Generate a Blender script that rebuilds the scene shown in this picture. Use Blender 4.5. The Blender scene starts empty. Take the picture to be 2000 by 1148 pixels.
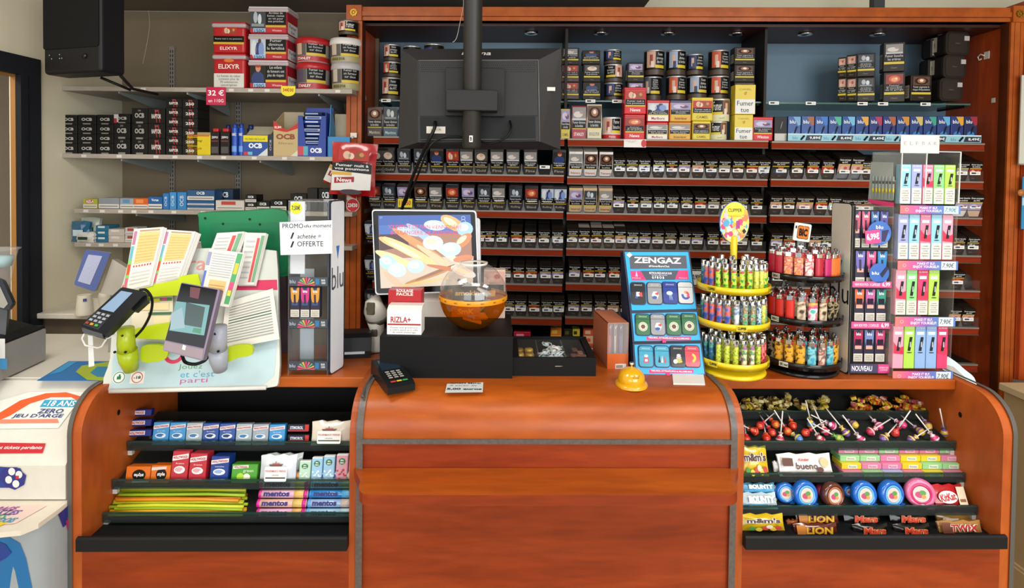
import bpy, bmesh, math, random
from math import sin, cos, pi, radians as rad
from mathutils import Matrix, Vector
SC = bpy.context.scene
COL = SC.collection
random.seed(7)

# ---------------------------------------------------------------- camera
FPX, CY, PITCH, YAW, ROLL = 1100.0, 359.0, rad(1.3), rad(-1.3), rad(.72)   # focal length and axis height in photo pixels
EYE = Vector((0, 0, 1.65))
_fh = Vector((-sin(YAW), cos(YAW), 0)); _r0 = Vector((cos(YAW), sin(YAW), 0))
FW = _fh*cos(PITCH) + Vector((0, 0, -sin(PITCH))); _u0 = _r0.cross(FW)
RT = _r0*cos(ROLL) + _u0*sin(ROLL); UP = _u0*cos(ROLL) - _r0*sin(ROLL)
cd = bpy.data.cameras.new('camera'); cam = bpy.data.objects.new('camera', cd); COL.objects.link(cam)
cd.sensor_fit = 'HORIZONTAL'; cd.sensor_width = 36; cd.lens = FPX/2000*36; cd.shift_y = (CY-574)/2000; cd.clip_start = .05
cam.matrix_world = Matrix(((RT.x, UP.x, -FW.x, EYE.x), (RT.y, UP.y, -FW.y, EYE.y), (RT.z, UP.z, -FW.z, EYE.z), (0, 0, 0, 1)))
SC.camera = cam

# ---------------------------------------------------------------- light and exposure
w = bpy.data.worlds.new('daylight'); SC.world = w; w.use_nodes = True
w.node_tree.nodes['Background'].inputs[0].default_value = (.80, .90, 1.0, 1)
w.node_tree.nodes['Background'].inputs[1].default_value = .5
SC.view_settings.view_transform = 'Standard'; SC.view_settings.look = 'None'
SC.view_settings.gamma = 1; SC.view_settings.use_curve_mapping = False
SC.view_settings.exposure = 0.0; SC.cycles.transparent_max_bounces = 32
def area(name, loc, rot, sx, sy, power, col=(1, 1, 1)):
    d = bpy.data.lights.new(name, 'AREA'); d.shape = 'RECTANGLE'; d.size = sx; d.size_y = sy; d.energy = power; d.color = col
    o = bpy.data.objects.new(name, d); COL.objects.link(o); o.location = loc; o.rotation_euler = rot; o['kind'] = 'helper'
    return o
# shop window behind the customer, and the ceiling panels over the customer area
area('window_light', (1.9, -2.2, 1.75), (rad(86), 0, rad(24)), 3.0, 1.8, 120, (.95, .98, 1))
area('window_light', (-1.3, -2.4, 1.75), (rad(86), 0, rad(-14)), 2.0, 1.8, 44, (.95, .98, 1))
for lx, ly, p in ((-1.05, .95, 20), (0.25, .35, 11), (1.6, .45, 30)):
    area('ceiling_panel_light', (lx, ly, 2.66), (0, 0, 0), .9, .5, p, (1, .96, .90))
area('corridor_fill', (-2.6, 1.6, 2.5), (0, 0, 0), .5, .9, 16, (1, .95, .88))  # added unseen fill that brightens the corridor beyond the door

# ---------------------------------------------------------------- frames: the counter, the tobacco cabinet and the side shelves stand at slightly different angles
ANG = {'C': 0.0, 'K': rad(-3.5), 'S': rad(-1.8)}
def turn(a, p): return Vector((cos(a)*p[0] - sin(a)*p[1], sin(a)*p[0] + cos(a)*p[1], p[2]))
def sight(fr, px, py): return turn(-ANG[fr], FW + RT*((px-1000)/FPX) + UP*((CY-py)/FPX))
def hy(fr, px, py, y):
    d = sight(fr, px, py); t = y/d[1]; return d[0]*t, EYE.z + d[2]*t
def hz(fr, px, py, z):
    d = sight(fr, px, py); t = (z-EYE.z)/d[2]; return d[0]*t, d[1]*t
def hx(fr, px, py, x):
    d = sight(fr, px, py); t = x/d[0]; return d[1]*t, EYE.z + d[2]*t
def rect(fr, y, x0, x1, y0, y1):
    """width, height and base centre of what the photo shows between x0..x1, y0..y1 at depth y"""
    a = hy(fr, (x0+x1)/2, y1, y); b = hy(fr, (x0+x1)/2, y0, y); l = hy(fr, x0, y1, y); r = hy(fr, x1, y1, y)
    return a[0], a[1], abs(r[0]-l[0]), b[1]-a[1]

# ---------------------------------------------------------------- materials
_M = {}
def lin(h):
    h = h.lstrip('#'); c = [int(h[i:i+2], 16)/255 for i in (0, 2, 4)]
    return tuple((x/12.92 if x <= .04045 else ((x+.055)/1.055)**2.4) for x in c) + (1,)
def _new(name):
    m = bpy.data.materials.new(name); m.use_nodes = True; return m, m.node_tree.nodes, m.node_tree.links, m.node_tree.nodes['Principled BSDF']
def _objnoise(N, L, sc, scale=5., detail=4., kind='Object'):
    tc = N.new('ShaderNodeTexCoord'); mp = N.new('ShaderNodeMapping'); mp.inputs['Scale'].default_value = sc
    L.new(tc.outputs[kind], mp.inputs[0]); nz = N.new('ShaderNodeTexNoise'); nz.inputs['Scale'].default_value = scale; nz.inputs['Detail'].default_value = detail
    L.new(mp.outputs[0], nz.inputs['Vector']); return nz, mp
def _ramp(N, L, src, stops):
    r = N.new('ShaderNodeValToRGB'); e = r.color_ramp.elements
    while len(e) < len(stops): e.new(.5)
    for k, (p, c) in enumerate(stops): e[k].position = p; e[k].color = lin(c)
    L.new(src, r.inputs[0]); return r
def wood(name, sc, dark, mid, light, rough=.4, coat=.08):
    m, N, L, b = _new(name)
    n1, mp = _objnoise(N, L, sc, 1.6, 6); n1.inputs['Roughness'].default_value = .62; n1.inputs['Distortion'].default_value = .6
    r1 = _ramp(N, L, n1.outputs[0], [(.28, dark), (.5, mid), (.72, light)])
    n2 = N.new('ShaderNodeTexNoise'); n2.inputs['Scale'].default_value = 9; n2.inputs['Detail'].default_value = 3; L.new(mp.outputs[0], n2.inputs['Vector'])
    r2 = _ramp(N, L, n2.outputs[0], [(.3, '#e2e2e2'), (.7, '#ffffff')])
    mx = N.new('ShaderNodeMix'); mx.data_type = 'RGBA'; mx.blend_type = 'MULTIPLY'; mx.inputs[0].default_value = 1
    L.new(r1.outputs[0], mx.inputs[6]); L.new(r2.outputs[0], mx.inputs[7])
    # small dark knots
    v = N.new('ShaderNodeTexVoronoi'); v.inputs['Scale'].default_value = 1.1; L.new(mp.outputs[0], v.inputs['Vector'])
    r3 = _ramp(N, L, v.outputs['Distance'], [(.02, '#5a4038'), (.07, '#ffffff')])
    m2 = N.new('ShaderNodeMix'); m2.data_type = 'RGBA'; m2.blend_type = 'MULTIPLY'; m2.inputs[0].default_value = .8
    L.new(mx.outputs[2], m2.inputs[6]); L.new(r3.outputs[0], m2.inputs[7]); L.new(m2.outputs[2], b.inputs['Base Color'])
    b.inputs['Roughness'].default_value = rough; b.inputs['Coat Weight'].default_value = coat; b.inputs['Coat Roughness'].default_value = .3; b.inputs['Specular IOR Level'].default_value = .12 if coat == 0 else .3
    return m
def clear(name, tint, veil=.04, rough=.05, ior=1.45, dcol='#ffffff'):
    m, N, L, b = _new(name); N.remove(b); out = N['Material Output']
    t = N.new('ShaderNodeBsdfTransparent'); t.inputs[0].default_value = lin(tint)
    g = N.new('ShaderNodeBsdfGlossy'); g.inputs['Roughness'].default_value = rough
    fr = N.new('ShaderNodeFresnel'); fr.inputs[0].default_value = ior
    ge = N.new('ShaderNodeNewGeometry'); ft = N.new('ShaderNodeMath'); ft.operation = 'MULTIPLY_ADD'; ft.inputs[1].default_value = -1; ft.inputs[2].default_value = 1
    L.new(ge.outputs['Backfacing'], ft.inputs[0]); fm = N.new('ShaderNodeMath'); fm.operation = 'MULTIPLY'; L.new(fr.outputs[0], fm.inputs[0]); L.new(ft.outputs[0], fm.inputs[1])
    mx = N.new('ShaderNodeMixShader'); L.new(fm.outputs[0], mx.inputs[0]); L.new(t.outputs[0], mx.inputs[1]); L.new(g.outputs[0], mx.inputs[2])
    d = N.new('ShaderNodeBsdfDiffuse'); d.inputs[0].default_value = lin(dcol)
    m2 = N.new('ShaderNodeMixShader'); m2.inputs[0].default_value = veil; L.new(mx.outputs[0], m2.inputs[1]); L.new(d.outputs[0], m2.inputs[2])  # even diffuse colour mixed in, brightens clear plastic and its edges
    L.new(m2.outputs[0], out.inputs[0]); return m
def mottled(name, sc, scale, stops, rough=.6, detail=4, kind='Object'):
    m, N, L, b = _new(name); n1, _ = _objnoise(N, L, sc, scale, detail, kind)
    r = _ramp(N, L, n1.outputs[0], stops); L.new(r.outputs[0], b.inputs['Base Color']); b.inputs['Roughness'].default_value = rough
    if max(lin(stops[-1][1])[:3]) < .035: b.inputs['Specular IOR Level'].default_value = .15
    return m
def gradient(name, axis, lo, hi, stops, rough=.4, emit=0):
    """printed colour run along one axis of the thing itself"""
    m, N, L, b = _new(name); tc = N.new('ShaderNodeTexCoord'); sx = N.new('ShaderNodeSeparateXYZ'); L.new(tc.outputs['Object'], sx.inputs[0])
    mr = N.new('ShaderNodeMapRange'); mr.inputs[1].default_value = lo; mr.inputs[2].default_value = hi; L.new(sx.outputs['XYZ'.index(axis)], mr.inputs[0])
    r = _ramp(N, L, mr.outputs[0], stops); L.new(r.outputs[0], b.inputs['Base Color']); b.inputs['Roughness'].default_value = rough
    if emit: L.new(r.outputs[0], b.inputs['Emission Color']); b.inputs['Emission Strength'].default_value = emit
    return m
def tiles(name):
    m, N, L, b = _new(name); tc = N.new('ShaderNodeTexCoord'); br = N.new('ShaderNodeTexBrick'); L.new(tc.outputs['Object'], br.inputs[0])
    br.offset = 0; br.inputs['Scale'].default_value = 1; br.inputs['Brick Width'].default_value = .42; br.inputs['Row Height'].default_value = .42
    br.inputs['Mortar Size'].default_value = .006; br.inputs['Color1'].default_value = lin('#b39a72'); br.inputs['Color2'].default_value = lin('#a88f68'); br.inputs['Mortar'].default_value = lin('#5d4c38')
    L.new(br.outputs[0], b.inputs['Base Color']); b.inputs['Roughness'].default_value = .45; return m
NAMED = {
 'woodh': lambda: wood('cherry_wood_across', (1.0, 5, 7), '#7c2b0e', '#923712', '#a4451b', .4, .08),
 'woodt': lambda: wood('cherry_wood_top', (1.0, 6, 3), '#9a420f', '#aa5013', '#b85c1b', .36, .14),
 'woodv': lambda: wood('cherry_wood_upright', (7, 5, 1.0), '#96401a', '#ad5222', '#bf632c'),
 'woody': lambda: wood('cherry_wood_side', (5, 2.5, 1.2), '#a0481a', '#b85822', '#c8682a'),
 'woodp': lambda: wood('cherry_wood_moulding', (2, 2, 2), '#a04a1e', '#b35822', '#c2682c', .3),
 'woodk': lambda: wood('cherry_wood_cabinet', (6, 6, .8), '#a8401c', '#bc4f22', '#cc5e2e', .35),
 'fascia': lambda: wood('shelf_fascia', (1, 5, 9), '#7c240e', '#8c2d10', '#983515', .7, 0),
 'wallp': lambda: mottled('painted_wall', (1, 1, 1), 1.2, [(.3, '#e0d8bc'), (.7, '#e8e0c6')], .75),
 'wallt': lambda: mottled('taupe_wall', (1, 1, 1), 3, [(.3, '#776a55'), (.7, '#7e715c')], .8),
 'teal': lambda: mottled('teal_back_board', (1, 1, 1), 2, [(.3, '#5a7486'), (.7, '#688294')], .6),
 'shelfgrey': lambda: mottled('grey_shelf_board', (8, 60, 60), 3, [(.3, '#a0968b'), (.7, '#b0a69b')], .5),
 'melamine': lambda: mottled('white_worktop', (1, 1, 1), 60, [(.4, '#d9d2c3'), (.6, '#e0d9cb')], .35),
 'matblack': lambda: mottled('black_card', (1, 1, 1), 220, [(.3, '#0e0e0f'), (.7, '#141416')], .55),
 'glass': lambda: clear('clear_acrylic', '#fafcfb', .05),
 'sglass': lambda: clear('shelf_glass', '#c6dad2', .02, .03, 1.5),
 'tglass': lambda: clear('smoked_glass', '#b4c8c4', .02, .03, 1.5),
 'amber': lambda: clear('amber_plastic', '#dca028', .10, .05, 1.6, '#b8780c'),
 'guard': lambda: clear('clear_guard_strip', '#ffffff', .01, .35, 1.06),
 'globe': lambda: clear('globe_plastic', '#f0eeee', .06, .06, 1.9),
 'film': lambda: clear('clear_film', '#ffffff', .10, .12, 1.4),
 'tile': lambda: tiles('floor_tiles'),
 'alu': lambda: mottled('brushed_aluminium', (2, 2, 2), 60, [(.3, '#524a46'), (.7, '#625a55')], .4),
 'gold': lambda: P('#c9a040', .35, 1), 'chrome': lambda: P('#e8e8e8', .12, 1), 'steel': lambda: P('#8d9090', .35, .8),
}
def P(h, rough=.5, metal=0, emit=0, coat=0):
    k = (h, rough, metal, emit, coat)
    if k in _M: return _M[k]
    m, N, L, b = _new('paint_' + h.lstrip('#')); c = lin(h)
    b.inputs['Base Color'].default_value = c; b.inputs['Roughness'].default_value = rough; b.inputs['Metallic'].default_value = metal
    b.inputs['Coat Weight'].default_value = coat
    if max(c[:3]) < .035 and not metal: b.inputs['Specular IOR Level'].default_value = .22
    if not emit and not metal:   # faint unevenness of print and plastic
        n1, _ = _objnoise(N, L, (1, 1, 1), 35, 2); r = N.new('ShaderNodeMapRange'); r.inputs[3].default_value = .94; r.inputs[4].default_value = 1.05
        L.new(n1.outputs[0], r.inputs[0]); mx = N.new('ShaderNodeMix'); mx.data_type = 'RGBA'; mx.blend_type = 'MULTIPLY'; mx.inputs[0].default_value = 1
        mx.inputs[6].default_value = c; L.new(r.outputs[0], mx.inputs[7]); L.new(mx.outputs[2], b.inputs['Base Color'])
    if emit: b.inputs['Emission Color'].default_value = c; b.inputs['Emission Strength'].default_value = emit; b.inputs['Base Color'].default_value = (.01, .01, .01, 1)
    _M[k] = m; return m
def mat(k):
    if not isinstance(k, str): return k
    if k in _M: return _M[k]
    if k in NAMED: m = NAMED[k]()
    else:
        q = k.split(','); m = P(q[0] if q[0][0] == '#' else '#' + q[0], *[float(x) for x in q[1:]])
    _M[k] = m; return m

# ---------------------------------------------------------------- mesh building
_TX = {}
def glyphs(s, shear=0, bold=0):
    k = (s, shear, bold)
    if k not in _TX:
        c = bpy.data.curves.new('t', 'FONT'); c.body = s; c.shear = shear; c.offset = bold; c.resolution_u = 2; c.space_line = .95
        c.align_x = 'CENTER' if '\n' in s else 'LEFT'
        o = bpy.data.objects.new('t', c); me = o.to_mesh()
        vs = [(v.co.x, v.co.y) for v in me.vertices]; fs = [tuple(p.vertices) for p in me.polygons]
        o.to_mesh_clear(); bpy.data.objects.remove(o); bpy.data.curves.remove(c)
        if vs:
            x0 = min(v[0] for v in vs); x1 = max(v[0] for v in vs); z0 = min(v[1] for v in vs); z1 = max(v[1] for v in vs)
            vs = [((v[0]-x0)/(x1-x0) - .5, (v[1]-z0)/(z1-z0) - .5) for v in vs]
            _TX[k] = (vs, fs, (x1-x0)/(z1-z0))
        else: _TX[k] = ([], [], 1)
    return _TX[k]
_BX = {}
class MB:
    def __init__(s): s.v = []; s.f = []; s.m = []; s.sm = []; s.mats = []; s.T = None
    def add(s, vs, fs, m, smooth=False):
        m = mat(m)
        if m not in s.mats: s.mats.append(m)
        i = s.mats.index(m); n = len(s.v)
        s.v += [tuple(s.T @ Vector(v)) for v in vs] if s.T is not None else [tuple(v) for v in vs]
        s.f += [tuple(a+n for a in f) for f in fs]; s.m += [i]*len(fs); s.sm += [smooth]*len(fs); return s
    def box(s, x0, x1, y0, y1, z0, z1, m, b=0, seg=2):
        if b:
            k = (round(x1-x0, 5), round(y1-y0, 5), round(z1-z0, 5), b, seg)
            if k not in _BX:
                bm = bmesh.new(); bmesh.ops.create_cube(bm, size=1); bmesh.ops.scale(bm, vec=k[:3], verts=bm.verts)
                bmesh.ops.bevel(bm, geom=bm.edges[:] + bm.verts[:], offset=b, segments=seg, affect='EDGES', profile=.5)
                bm.verts.index_update(); _BX[k] = ([tuple(v.co) for v in bm.verts], [tuple(v.index for v in f.verts) for f in bm.faces]); bm.free()
            c = ((x0+x1)/2, (y0+y1)/2, (z0+z1)/2)
            return s.add([(v[0]+c[0], v[1]+c[1], v[2]+c[2]) for v in _BX[k][0]], _BX[k][1], m, False)
        return s.add([(x0, y0, z0), (x1, y0, z0), (x1, y1, z0), (x0, y1, z0), (x0, y0, z1), (x1, y0, z1), (x1, y1, z1), (x0, y1, z1)],
                     [(0, 3, 2, 1), (4, 5, 6, 7), (0, 1, 5, 4), (1, 2, 6, 5), (2, 3, 7, 6), (3, 0, 4, 7)], m)
    def quad(s, x0, z0, x1, z1, y, m): return s.add([(x0, y, z0), (x1, y, z0), (x1, y, z1), (x0, y, z1)], [(0, 1, 2, 3)], m)
    def poly(s, pts, y, m): return s.add([(p[0], y, p[1]) for p in pts], [tuple(range(len(pts)))], m)
    def prism(s, pts, y0, y1, m, side=None, smooth=False):
        n = len(pts); vs = [(p[0], y0, p[1]) for p in pts] + [(p[0], y1, p[1]) for p in pts]
        s.add(vs, [tuple(range(n)), tuple(range(2*n-1, n-1, -1))], m)
        return s.add(vs, [(i, i+n, (i+1) % n + n, (i+1) % n) for i in range(n)], side or m, smooth)
    def prismx(s, pts, x0, x1, m, side=None, smooth=False):
        n = len(pts); vs = [(x0, p[0], p[1]) for p in pts] + [(x1, p[0], p[1]) for p in pts]
        s.add(vs, [tuple(range(n)), tuple(range(2*n-1, n-1, -1))], m)
        return s.add(vs, [(i, (i+1) % n, (i+1) % n + n, i+n) for i in range(n)], side or m, smooth)
    def disc(s, cx, cz, rx, rz, y, m, n=20, a0=0): return s.poly([(cx+rx*cos(a0+2*pi*i/n), cz+rz*sin(a0+2*pi*i/n)) for i in range(n)], y, m)
    def ring(s, cx, cz, r0, r1, y, m, n=24, a0=0, a1=2*pi, ez=1.):
        vs = []
        for i in range(n+1):
            a = a0+(a1-a0)*i/n; vs += [(cx+r0*cos(a), y, cz+r0*ez*sin(a)), (cx+r1*cos(a), y, cz+r1*ez*sin(a))]
        return s.add(vs, [(2*i, 2*i+1, 2*i+3, 2*i+2) for i in range(n)], m)
    def lathe(s, prof, m, cx=0, cy=0, n=20, smooth=True, a0=0, a1=2*pi):
        full = abs(a1-a0-2*pi) < 1e-6; k = n if full else n+1; vs = []; fs = []
        for r, z in prof:
            for i in range(k):
                a = a0+(a1-a0)*i/n; vs.append((cx+r*sin(a), cy-r*cos(a), z))
        for j in range(len(prof)-1):
            for i in range(n):
                i2 = (i+1) % k; fs.append((j*k+i, j*k+i2, (j+1)*k+i2, (j+1)*k+i))
        return s.add(vs, fs, m, smooth)
    def cap(s, r, z, m, cx=0, cy=0, n=20): return s.add([(cx+r*cos(2*pi*i/n), cy+r*sin(2*pi*i/n), z) for i in range(n)], [tuple(range(n))], m)
    def cyl(s, r, z0, z1, m, cx=0, cy=0, n=20, top=None): s.lathe([(r, z0), (r, z1)], m, cx, cy, n); s.cap(r, z1, top or m, cx, cy, n); return s.cap(r, z0, m, cx, cy, n)
    def tube(s, pts, r, m, n=8, caps=True):
        pts = [Vector(p) for p in pts]; rr = r if isinstance(r, (list, tuple)) else [r]*len(pts); vs = []; fs = []; ref = None
        for i, p in enumerate(pts):
            t = (pts[min(i+1, len(pts)-1)] - pts[max(i-1, 0)]).normalized()
            if ref is None: ref = t.orthogonal().normalized()
            ref = (ref - t*ref.dot(t)).normalized(); b = t.cross(ref)
            for j in range(n): a = 2*pi*j/n; vs.append(p + (ref*cos(a) + b*sin(a))*rr[i])
        for i in range(len(pts)-1):
            for j in range(n): fs.append((i*n+j, i*n+(j+1) % n, (i+1)*n+(j+1) % n, (i+1)*n+j))
        if caps: fs += [tuple(range(n-1, -1, -1)), tuple(range((len(pts)-1)*n, len(pts)*n))]
        return s.add(vs, fs, m, True)
    def text(s, t, cx, cz, w, h, y, m, shear=0, bold=0, bend=0, rot=0, fit=True):
        vs, fs, asp = glyphs(t, shear, bold)
        if not fit: w = min(w, h*asp)
        out = []
        for a, b in vs:
            a *= w; b *= h
            if rot: a, b = a*cos(rot)-b*sin(rot), a*sin(rot)+b*cos(rot)
            x = cx+a; z = cz+b
            out.append((x, y, z) if not bend else (bend*sin(x/bend), y-bend*cos(x/bend), z))
        return s.add(out, fs, m)
    def build(s, name, parent=None, label=None, cat=None, group=None, kind=None):
        me = bpy.data.meshes.new(name); me.from_pydata(s.v, [], s.f)
        for m in s.mats: me.materials.append(m)
        me.polygons.foreach_set('material_index', s.m); me.polygons.foreach_set('use_smooth', s.sm); me.update()
        o = bpy.data.objects.new(name, me); COL.objects.link(o)
        if parent is not None: o.parent = parent
        return tag(o, label, cat, group, kind)
def tag(o, label=None, cat=None, group=None, kind=None):
    if label: o['label'] = label
    if cat: o['category'] = cat
    if group: o['group'] = group
    if kind: o['kind'] = kind
    return o
def thing(name, label, cat, group=None):
    o = bpy.data.objects.new(name, None); o.empty_display_size = .05; COL.objects.link(o); return tag(o, label, cat, group)
def put(o, fr, x, y, z, rz=0, rx=0, ry=0):
    o.location = turn(ANG[fr], (x, y, z)); o.rotation_euler = (rx, ry, ANG[fr]+rz); return o
def dup(o, label=None, group=None):
    r = o.copy(); COL.objects.link(r)
    if label: r['label'] = label
    if group: r['group'] = group
    for ch in o.children:
        c = ch.copy(); COL.objects.link(c); c.parent = r
        for g in ch.children: d = g.copy(); COL.objects.link(d); d.parent = c
    return r
def struct(mb, name, fr='C'): return put(mb.build(name, kind='structure'), fr, 0, 0, 0)
ORD = 'first second third fourth fifth sixth seventh eighth ninth tenth eleventh twelfth thirteenth fourteenth fifteenth sixteenth seventeenth eighteenth nineteenth twentieth'.split()
def rrect(x0, z0, x1, z1, r, n=5):
    out = []
    for cx, cz, a in ((x1-r, z0+r, -pi/2), (x1-r, z1-r, 0), (x0+r, z1-r, pi/2), (x0+r, z0+r, pi)):
        out += [(cx+r*cos(a+pi/2*i/n), cz+r*sin(a+pi/2*i/n)) for i in range(n+1)]
    return out
# ================================================================ the room
YB = 2.92      # back wall behind the side shelves (frame S)
XL = hy('S', 243, 615, YB)[0]                 # left wall plane
m = MB(); m.box(XL-.1, -.84, YB, YB+.08, 0, 2.8, 'wallp'); struct(m, 'wall_side', 'S')
m = MB(); m.box(-.95, 4.4, 3.02, 3.1, 0, 2.8, 'wallp'); struct(m, 'wall_back', 'K')
m = MB(); m.box(XL, -.72, YB-.012, YB, 0, 2.45, 'wallt'); struct(m, 'trim_1', 'S')     # taupe panel behind the side shelves
dy0 = hx('S', 2, 111, XL)[0]; dy1, dz1 = hx('S', 71, 117, XL); dyi, dzi = hx('S', 31, 145, XL)
m = MB()
m.box(XL-.1, XL, dy1, YB, 0, 2.8, 'wallp'); m.box(XL-.03, XL-.002, dyi+.002, dy1, 0, dz1, 'wallp'); m.box(XL-.1, XL, -2.9, 1.9, 0, 2.8, 'wallp'); m.box(XL-.1, XL, 1.9, dy1, dz1, 2.8, 'wallp'); struct(m, 'wall_left', 'S')
m = MB()
m.box(XL-.002, XL+.02, dyi, dy1, 0, dz1, '1d2026,.6'); m.box(XL-.002, XL+.02, 1.9, dyi, dzi, dz1, '1d2026,.6'); m.box(XL-.03, XL+.024, dyi+.03, dyi+.034, 0, dzi, '101216,.6')
struct(m, 'door_1', 'S')
m = MB(); m.box(XL-.022, XL-.002, dyi-.002, dyi+.001, 0, dzi, 'a8763c,.5'); m.box(XL-.022, XL-.002, 1.9, dyi-.002, dzi-.01, dzi, 'a8763c,.5'); struct(m, 'trim_2', 'S')
m = MB(); m.box(XL-1.2, XL-1.1, -.5, 4.2, 0, 2.8, 'c9b8a4,.8'); m.box(XL-1.1, XL-.1, 4.1, 4.2, 0, 2.8, 'c9b8a4,.8'); struct(m, 'wall_corridor', 'S')
m = MB(); m.box(-4.5, 5, -2.9, 4.4, -.05, 0, 'tile'); struct(m, 'floor')
m = MB(); m.box(-4.5, 5, -2.9, 4.4, 2.75, 2.8, '9b9482,.8'); struct(m, 'ceiling')
sx0, sz0 = hy('S', 250, 21, YB); sx1 = hy('S', 1262, 14, YB-.2)[0]
m = MB(); m.prism([(XL, sz0), (sx1, sz0), (sx1-.2, 2.75), (XL, 2.75)], YB-.40, YB, '6f675a,.8'); struct(m, 'trim_3', 'S')   # boxed soffit over the shelves
m = MB(); m.box(2.9, 3.0, -2.9, 3.3, 0, 2.8, 'c4bba4,.8'); struct(m, 'wall_right')
m = MB(); m.box(-4.5, -2.2, -2.95, -2.85, 0, 2.8, 'c4bba4,.8'); m.box(3.0, 5, -2.95, -2.85, 0, 2.8, 'c4bba4,.8'); m.box(-2.2, 3.2, -2.95, -2.85, 2.75, 2.8, 'c4bba4,.8'); struct(m, 'wall_front')
# ceiling panels (the lamps' bodies)
for k, lx in enumerate((-1.05, .25, 1.6)):
    t = thing('ceiling_lamp', 'square white ceiling lamp panel over the customer area, ' + ('at the corridor side', 'in the middle', 'at the cabinet door side')[k], 'lamp', 'ceiling lamp panels'); put(t, 'C', lx, (.95, .35, .45)[k], 2.69)
    m = MB(); m.box(-.48, .48, -.28, .28, 0, .03, 'd8d8d4'); m.build('housing', t)

# ================================================================ the counter
TOP = 1.05; Y0 = 1.46; YE = 1.62; YR = 1.92
XA, XB, XC, XD = hy('C', 160, 1077, Y0)[0], hy('C', 706, 1000, Y0)[0], hy('C', 1426, 1000, Y0)[0], hy('C', 1953, 1073, Y0)[0]
def curve(y0, top, r=.10, n=12, rz=.10): return [(y0 + r - r*sin(a), top - rz + rz*cos(a)) for a in [pi/2*i/n for i in range(n+1)]]   # from flat top to upright front
def profile(y0, top, back, bottom=0.): return curve(y0, top) + [(y0, bottom), (back, bottom), (back, top)]
ct = thing('shop_counter', 'long cherry wood shop counter with curved front edge and sweet racks at both ends', 'counter')
put(ct, 'C', 0, 0, 0)
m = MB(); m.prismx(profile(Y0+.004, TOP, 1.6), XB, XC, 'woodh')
# separate skins so that the flat top and the curve carry the lengthwise grain
c = curve(Y0, TOP); pts = [(YR, TOP)] + c + [(Y0, c[-1][1]-.005)]
vs = []; fs = []
for x in (XB, XC): vs += [(x, p[0], p[1]+.003) for p in pts]
n = len(pts); fs = [(i, i+1, n+i+1, n+i) for i in range(n-1)]
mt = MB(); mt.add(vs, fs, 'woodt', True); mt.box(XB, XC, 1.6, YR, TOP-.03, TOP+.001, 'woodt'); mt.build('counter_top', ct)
m.build('front_panel', ct)
g = .014; zs = hy('C', 1000, 861, Y0)[1]
m = MB(); m.box(XB, XC, Y0-.006, Y0+.002, zs-.006, zs+.006, 'alu'); m.build('trim_strip', ct, label='horizontal aluminium strip')
def side_skin(x0, x1, y0, top, back, bottom, mm, lift=.0035):
    pts = [(p[0]-lift*.7, p[1]+lift) for p in [(back, top)] + curve(y0, top)] + [(y0-lift, bottom)]
    vs = [(x0, *p) for p in pts] + [(x1, *p) for p in pts]; k = len(pts)
    return MB().add(vs, [(i, i+1, k+i+1, k+i) for i in range(k-1)], mm, True)
for (a, b, q) in ((XB-.032, XB, 1), (XC, XC+.034, -1)):
    m = MB(); m.prismx(profile(Y0, TOP, 1.92), a, b, 'woody', 'woodv'); m.build('side_panel', ct)
    lo, hi = (b-.014, b+.003) if q == 1 else (a-.003, a+.014)
    side_skin(lo, hi, Y0, TOP, 1.92, 0, 'alu', .006).build('edge_strip', ct, label='curved aluminium edge strip')
# end panels of the racks
for (a, b, q) in ((XA-.028, XA, 1), (XD, XD+.03, -1)):
    m = MB(); m.prismx(profile(Y0, TOP, YR), a, b, 'woody', 'woody')
    for (yy, zz) in ((2.33, .985), (2.30, .87)): pass
    e = m.build('end_panel', ct)
    lo, hi = (a-.006, a+.006) if q == 1 else (b-.006, b+.006)
    side_skin(lo, hi, Y0, TOP, 1.92, 0, '55534f,.4', .005).build('edge_strip', e)
    m = MB(); m.T = Matrix.Translation((XA+.001 if q == 1 else XD-.001, 1.60, .955)) @ Matrix.Rotation(q*pi/2, 4, 'Z'); m.disc(0, 0, .006, .008, -.001, '170d08'); m.build('screw_hole', e)
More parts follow.
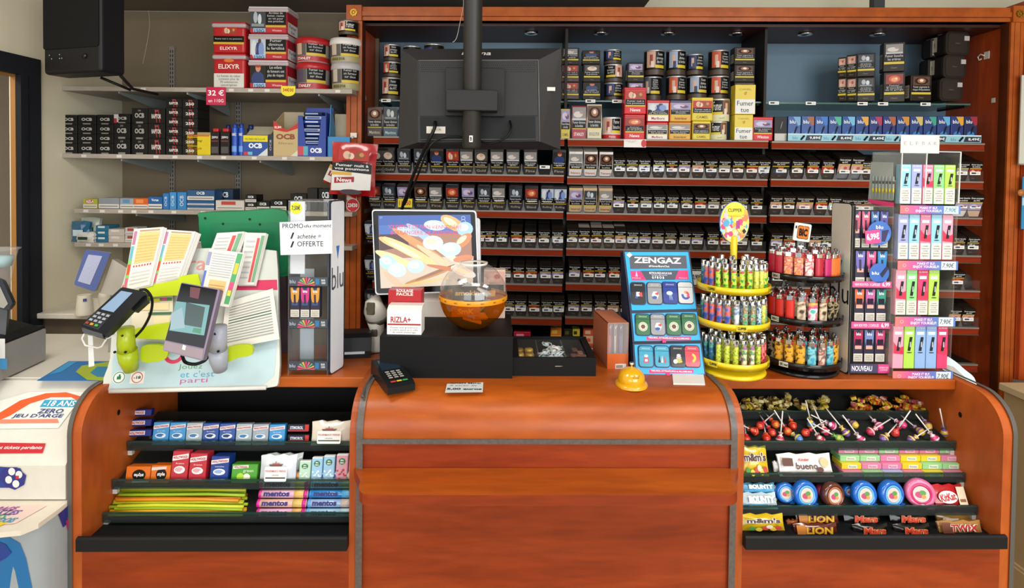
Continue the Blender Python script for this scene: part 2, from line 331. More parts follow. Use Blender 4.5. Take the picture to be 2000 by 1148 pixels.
# racks: worktop, back board, base tray, plinth
RACKS = {'L': (XA, XB-.032), 'R': (XC+.034, XD)}
SH = {'L': [(245, 862), (215, 937), (197, 1002)], 'R': [(1816, 803), (1870, 862), (1889, 924), (1913, 988)]}
SHP = {}
for k, (a, b) in RACKS.items():
    m = MB(); m.box(a, b, YE, YR, TOP-.03, TOP, 'woodt', .003); m.build('worktop', ct)
    m = MB(); m.box(a, b, 1.895, 1.91, .5, TOP-.03, '0b0b0c,.6'); m.build('back_board', ct, label='black board behind the rack')
    m = MB(); zt = hy('C', 400 if k == 'L' else 1700, 1047 if k == 'R' else 1050, Y0-.02)[1]; zb = hy('C', 400 if k == 'L' else 1700, 1076 if k == 'L' else 1072, Y0-.02)[1]
    x0, x1 = (a+.0, b) if k == 'L' else (a, b)
    m.prismx([(Y0-.022, zb), (Y0-.022, zt-.004), (Y0-.018, zt), (Y0-.012, zt), (Y0-.006, zt-.03), (1.89, zt-.02), (1.89, zb)], x0, x1, '17181a,.5'); m.build('base_tray', ct, label='black tray along the rack bottom')
    m = MB(); m.box(a, b, Y0, Y0+.02, 0, zb, 'woodh'); m.build('plinth_panel', ct)
    BASEZ = zt
    SHP[k] = []
    for j, (px, py) in enumerate(SH[k]):
        y, z = hx('C', px, py, XA if k == 'L' else XD); SHP[k].append((y, z))
        m = MB(); dep = .15; up = .045       # glass shelf rising towards the back, with a low front lip
        m.prismx([(y, z-.024), (y, z), (y+.004, z), (y+.005, z-.022), (y+dep, z-.022+up), (y+dep, z-.027+up), (y+.002, z-.028)], a+.004, b-.004, 'tglass')
        m.box(a+.004, b-.004, y-.0006, y+.0044, z-.003, z+.0005, '24403a,.2'); sh = m.build('glass_shelf', ct, label='glass rack shelf')
        for yy in (y+.01, y+.11):
            for xx, q in ((a, 1), (b, -1)):
                m = MB(); m.box(min(xx, xx+q*.012), max(xx, xx+q*.012), yy, yy+.012, z-.045, z-.032, 'cfc9c0'); m.build('shelf_pin', sh)
# customer ledge
zl = hy('C', 1000, 914, Y0)[1]; xl0, yl = hz('C', 696, 950, zl); xl1 = hz('C', 1448, 950, zl)[0]; yf = hz('C', 1000, 966.5, zl)[1]; zb = hy('C', 1000, 988, yf)[1]
r = .10; pts = [(XB-.03, Y0), (XC+.03, Y0)]
xl0, xl1 = hz('C', 694, 962, zl)[0], hz('C', 1447, 958, zl)[0]
pts = [(XB-.02, Y0+.001)] + [(xl0, yf+.06)]
for i in range(9): a = pi/2*i/8; pts.append((xl0+.04-.04*cos(a), yf+.05-.05*sin(a)))
for i in range(9): a = pi/2*i/8; pts.append((xl1-.04+.04*sin(a), yf+.05-.05*cos(a)))
pts += [(xl1, yf+.06), (XC+.02, Y0+.001)]
m = MB(); n = len(pts); vs = [(p[0], p[1], zl) for p in pts] + [(p[0], p[1], zb) for p in pts]
m.add(vs, [tuple(range(n))], 'woodt'); m.add(vs, [tuple(range(2*n-1, n-1, -1)), *[(i, i+n, (i+1) % n+n, (i+1) % n) for i in range(n)]], 'woodh')
m.build('customer_ledge', ct)

# ================================================================ the tobacco cabinet
KF = 2.61; KD = .36; KB = KF+KD
kx = lambda px, py=300, y=KF: hy('K', px, py, y)[0]
kz = lambda px, py, y=KF: hy('K', px, py, y)[1]
kx0, kx1 = kx(681), kx(1979); kt = kz(1300, 14, KF-.03); kb = kz(1300, 41, KF-.03)
cb = thing('tobacco_cabinet', 'tall cherry wood wall cabinet with fluted posts and open tobacco shelves', 'cabinet'); put(cb, 'K', 0, 0, 0)
m = MB()
for i, (a, b, d) in enumerate(((0, .28, .0), (.30, .64, .008), (.66, 1, .0))):
    m.box(kx0, kx1, KF-.03-d, KF+.02, kb+(kt-kb)*a, kb+(kt-kb)*b, 'woodp')
m.box(kx0, kx1, KF-.022, KF+.02, kb, kt, '4d1c0c,.6'); m.build('top_moulding', cb)
for a, b in ((kx0, kx(710)), (kx(1954), kx1)):
    m = MB(); w_ = b-a
    for p, q in ((0, .26), (.3, .7), (.74, 1)): m.box(a+w_*p, a+w_*q, KF-.036, KF+.02, 0, kb, 'woodp')
    m.box(a, b, KF-.026, KF+.02, 0, kb, '4d1c0c,.6')
    m.box(a, b, KF-.045, KF+.02, kb-.004, kt+.004, 'woodp'); c_ = (a+b)/2; zc = (kb+kt)/2
    po = m.build('post', cb)
    m = MB(); m.ring(c_, zc, .008, .017, KF-.048, 'gold'); m.ring(c_, zc, .000, .005, KF-.05, 'gold'); 
    for i in range(8): m.disc(c_+.0125*cos(i*pi/4), zc+.0125*sin(i*pi/4), .004, .004, KF-.052, 'gold', 8)
    m.build('rosette', po, label='gilt rosette')
m = MB(); m.box(kx0+.01, kx0+.045, KF, KB, 0, kt-.02, 'woodk'); m.build('side_wall', cb)
m = MB(); m.box(kx1-.045, kx1-.01, KF, KB, 0, kt-.02, 'woodk'); m.build('side_wall', cb)
m = MB(); m.box(kx0+.01, kx1-.01, KF+.02, KB, kb-.012, kb+.005, '3a1712,.45'); tp = m.build('top_board', cb, label='dark wooden board under the cornice')
zt_ = kz(1300, 292)
m = MB(); m.box(kx0+.01, kx1-.01, KB, KB+.015, zt_, kt-.02, 'teal'); m.build('back_board', cb, label='teal blue back board')
m = MB(); m.box(kx0+.01, kx1-.01, KB, KB+.015, 0, zt_, '0e0d0d,.7'); m.build('back_board', cb, label='black back board behind the slanted shelves')
for px in (1038, 1175, 1307, 1442, 1577, 1720, 1855):
    x = hy('K', px, 51, KF+.12)[0]; m = MB(); m.lathe([(.03, kb-.014), (.036, kb-.018), (.026, kb-.021), (.018, kb-.016)], 'chrome', x, KF+.14); m.cap(.018, kb-.0155, '3a3a3a,.3', x, KF+.14); m.build('spotlight', tp, label='small chrome recessed spotlight')
MODX = [(kx(729), kx(1103)), (kx(1107), kx(1500)), (kx(1504), kx(1921))]
for x in (kx(1105), kx(1502)):
    m = MB(); m.box(x-.006, x+.006, KF+.06, KB, .3, kb-.01, '26201e,.5'); m.build('divider', cb, label='dark upright between bays')
# fixings stuck on the posts and inner wall
def stick(name, label, cat, px, py, w_, h_, col, fr='K', y=None, hook=False, group=None):
    y = KF-.048 if y is None else y; x, z = hy(fr, px, py, y); m = MB(); m.box(-w_/2, w_/2, -.004, 0, -h_/2, h_/2, col, .001)
    if hook: m.tube([(0, -.004, -h_/4), (0, -.012, -h_/2), (0, -.02, -h_*.7), (0, -.024, -h_*.4)], .0035, col, 6)
    return put(m.build(name, label=label, cat=cat, group=group), fr, x, y, z)
stick('adhesive_hook', 'small white plastic hook high on the left cabinet post', 'hook', 692, 82, .03, .022, 'e6dfd2', hook=True)
stick('adhesive_hook', 'small white plastic hook above the hanging red pouches', 'hook', 691, 264, .03, .022, 'e6dfd2', hook=True)
def wallstick(px, py, w_, h_, col, name, label, cat, hook=False):
    y, z = hx('K', px, py, kx1-.045); m = MB(); m.box(-w_/2, w_/2, -.004, 0, -h_/2, h_/2, col, .001)
    if hook: m.tube([(-w_*.3, -.004, 0), (-w_*.9, -.01, h_*.3), (-w_*1.4, -.01, 0), (-w_*1.1, -.01, -h_*.5), (-w_*.7, -.01, -h_*.35)], .003, col, 6)
    put(m.build(name, label=label, cat=cat), 'K', kx1-.047, min(y, KF+.3), z, -pi/2)
wallstick(1929, 108, .03, .035, 'e8e2d8', 'cable_hook', 'white plastic cable hook on the inner right wall of the cabinet', 'hook', True)
wallstick(1942, 196, .02, .022, 'e0d8c8', 'wall_clip', 'white plastic clip on the inner right wall below the hook', 'clip')
# ================================================================ printed pictures, packs and tins
WARN = ["Fumer bouche\nles artères", "Fumer nuit à\nvos poumons", "Fumer diminue\nla fertilité", "Fumer provoque\ndes AVC", "Fumer augmente le\nrisque d'impuissance", "Fumer provoque des\ncrises cardiaques", "Les enfants de\nfumeurs ont plus\nde risques", "Arrêtez de fumer\nrestez en vie\npour vos proches"]
KINDS = ['lungs', 'coat', 'couple', 'skin', 'eye', 'foot', 'xray', 'throat', 'baby', 'purple']
SAY = {'lungs': 'red lungs picture', 'coat': 'blue coat picture', 'couple': 'blue and white couple picture', 'skin': 'pink skin picture', 'eye': 'brown eye picture',
       'foot': 'pale foot picture', 'xray': 'grey ward picture', 'throat': 'orange red throat picture', 'baby': 'pale blanket picture', 'purple': 'violet baby picture'}
def photo(m, x0, z0, x1, z1, y, kind):
    w_, h_ = x1-x0, z1-z0; X = lambda u: x0+u*w_; Z = lambda v: z0+v*h_; e = .0004
    def el(u, v, a, b, c, k=1): m.disc(X(u), Z(v), a*w_, b*h_, y-e*k, c, 12)
    bg = {'lungs': 'b8261c', 'coat': '2b2a26', 'couple': 'b9c4cf', 'skin': 'c79a8a', 'eye': '5a3a28', 'foot': '8d8b8a', 'xray': '3a3f45', 'throat': '8f3020', 'baby': '4a4642', 'purple': '9a8fb5'}[kind]
    m.quad(x0, z0, x1, z1, y, bg)
    if kind == 'lungs': el(.28, .5, .13, .38, 'd9b69a'); el(.42, .42, .1, .3, 'e6cdb5'); el(.7, .5, .17, .36, '8a4a28'); el(.76, .58, .08, .2, 'c98a4a', 2)
    elif kind == 'coat': el(.5, .2, .42, .42, '26386e'); m.quad(X(.1), z0, X(.9), Z(.25), y-e*1.5, '26386e'); el(.52, .78, .17, .2, 'c98a68', 2); el(.52, .9, .19, .09, '9c3420', 3)
    elif kind == 'couple': el(.55, .25, .22, .5, '2a3a80'); el(.72, .3, .18, .45, '7f95c9', 2); el(.62, .8, .1, .14, '5a3528', 3); el(.25, .35, .18, .5, 'd5d9dd')
    elif kind == 'skin': el(.5, .5, .38, .42, 'd8a896'); el(.62, .58, .16, .2, 'b05a54', 2); el(.3, .3, .15, .2, 'e3c2b0', 2)
    elif kind == 'eye': el(.5, .5, .42, .4, '2c1a12'); el(.5, .52, .26, .3, 'a06a48', 2); el(.5, .55, .12, .16, 'efe2d2', 3)
    elif kind == 'foot': el(.42, .45, .34, .24, 'd8cfc8'); el(.66, .62, .14, .13, 'a58f86', 2); m.quad(x0, z0, x1, Z(.16), y-e, 'c4c4c6')
    elif kind == 'xray': el(.35, .6, .14, .32, 'aeb6be'); el(.62, .5, .12, .3, 'd0d6dc'); m.quad(X(.1), Z(.1), X(.9), Z(.25), y-e*2, '8a9298')
    elif kind == 'throat': el(.5, .5, .34, .36, 'd4603c'); el(.5, .45, .2, .22, 'e8a070', 2); el(.6, .55, .08, .12, 'f0d0a8', 3)
    elif kind == 'baby': el(.5, .45, .36, .38, 'ddc9b8'); el(.55, .62, .16, .16, 'c8a48c', 2)
    elif kind == 'purple': el(.4, .5, .3, .32, 'c8c0dc'); el(.68, .45, .22, .2, '5a4a72', 2); el(.6, .6, .1, .14, 'e0b0b0', 3)
def pack_mesh(kind, txt, w_=.055, h_=.088, d=.022, low='32261e', brand=None):
    m = MB(); m.box(-w_/2, w_/2, 0, d, 0, h_, '231c17,.4', .0012, 1)
    y = -.0004; a = w_*.46
    m.quad(-a, .003, a, h_*.30, y, low + ',.4'); m.text(brand or 'Classic', 0, h_*.15, w_*.4, .0035, y-.0004, 'a89a88', fit=False)
    photo(m, -a, h_*.32, a, h_*.66, y, kind)
    m.quad(-a, h_*.66, a, h_*.70, y-.0004, 'cdb23c'); m.quad(-a, h_*.70, a, h_*.97, y, '0b0b0b,.4'); m.text(txt, 0, h_*.835, a*1.85, h_*(.19 if txt.count('\n') < 2 else .24), y-.0006, 'f0f0f0', bold=.01)
    return m
def pouch_mesh(kind, txt, low, w_=.062, h_=.115, brand=None, bc='e8e8e8', d=.03):
    """soft tobacco pouch standing upright: bulged body, crimped top"""
    m = MB(); n = 8; prof = []
    for i in range(n+1):
        t = i/n; th = d*(.5+.5*sin(pi*min(1, t*1.25)))*(1 if t < .8 else (1-t)*4+.2); prof.append((t, th))
    vs = []; fs = []
    for t, th in prof:
        b = .004*sin(t*9)
        vs += [(-w_/2+b*.2, d/2-th/2, t*h_), (0, d/2-th/2-.002, t*h_), (w_/2-b*.2, d/2-th/2, t*h_), (w_/2, d/2+th/2, t*h_), (-w_/2, d/2+th/2, t*h_)]
    for i in range(n): fs += [(i*5+j, i*5+(j+1) % 5, i*5+5+(j+1) % 5, i*5+5+j) for j in range(5)]
    fs.append(tuple(range(n*5, n*5+5)))
    m.add(vs, fs, low + ',.3,0,0,.3'); y = -.0035; a = w_*.45
    m.quad(-a, h_*.03, a, h_*.30, y, low + ',.35')
    if brand: m.text(brand, 0, h_*.15, a*1.5, h_*.10, y-.0005, bc, bold=.01)
    photo(m, -a, h_*.56, a, h_*.95, y, kind); m.quad(-a, h_*.32, a, h_*.56, y, '0a0a0a,.35'); m.text(txt, 0, h_*.45, a*1.8, h_*.18, y-.0006, 'e0e0e0')
    m.quad(-a, h_*.30, a, h_*.325, y-.0005, 'd8b830'); return m
def tin_mesh(kind, txt, r, h_, band='4a3c30', body='1a1715', lid='b9b9b9', brand=None, bc='c8b090', flip=False):
    """round tin with wrap-around print"""
    m = MB(); m.lathe([(r*.97, 0), (r, .002), (r, h_-.006)], body + ',.35', n=28); m.lathe([(r*1.02, h_-.007), (r*1.03, h_-.004), (r*1.01, h_), (r*.93, h_), (r*.92, h_-.003)], lid + ',.3,.6', n=28); m.cap(r*.93, h_-.003, body+',.4', n=28)
    e = r+.0004; m.lathe([(e, .003), (e, h_*.22)], band + ',.4', n=28)
    s = -1 if flip else 1
    def patch(a0, a1, z0, z1, c, q=1): m.lathe([(r+.0004*q, z0), (r+.0004*q, z1)], c, n=8, a0=min(a0*s, a1*s), a1=max(a0*s, a1*s))
    c = {'lungs': 'b8261c', 'coat': '26386e', 'couple': '9fb0cc', 'skin': 'd2a592', 'eye': '7a5038', 'foot': 'a09c9a', 'xray': '5a626a', 'throat': 'c8583a', 'baby': 'd5c3b4', 'purple': 'a298c0'}[kind]
    patch(-.95, -.05, h_*.30, h_*.93, c); patch(-.62, -.32, h_*.4, h_*.8, 'd8b09a' if kind != 'skin' else '9a4038', 2); patch(-.5, -.2, h_*.3, h_*.55, '37415f' if kind in ('coat', 'couple') else 'e4d6c4', 3)
    patch(-.05, 1.0, h_*.40, h_*.93, '0a0a0a,.4'); patch(-.05, 1.0, h_*.28, h_*.40, 'd8c02c')
    m.text(txt, s*.46*r, h_*.67, r*.80, h_*.40, 0, 'e4e4e4', bend=r+.0014)
    if brand: m.text(brand, 0, h_*.12, r*1.0, h_*.09, 0, bc, bend=r+.0014, fit=False)
    return m
def boxtin(kind, txt, w_, h_, d, lid, low, brand, bc='f2f2f2', mid=None):
    """plastic tub with a lid, picture above a black warning and the brand band below"""
    m = MB(); m.box(-w_/2, w_/2, 0, d, 0, h_, low+',.35', .004); m.box(-w_/2-.001, w_/2+.001, -.001, d+.001, h_-.014, h_, lid+',.35', .004)
    a = w_*.45; y = -.0014; m.quad(-a, h_*.30, a, h_*.84, y, '0b0b0b,.4'); photo(m, -a, h_*.55, a, h_*.86, y-.0003, kind)
    m.text(txt, 0, h_*.44, a*1.75, h_*.15, y-.0007, 'e6e6e6'); m.quad(-a, h_*.29, a, h_*.335, y-.0007, 'd9bf2e')
    if mid: m.quad(-a, h_*.04, a, h_*.29, y, mid)
    m.text(brand, 0, h_*.16, a*1.3, h_*.12, y-.0006, bc, bold=.02, fit=False); return m

def label_mesh(c, rot=False):
    m = MB(); m.box(-.023, .023, -.001, 0, -.0075, .0075, 'f0eeea,.5'); m.prism(rrect(-.017, -.003, .004, .0035, .003, 3), -.0016, -.0012, c); m.text('8,50', .012, 0, .011, .005, -.0014, '3a3a3a'); return m

# ================================================================ slanted shelves of the cabinet
TILT = rad(21)
ROWY = {1: [409, 339.5, 409.5, 482, 551, 616, 686], 2: [272.5, 347, 417.5, 487, 555, 622, 692], 3: [278, 351.5, 422, 495, 563, 634, 705]}
ROWY[1][0] = 268
RN = ['top', 'second', 'third', 'fourth', 'fifth', 'sixth', 'lowest']; BAYN = {1: 'left', 2: 'middle', 3: 'right'}
SLOTS = {
 (1, 1): 'p737 p760 p790 p822 p854 p885 p912 p940 p971 p1002 p1036 e1063 p1092', (1, 2): 'p733 p761 p790 p823 p852 p884 p915 p946 p974 p1007 p1038 p1069 p1094',
 (1, 3): 'p727 k938 k956 k981 k1009 k1036 k1063 k1089', (1, 4): 'p727 k959 k987 k1013 k1038 k1065 k1089', (1, 5): 'p727 k994 k1017 k1043 k1068 k1091',
 (2, 1): 'n1124 n1153 n1183 k1209 k1234 k1258 k1286 k1311 k1336 k1362 k1388 k1414 k1441 k1468 k1491', (2, 2): 'g1124 g1152 g1182 k1208 k1235 k1261 k1287 k1313 k1340 k1367 k1393 k1419 k1448 k1476',
 (2, 3): 'w1118 w1141 w1165 w1188 w1211 k1235 k1259 k1284 k1309 k1337 k1361 k1391 k1416 k1448 k1477', (2, 4): 'k1122 k1149 k1172 k1199 k1225 k1358 k1382 k1406 k1430 k1454 k1490', (2, 5): 'k1120 k1145 k1172 k1197 k1222 k1362 k1386 k1410 k1434 k1458 k1490',
 (3, 1): 'K1523 k1556 k1586 k1615 l1646 l1671 k1692 k1877 k1902', (3, 2): 'k1514 k1539 K1570 k1602 k1628 r1652 r1672 r1692 b1875 b1901', (3, 3): 'k1515 k1540 k1590 k1612 k1640 k1870 k1897',
 (3, 4): 'k1518 k1543 k1600 k1625 k1868 t1892', (3, 5): 'k1518 k1543 k1600 k1625 k1862 k1888', (3, 6): 'y1860 t1884'}
_V = {}
def proto(key, fn):
    if key not in _V: _V[key] = fn()
    return _V[key]
def mesh_obj(key, fn, name):
    """one mesh per variant, shared by every copy"""
    if key not in _V:
        o = fn().build(name); _V[key] = o; return o
    o = _V[key].copy(); COL.objects.link(o); return o
LBL = ['1b2b55', '16161a', '5a2a4a', '1b1b22', '22406a']
back = MB()
rnd = random.Random(3)
def slot_item(kind, vi, bay, row, i, px):
    ph = KINDS[vi % 10]; tx = WARN[(vi*3) % 6]
    if kind == 'k': fn = lambda: pack_mesh(ph, tx); w_, h_, d, nm, what = .055, .088, .022, 'cigarette_pack', 'brown cigarette pack'
    elif kind == 'K': fn = lambda: pack_mesh(ph, tx, .080); w_, h_, d, nm, what = .080, .088, .022, 'cigarette_pack', 'wide brown cigarette pack'
    elif kind == 'l': fn = lambda: pack_mesh('skin', tx, .055, .105, low='6a6e78'); w_, h_, d, nm, what = .055, .105, .022, 'cigarette_pack', 'tall grey cigarette pack'; ph = 'skin'
    elif kind == 'w': fn = lambda: pack_mesh(ph, tx, .052, .092, low='4a3a22'); w_, h_, d, nm, what = .052, .092, .022, 'cigarillo_pack', 'brown cigarillo pack'
    elif kind == 'p': fn = lambda: pouch_mesh(ph, tx, ['241d19', '2a2420', '221f2a', '20262c'][vi % 4], brand=['Gold', 'Fine', 'Rolling', 'Blend'][vi % 4], bc='a89c8c'); w_, h_, d, nm, what = .062, .115, .03, 'tobacco_pouch', 'dark tobacco pouch'
    elif kind == 'n': ph = ['foot', 'eye', 'eye'][i % 3]; fn = lambda: pouch_mesh(ph, tx, 'd8d4d0', brand='News', bc='b02020'); w_, h_, d, nm, what = .066, .118, .03, 'tobacco_pouch', 'white and red tobacco pouch'
    elif kind == 'g': ph = ['purple', 'xray', 'foot'][i % 3]; fn = lambda: pouch_mesh(ph, tx, 'c8a878', brand='Interval', bc='5a1c18'); w_, h_, d, nm, what = .066, .118, .03, 'tobacco_pouch', 'tan tobacco pouch'
    elif kind == 'r': fn = lambda: pack_mesh('throat', tx, .05, .08, low=['c8302c', 'd8d8d8', '58a0b8'][i % 3]); w_, h_, d, nm, what = .05, .08, .022, 'cigarette_pack', ['red', 'white', 'pale blue'][i % 3] + ' based cigarette pack'; ph = 'throat'
    elif kind == 'b': fn = lambda: pack_mesh('purple', tx, .062, .105, .04, low=['d9d4cc', 'c8a890'][i % 2]); w_, h_, d, nm, what = .062, .105, .04, 'cigar_box', ['pale grey', 'beige'][i % 2] + ' based cigar box'; ph = 'purple'
    elif kind == 'y': fn = lambda: pack_mesh(ph, tx, .07, .10, .06, low='d8a818'); w_, h_, d, nm, what = .07, .10, .06, 'tobacco_box', 'black and yellow tobacco box'
    elif kind == 't':
        def fn():
            m = MB(); m.T = Matrix.Translation((0, .0, .035)) @ Matrix.Rotation(-pi/2, 4, 'X'); m.lathe([(.0, 0), (.032, 0), (.034, .004), (.034, .09), (.0, .09)], '3a322c,.35', n=20); m.T = None; return m
        w_, h_, d, nm, what = .07, .07, .09, 'snuff_tin', 'round brown tin lying on its side'
        o = mesh_obj('t', fn, nm); return o, w_, h_, d, what + f', {RN[row]} shelf at the right inner wall', 'tin'
    key = (kind, ph, tx, vi % 4 if kind == 'p' else i % 3)
    o = mesh_obj(key, fn, nm)
    return o, w_, h_, d, f'{what}, {SAY[ph]}, {ORD[i]} from left, {RN[row]} shelf, {BAYN[bay]} bay', {'cigarette_pack': 'cigarette pack', 'cigarillo_pack': 'cigarillo pack', 'tobacco_pouch': 'tobacco pouch'}.get(nm, 'box')
divm = None
for (bay) in (1, 2, 3):
    for row in range(0, 7):
        x0, x1 = MODX[bay-1]; py = ROWY[bay][row]; pc = {1: 916, 2: 1303, 3: 1710}[bay]
        z = kz(pc, py); flat = row in (0, 6)
        st = thing('cabinet_shelf', f'{RN[row]} shelf with red brown front edge in the {BAYN[bay]} bay of the tobacco cabinet', 'shelf', 'red fronted cabinet shelves'); put(st, 'K', (x0+x1)/2, KF, z)
        h_ = (x1-x0)/2-.003; m = MB(); m.box(-h_, h_, -.008, .004, -.033, -.007, 'fascia', .001, 1); m.build('fascia', st)
        m = MB(); m.box(-h_, h_, -.010, .012, -.007, .0, '8a8076,.45,.3'); m.box(-h_, h_, -.009, .004, -.036, -.033, '5a5048,.45,.3'); m.build('price_rail', st, label='grey metal price rail')
        m = MB(); up = 0 if flat else math.tan(TILT)
        dd = KD-.02; m.prismx([(.012, -.008), (.012, -.001), (dd, -.001+up*(dd-.012)), (dd, -.008+up*(dd-.012))], -h_, h_, '1c1918,.5'); m.build('tray', st, label='black sloping tray' if not flat else 'dark tray')
        if flat: continue
        m = MB(); m.box(-h_, h_, -.0065, -.0055, 0, .045, 'guard'); m.build('front_guard', st, label='clear front guard')
        prev = None
        for i, sdef in enumerate(SLOTS.get((bay, row), '').split()):
            kind, px = sdef[0], float(sdef[1:]); x = hy('K', px, py-20, KF)[0]; cx = (x0+x1)/2
            if kind != 't' and kind != 'y':
                lb = mesh_obj(('lbl', i % 5), lambda: label_mesh(LBL[i % 5]), 'price_label'); lb.parent = st; lb.location = (x-cx+rnd.uniform(-.003, .003), -.0085, .036 if kind not in 'pngb' else .052 if row == 1 else .05)
                lb.rotation_euler = (0, 0, 0)
            if prev is not None and x-prev < .09:
                dv = mesh_obj('div', lambda: MB().prism([(-.010, 0), (.010, 0), (.003, .022), (.0015, .05), (-.0015, .05), (-.003, .022)], -.004, .003, '4a4744,.4').prism([(-.001, 0), (.001, 0), (.001, .05), (-.001, .05)], .003, .05, '4a4744,.4'), 'slot_divider')
                dv.parent = st; dv.location = ((x+prev)/2-cx, 0, 0)
            prev = x
            if kind == 'e': continue
            vi = rnd.randrange(10); o, w_, hh, d, lab, cat = slot_item(kind, vi, bay, row, i, px)
            tag(o, lab, cat, f'packs in the {RN[row]} shelf of the {BAYN[bay]} bay')
            dz = rnd.uniform(0, .004); tl = TILT if kind not in 'ty' else 0
            put(o, 'K', x, KF+.010+dz*.3, z+.001+dz*.3+(.003 if kind in 'ty' else 0), 0, tl)
            if kind in 'ty': o.location = turn(ANG['K'], (x, KF+.02, z+.002)); continue
            nb = rnd.choice((5, 7, 8, 9)) if kind in 'kKwlr' else rnd.choice((2, 3, 4)); nb = min(nb, int((KD-.05)/d)-1)
            back.T = Matrix.Translation((x, KF+.010, z+.001)) @ Matrix.Rotation(tl, 4, 'X')
            for j in range(1, nb+1):
                ox = rnd.uniform(-.0012, .0012); a = w_/2-.001; hz_ = hh-rnd.uniform(0, .002)
                back.box(-a+ox, a+ox, j*d+.0008, j*d+d, .002, hz_, rnd.choice(['1f1915,.4', '241d18,.4', '1a1614,.4']) if kind not in 'ngw' else rnd.choice(['2a211b,.4', '8a8078,.4']))
                lc = 'b8b8b4' if kind == 'w' else rnd.choice(['6a6660', '4e4a45', '85817a', '3c3935'])
                back.quad(-a*.85+ox, hz_-.0042, a*.85+ox, hz_-.0022, j*d+.0004, lc)
            back.T = None
o = put(back.build('cigarette_packs_behind', label='rows of further packs queued behind the front packs of the cabinet shelves', cat='cigarette packs', kind='stuff'), 'K', 0, 0, 0)
# ================================================================ tins, tubs and pouches in the top of the cabinet
def goods(fr, y, x0, x1, y0, y1, fn, name, label, cat, group=None, d=None, rz=0, key=None, gap=0):
    """build one of a kind at the size the photo shows and stand it there"""
    cx, z, w_, h_ = rect(fr, y, x0, x1, y0, y1)
    mb = fn(w_-gap, h_, d if d is not None else w_)
    o = mb.build(name, label=label, cat=cat, group=group) if isinstance(mb, MB) else tag(mb, label, cat, group)
    return put(o, fr, cx, y, z, rz)
WT = {'lungs': "Fumer nuit à\nvos poumons", 'coat': "Les enfants\nde fumeurs ont\nplus de risques", 'couple': 'Fumer\ndiminue\nla fertilité', 'skin': 'Fumer\nprovoque\ndes AVC', 'eye': "Fumer augmente le\nrisque d'impuissance", 'foot': 'Fumer bouche\nles artères',
      'xray': 'Arrêtez\nde fumer\nrestez en\nvie pour\nvos proches', 'throat': 'Fumer\nprovoque\n9 cancers\nde la gorge', 'baby': 'Fumer pendant\nla grossesse', 'purple': 'Fumer provoque\ndes crises\ncardiaques'}
YG = KF+.10   # line of the upper tins, on the glass shelf
za = hy('K', 1303, 197, YG-.02)[1]
for b, (xa_, xb_) in enumerate(MODX):
    zg = hy('K', [916, 1303, 1700][b], [196, 197, 201][b], YG-.02)[1]
    t = thing('glass_shelf', 'green edged glass shelf in the upper part of the ' + ['left', 'middle', 'right'][b] + ' cabinet bay', 'shelf', 'upper glass shelves'); put(t, 'K', (xa_+xb_)/2, YG-.02, zg)
    a = (xb_-xa_)/2-.004; m = MB(); m.box(-a, a, 0, KB-YG+.01, -.007, 0, 'sglass'); m.box(-a, a, -.0005, .0005, -.007, 0, '3c6660,.2'); m.build('glass_pane', t)
    m = MB(); m.box(-a, -a+.012, .02, .2, -.016, -.007, '1c1a19'); m.build('bracket', t); m = MB(); m.box(a-.012, a, .02, .2, -.016, -.007, '1c1a19'); m.build('bracket', t)
    for px in {0: (754,), 1: (1153, 1205), 2: (1511, 1583, 1684, 1724, 1807)}[b]:
        x = hy('K', px, 200, YG-.02)[0]; q = mesh_obj(('lbl', 1), lambda: label_mesh(LBL[1]), 'price_label'); q.parent = t; q.location = (x-(xa_+xb_)/2, -.002, -.004)
def darkbox(kind, txt=None, col='2a231e', brand=None):
    def f(w_, h_, d):
        m = MB(); m.box(-w_/2, w_/2, 0, d, 0, h_, col + ',.4', .003); y = -.0006; a = w_*.46
        photo(m, -a*.85, h_*.60, a*.85, h_*.93, y, kind); m.quad(-a, h_*.34, a, h_*.60, y, '0a0a0a,.4'); m.text(txt or WT[kind], 0, h_*.475, a*1.75, h_*.20, y-.0005, 'dcdcdc'); m.quad(-a, h_*.25, a, h_*.33, y, 'd6be2e')
        m.text(brand or 'Classic', 0, h_*.13, a, h_*.05, y, '9c8a70', fit=False)
        m.T = Matrix.Translation((-w_/2, 0, 0)) @ Matrix.Rotation(-pi/2, 4, 'Z'); m.quad(-d*.85, h_*.12, -d*.15, h_*.62, -.0006, 'b8b4a4,.6'); m.text('La fumée du tabac\ncontient plus de\n70 substances\ncancérigènes', -d*.5, h_*.37, d*.6, h_*.38, -.001, '2a2a2a'); m.T = None
        return m
    return f
def tin(kind, flip=False, **k): return lambda w_, h_, d: tin_mesh(kind, WT[kind], w_/2, h_, flip=flip, **k)
G = 'dark tobacco tins and tubs in the middle bay'
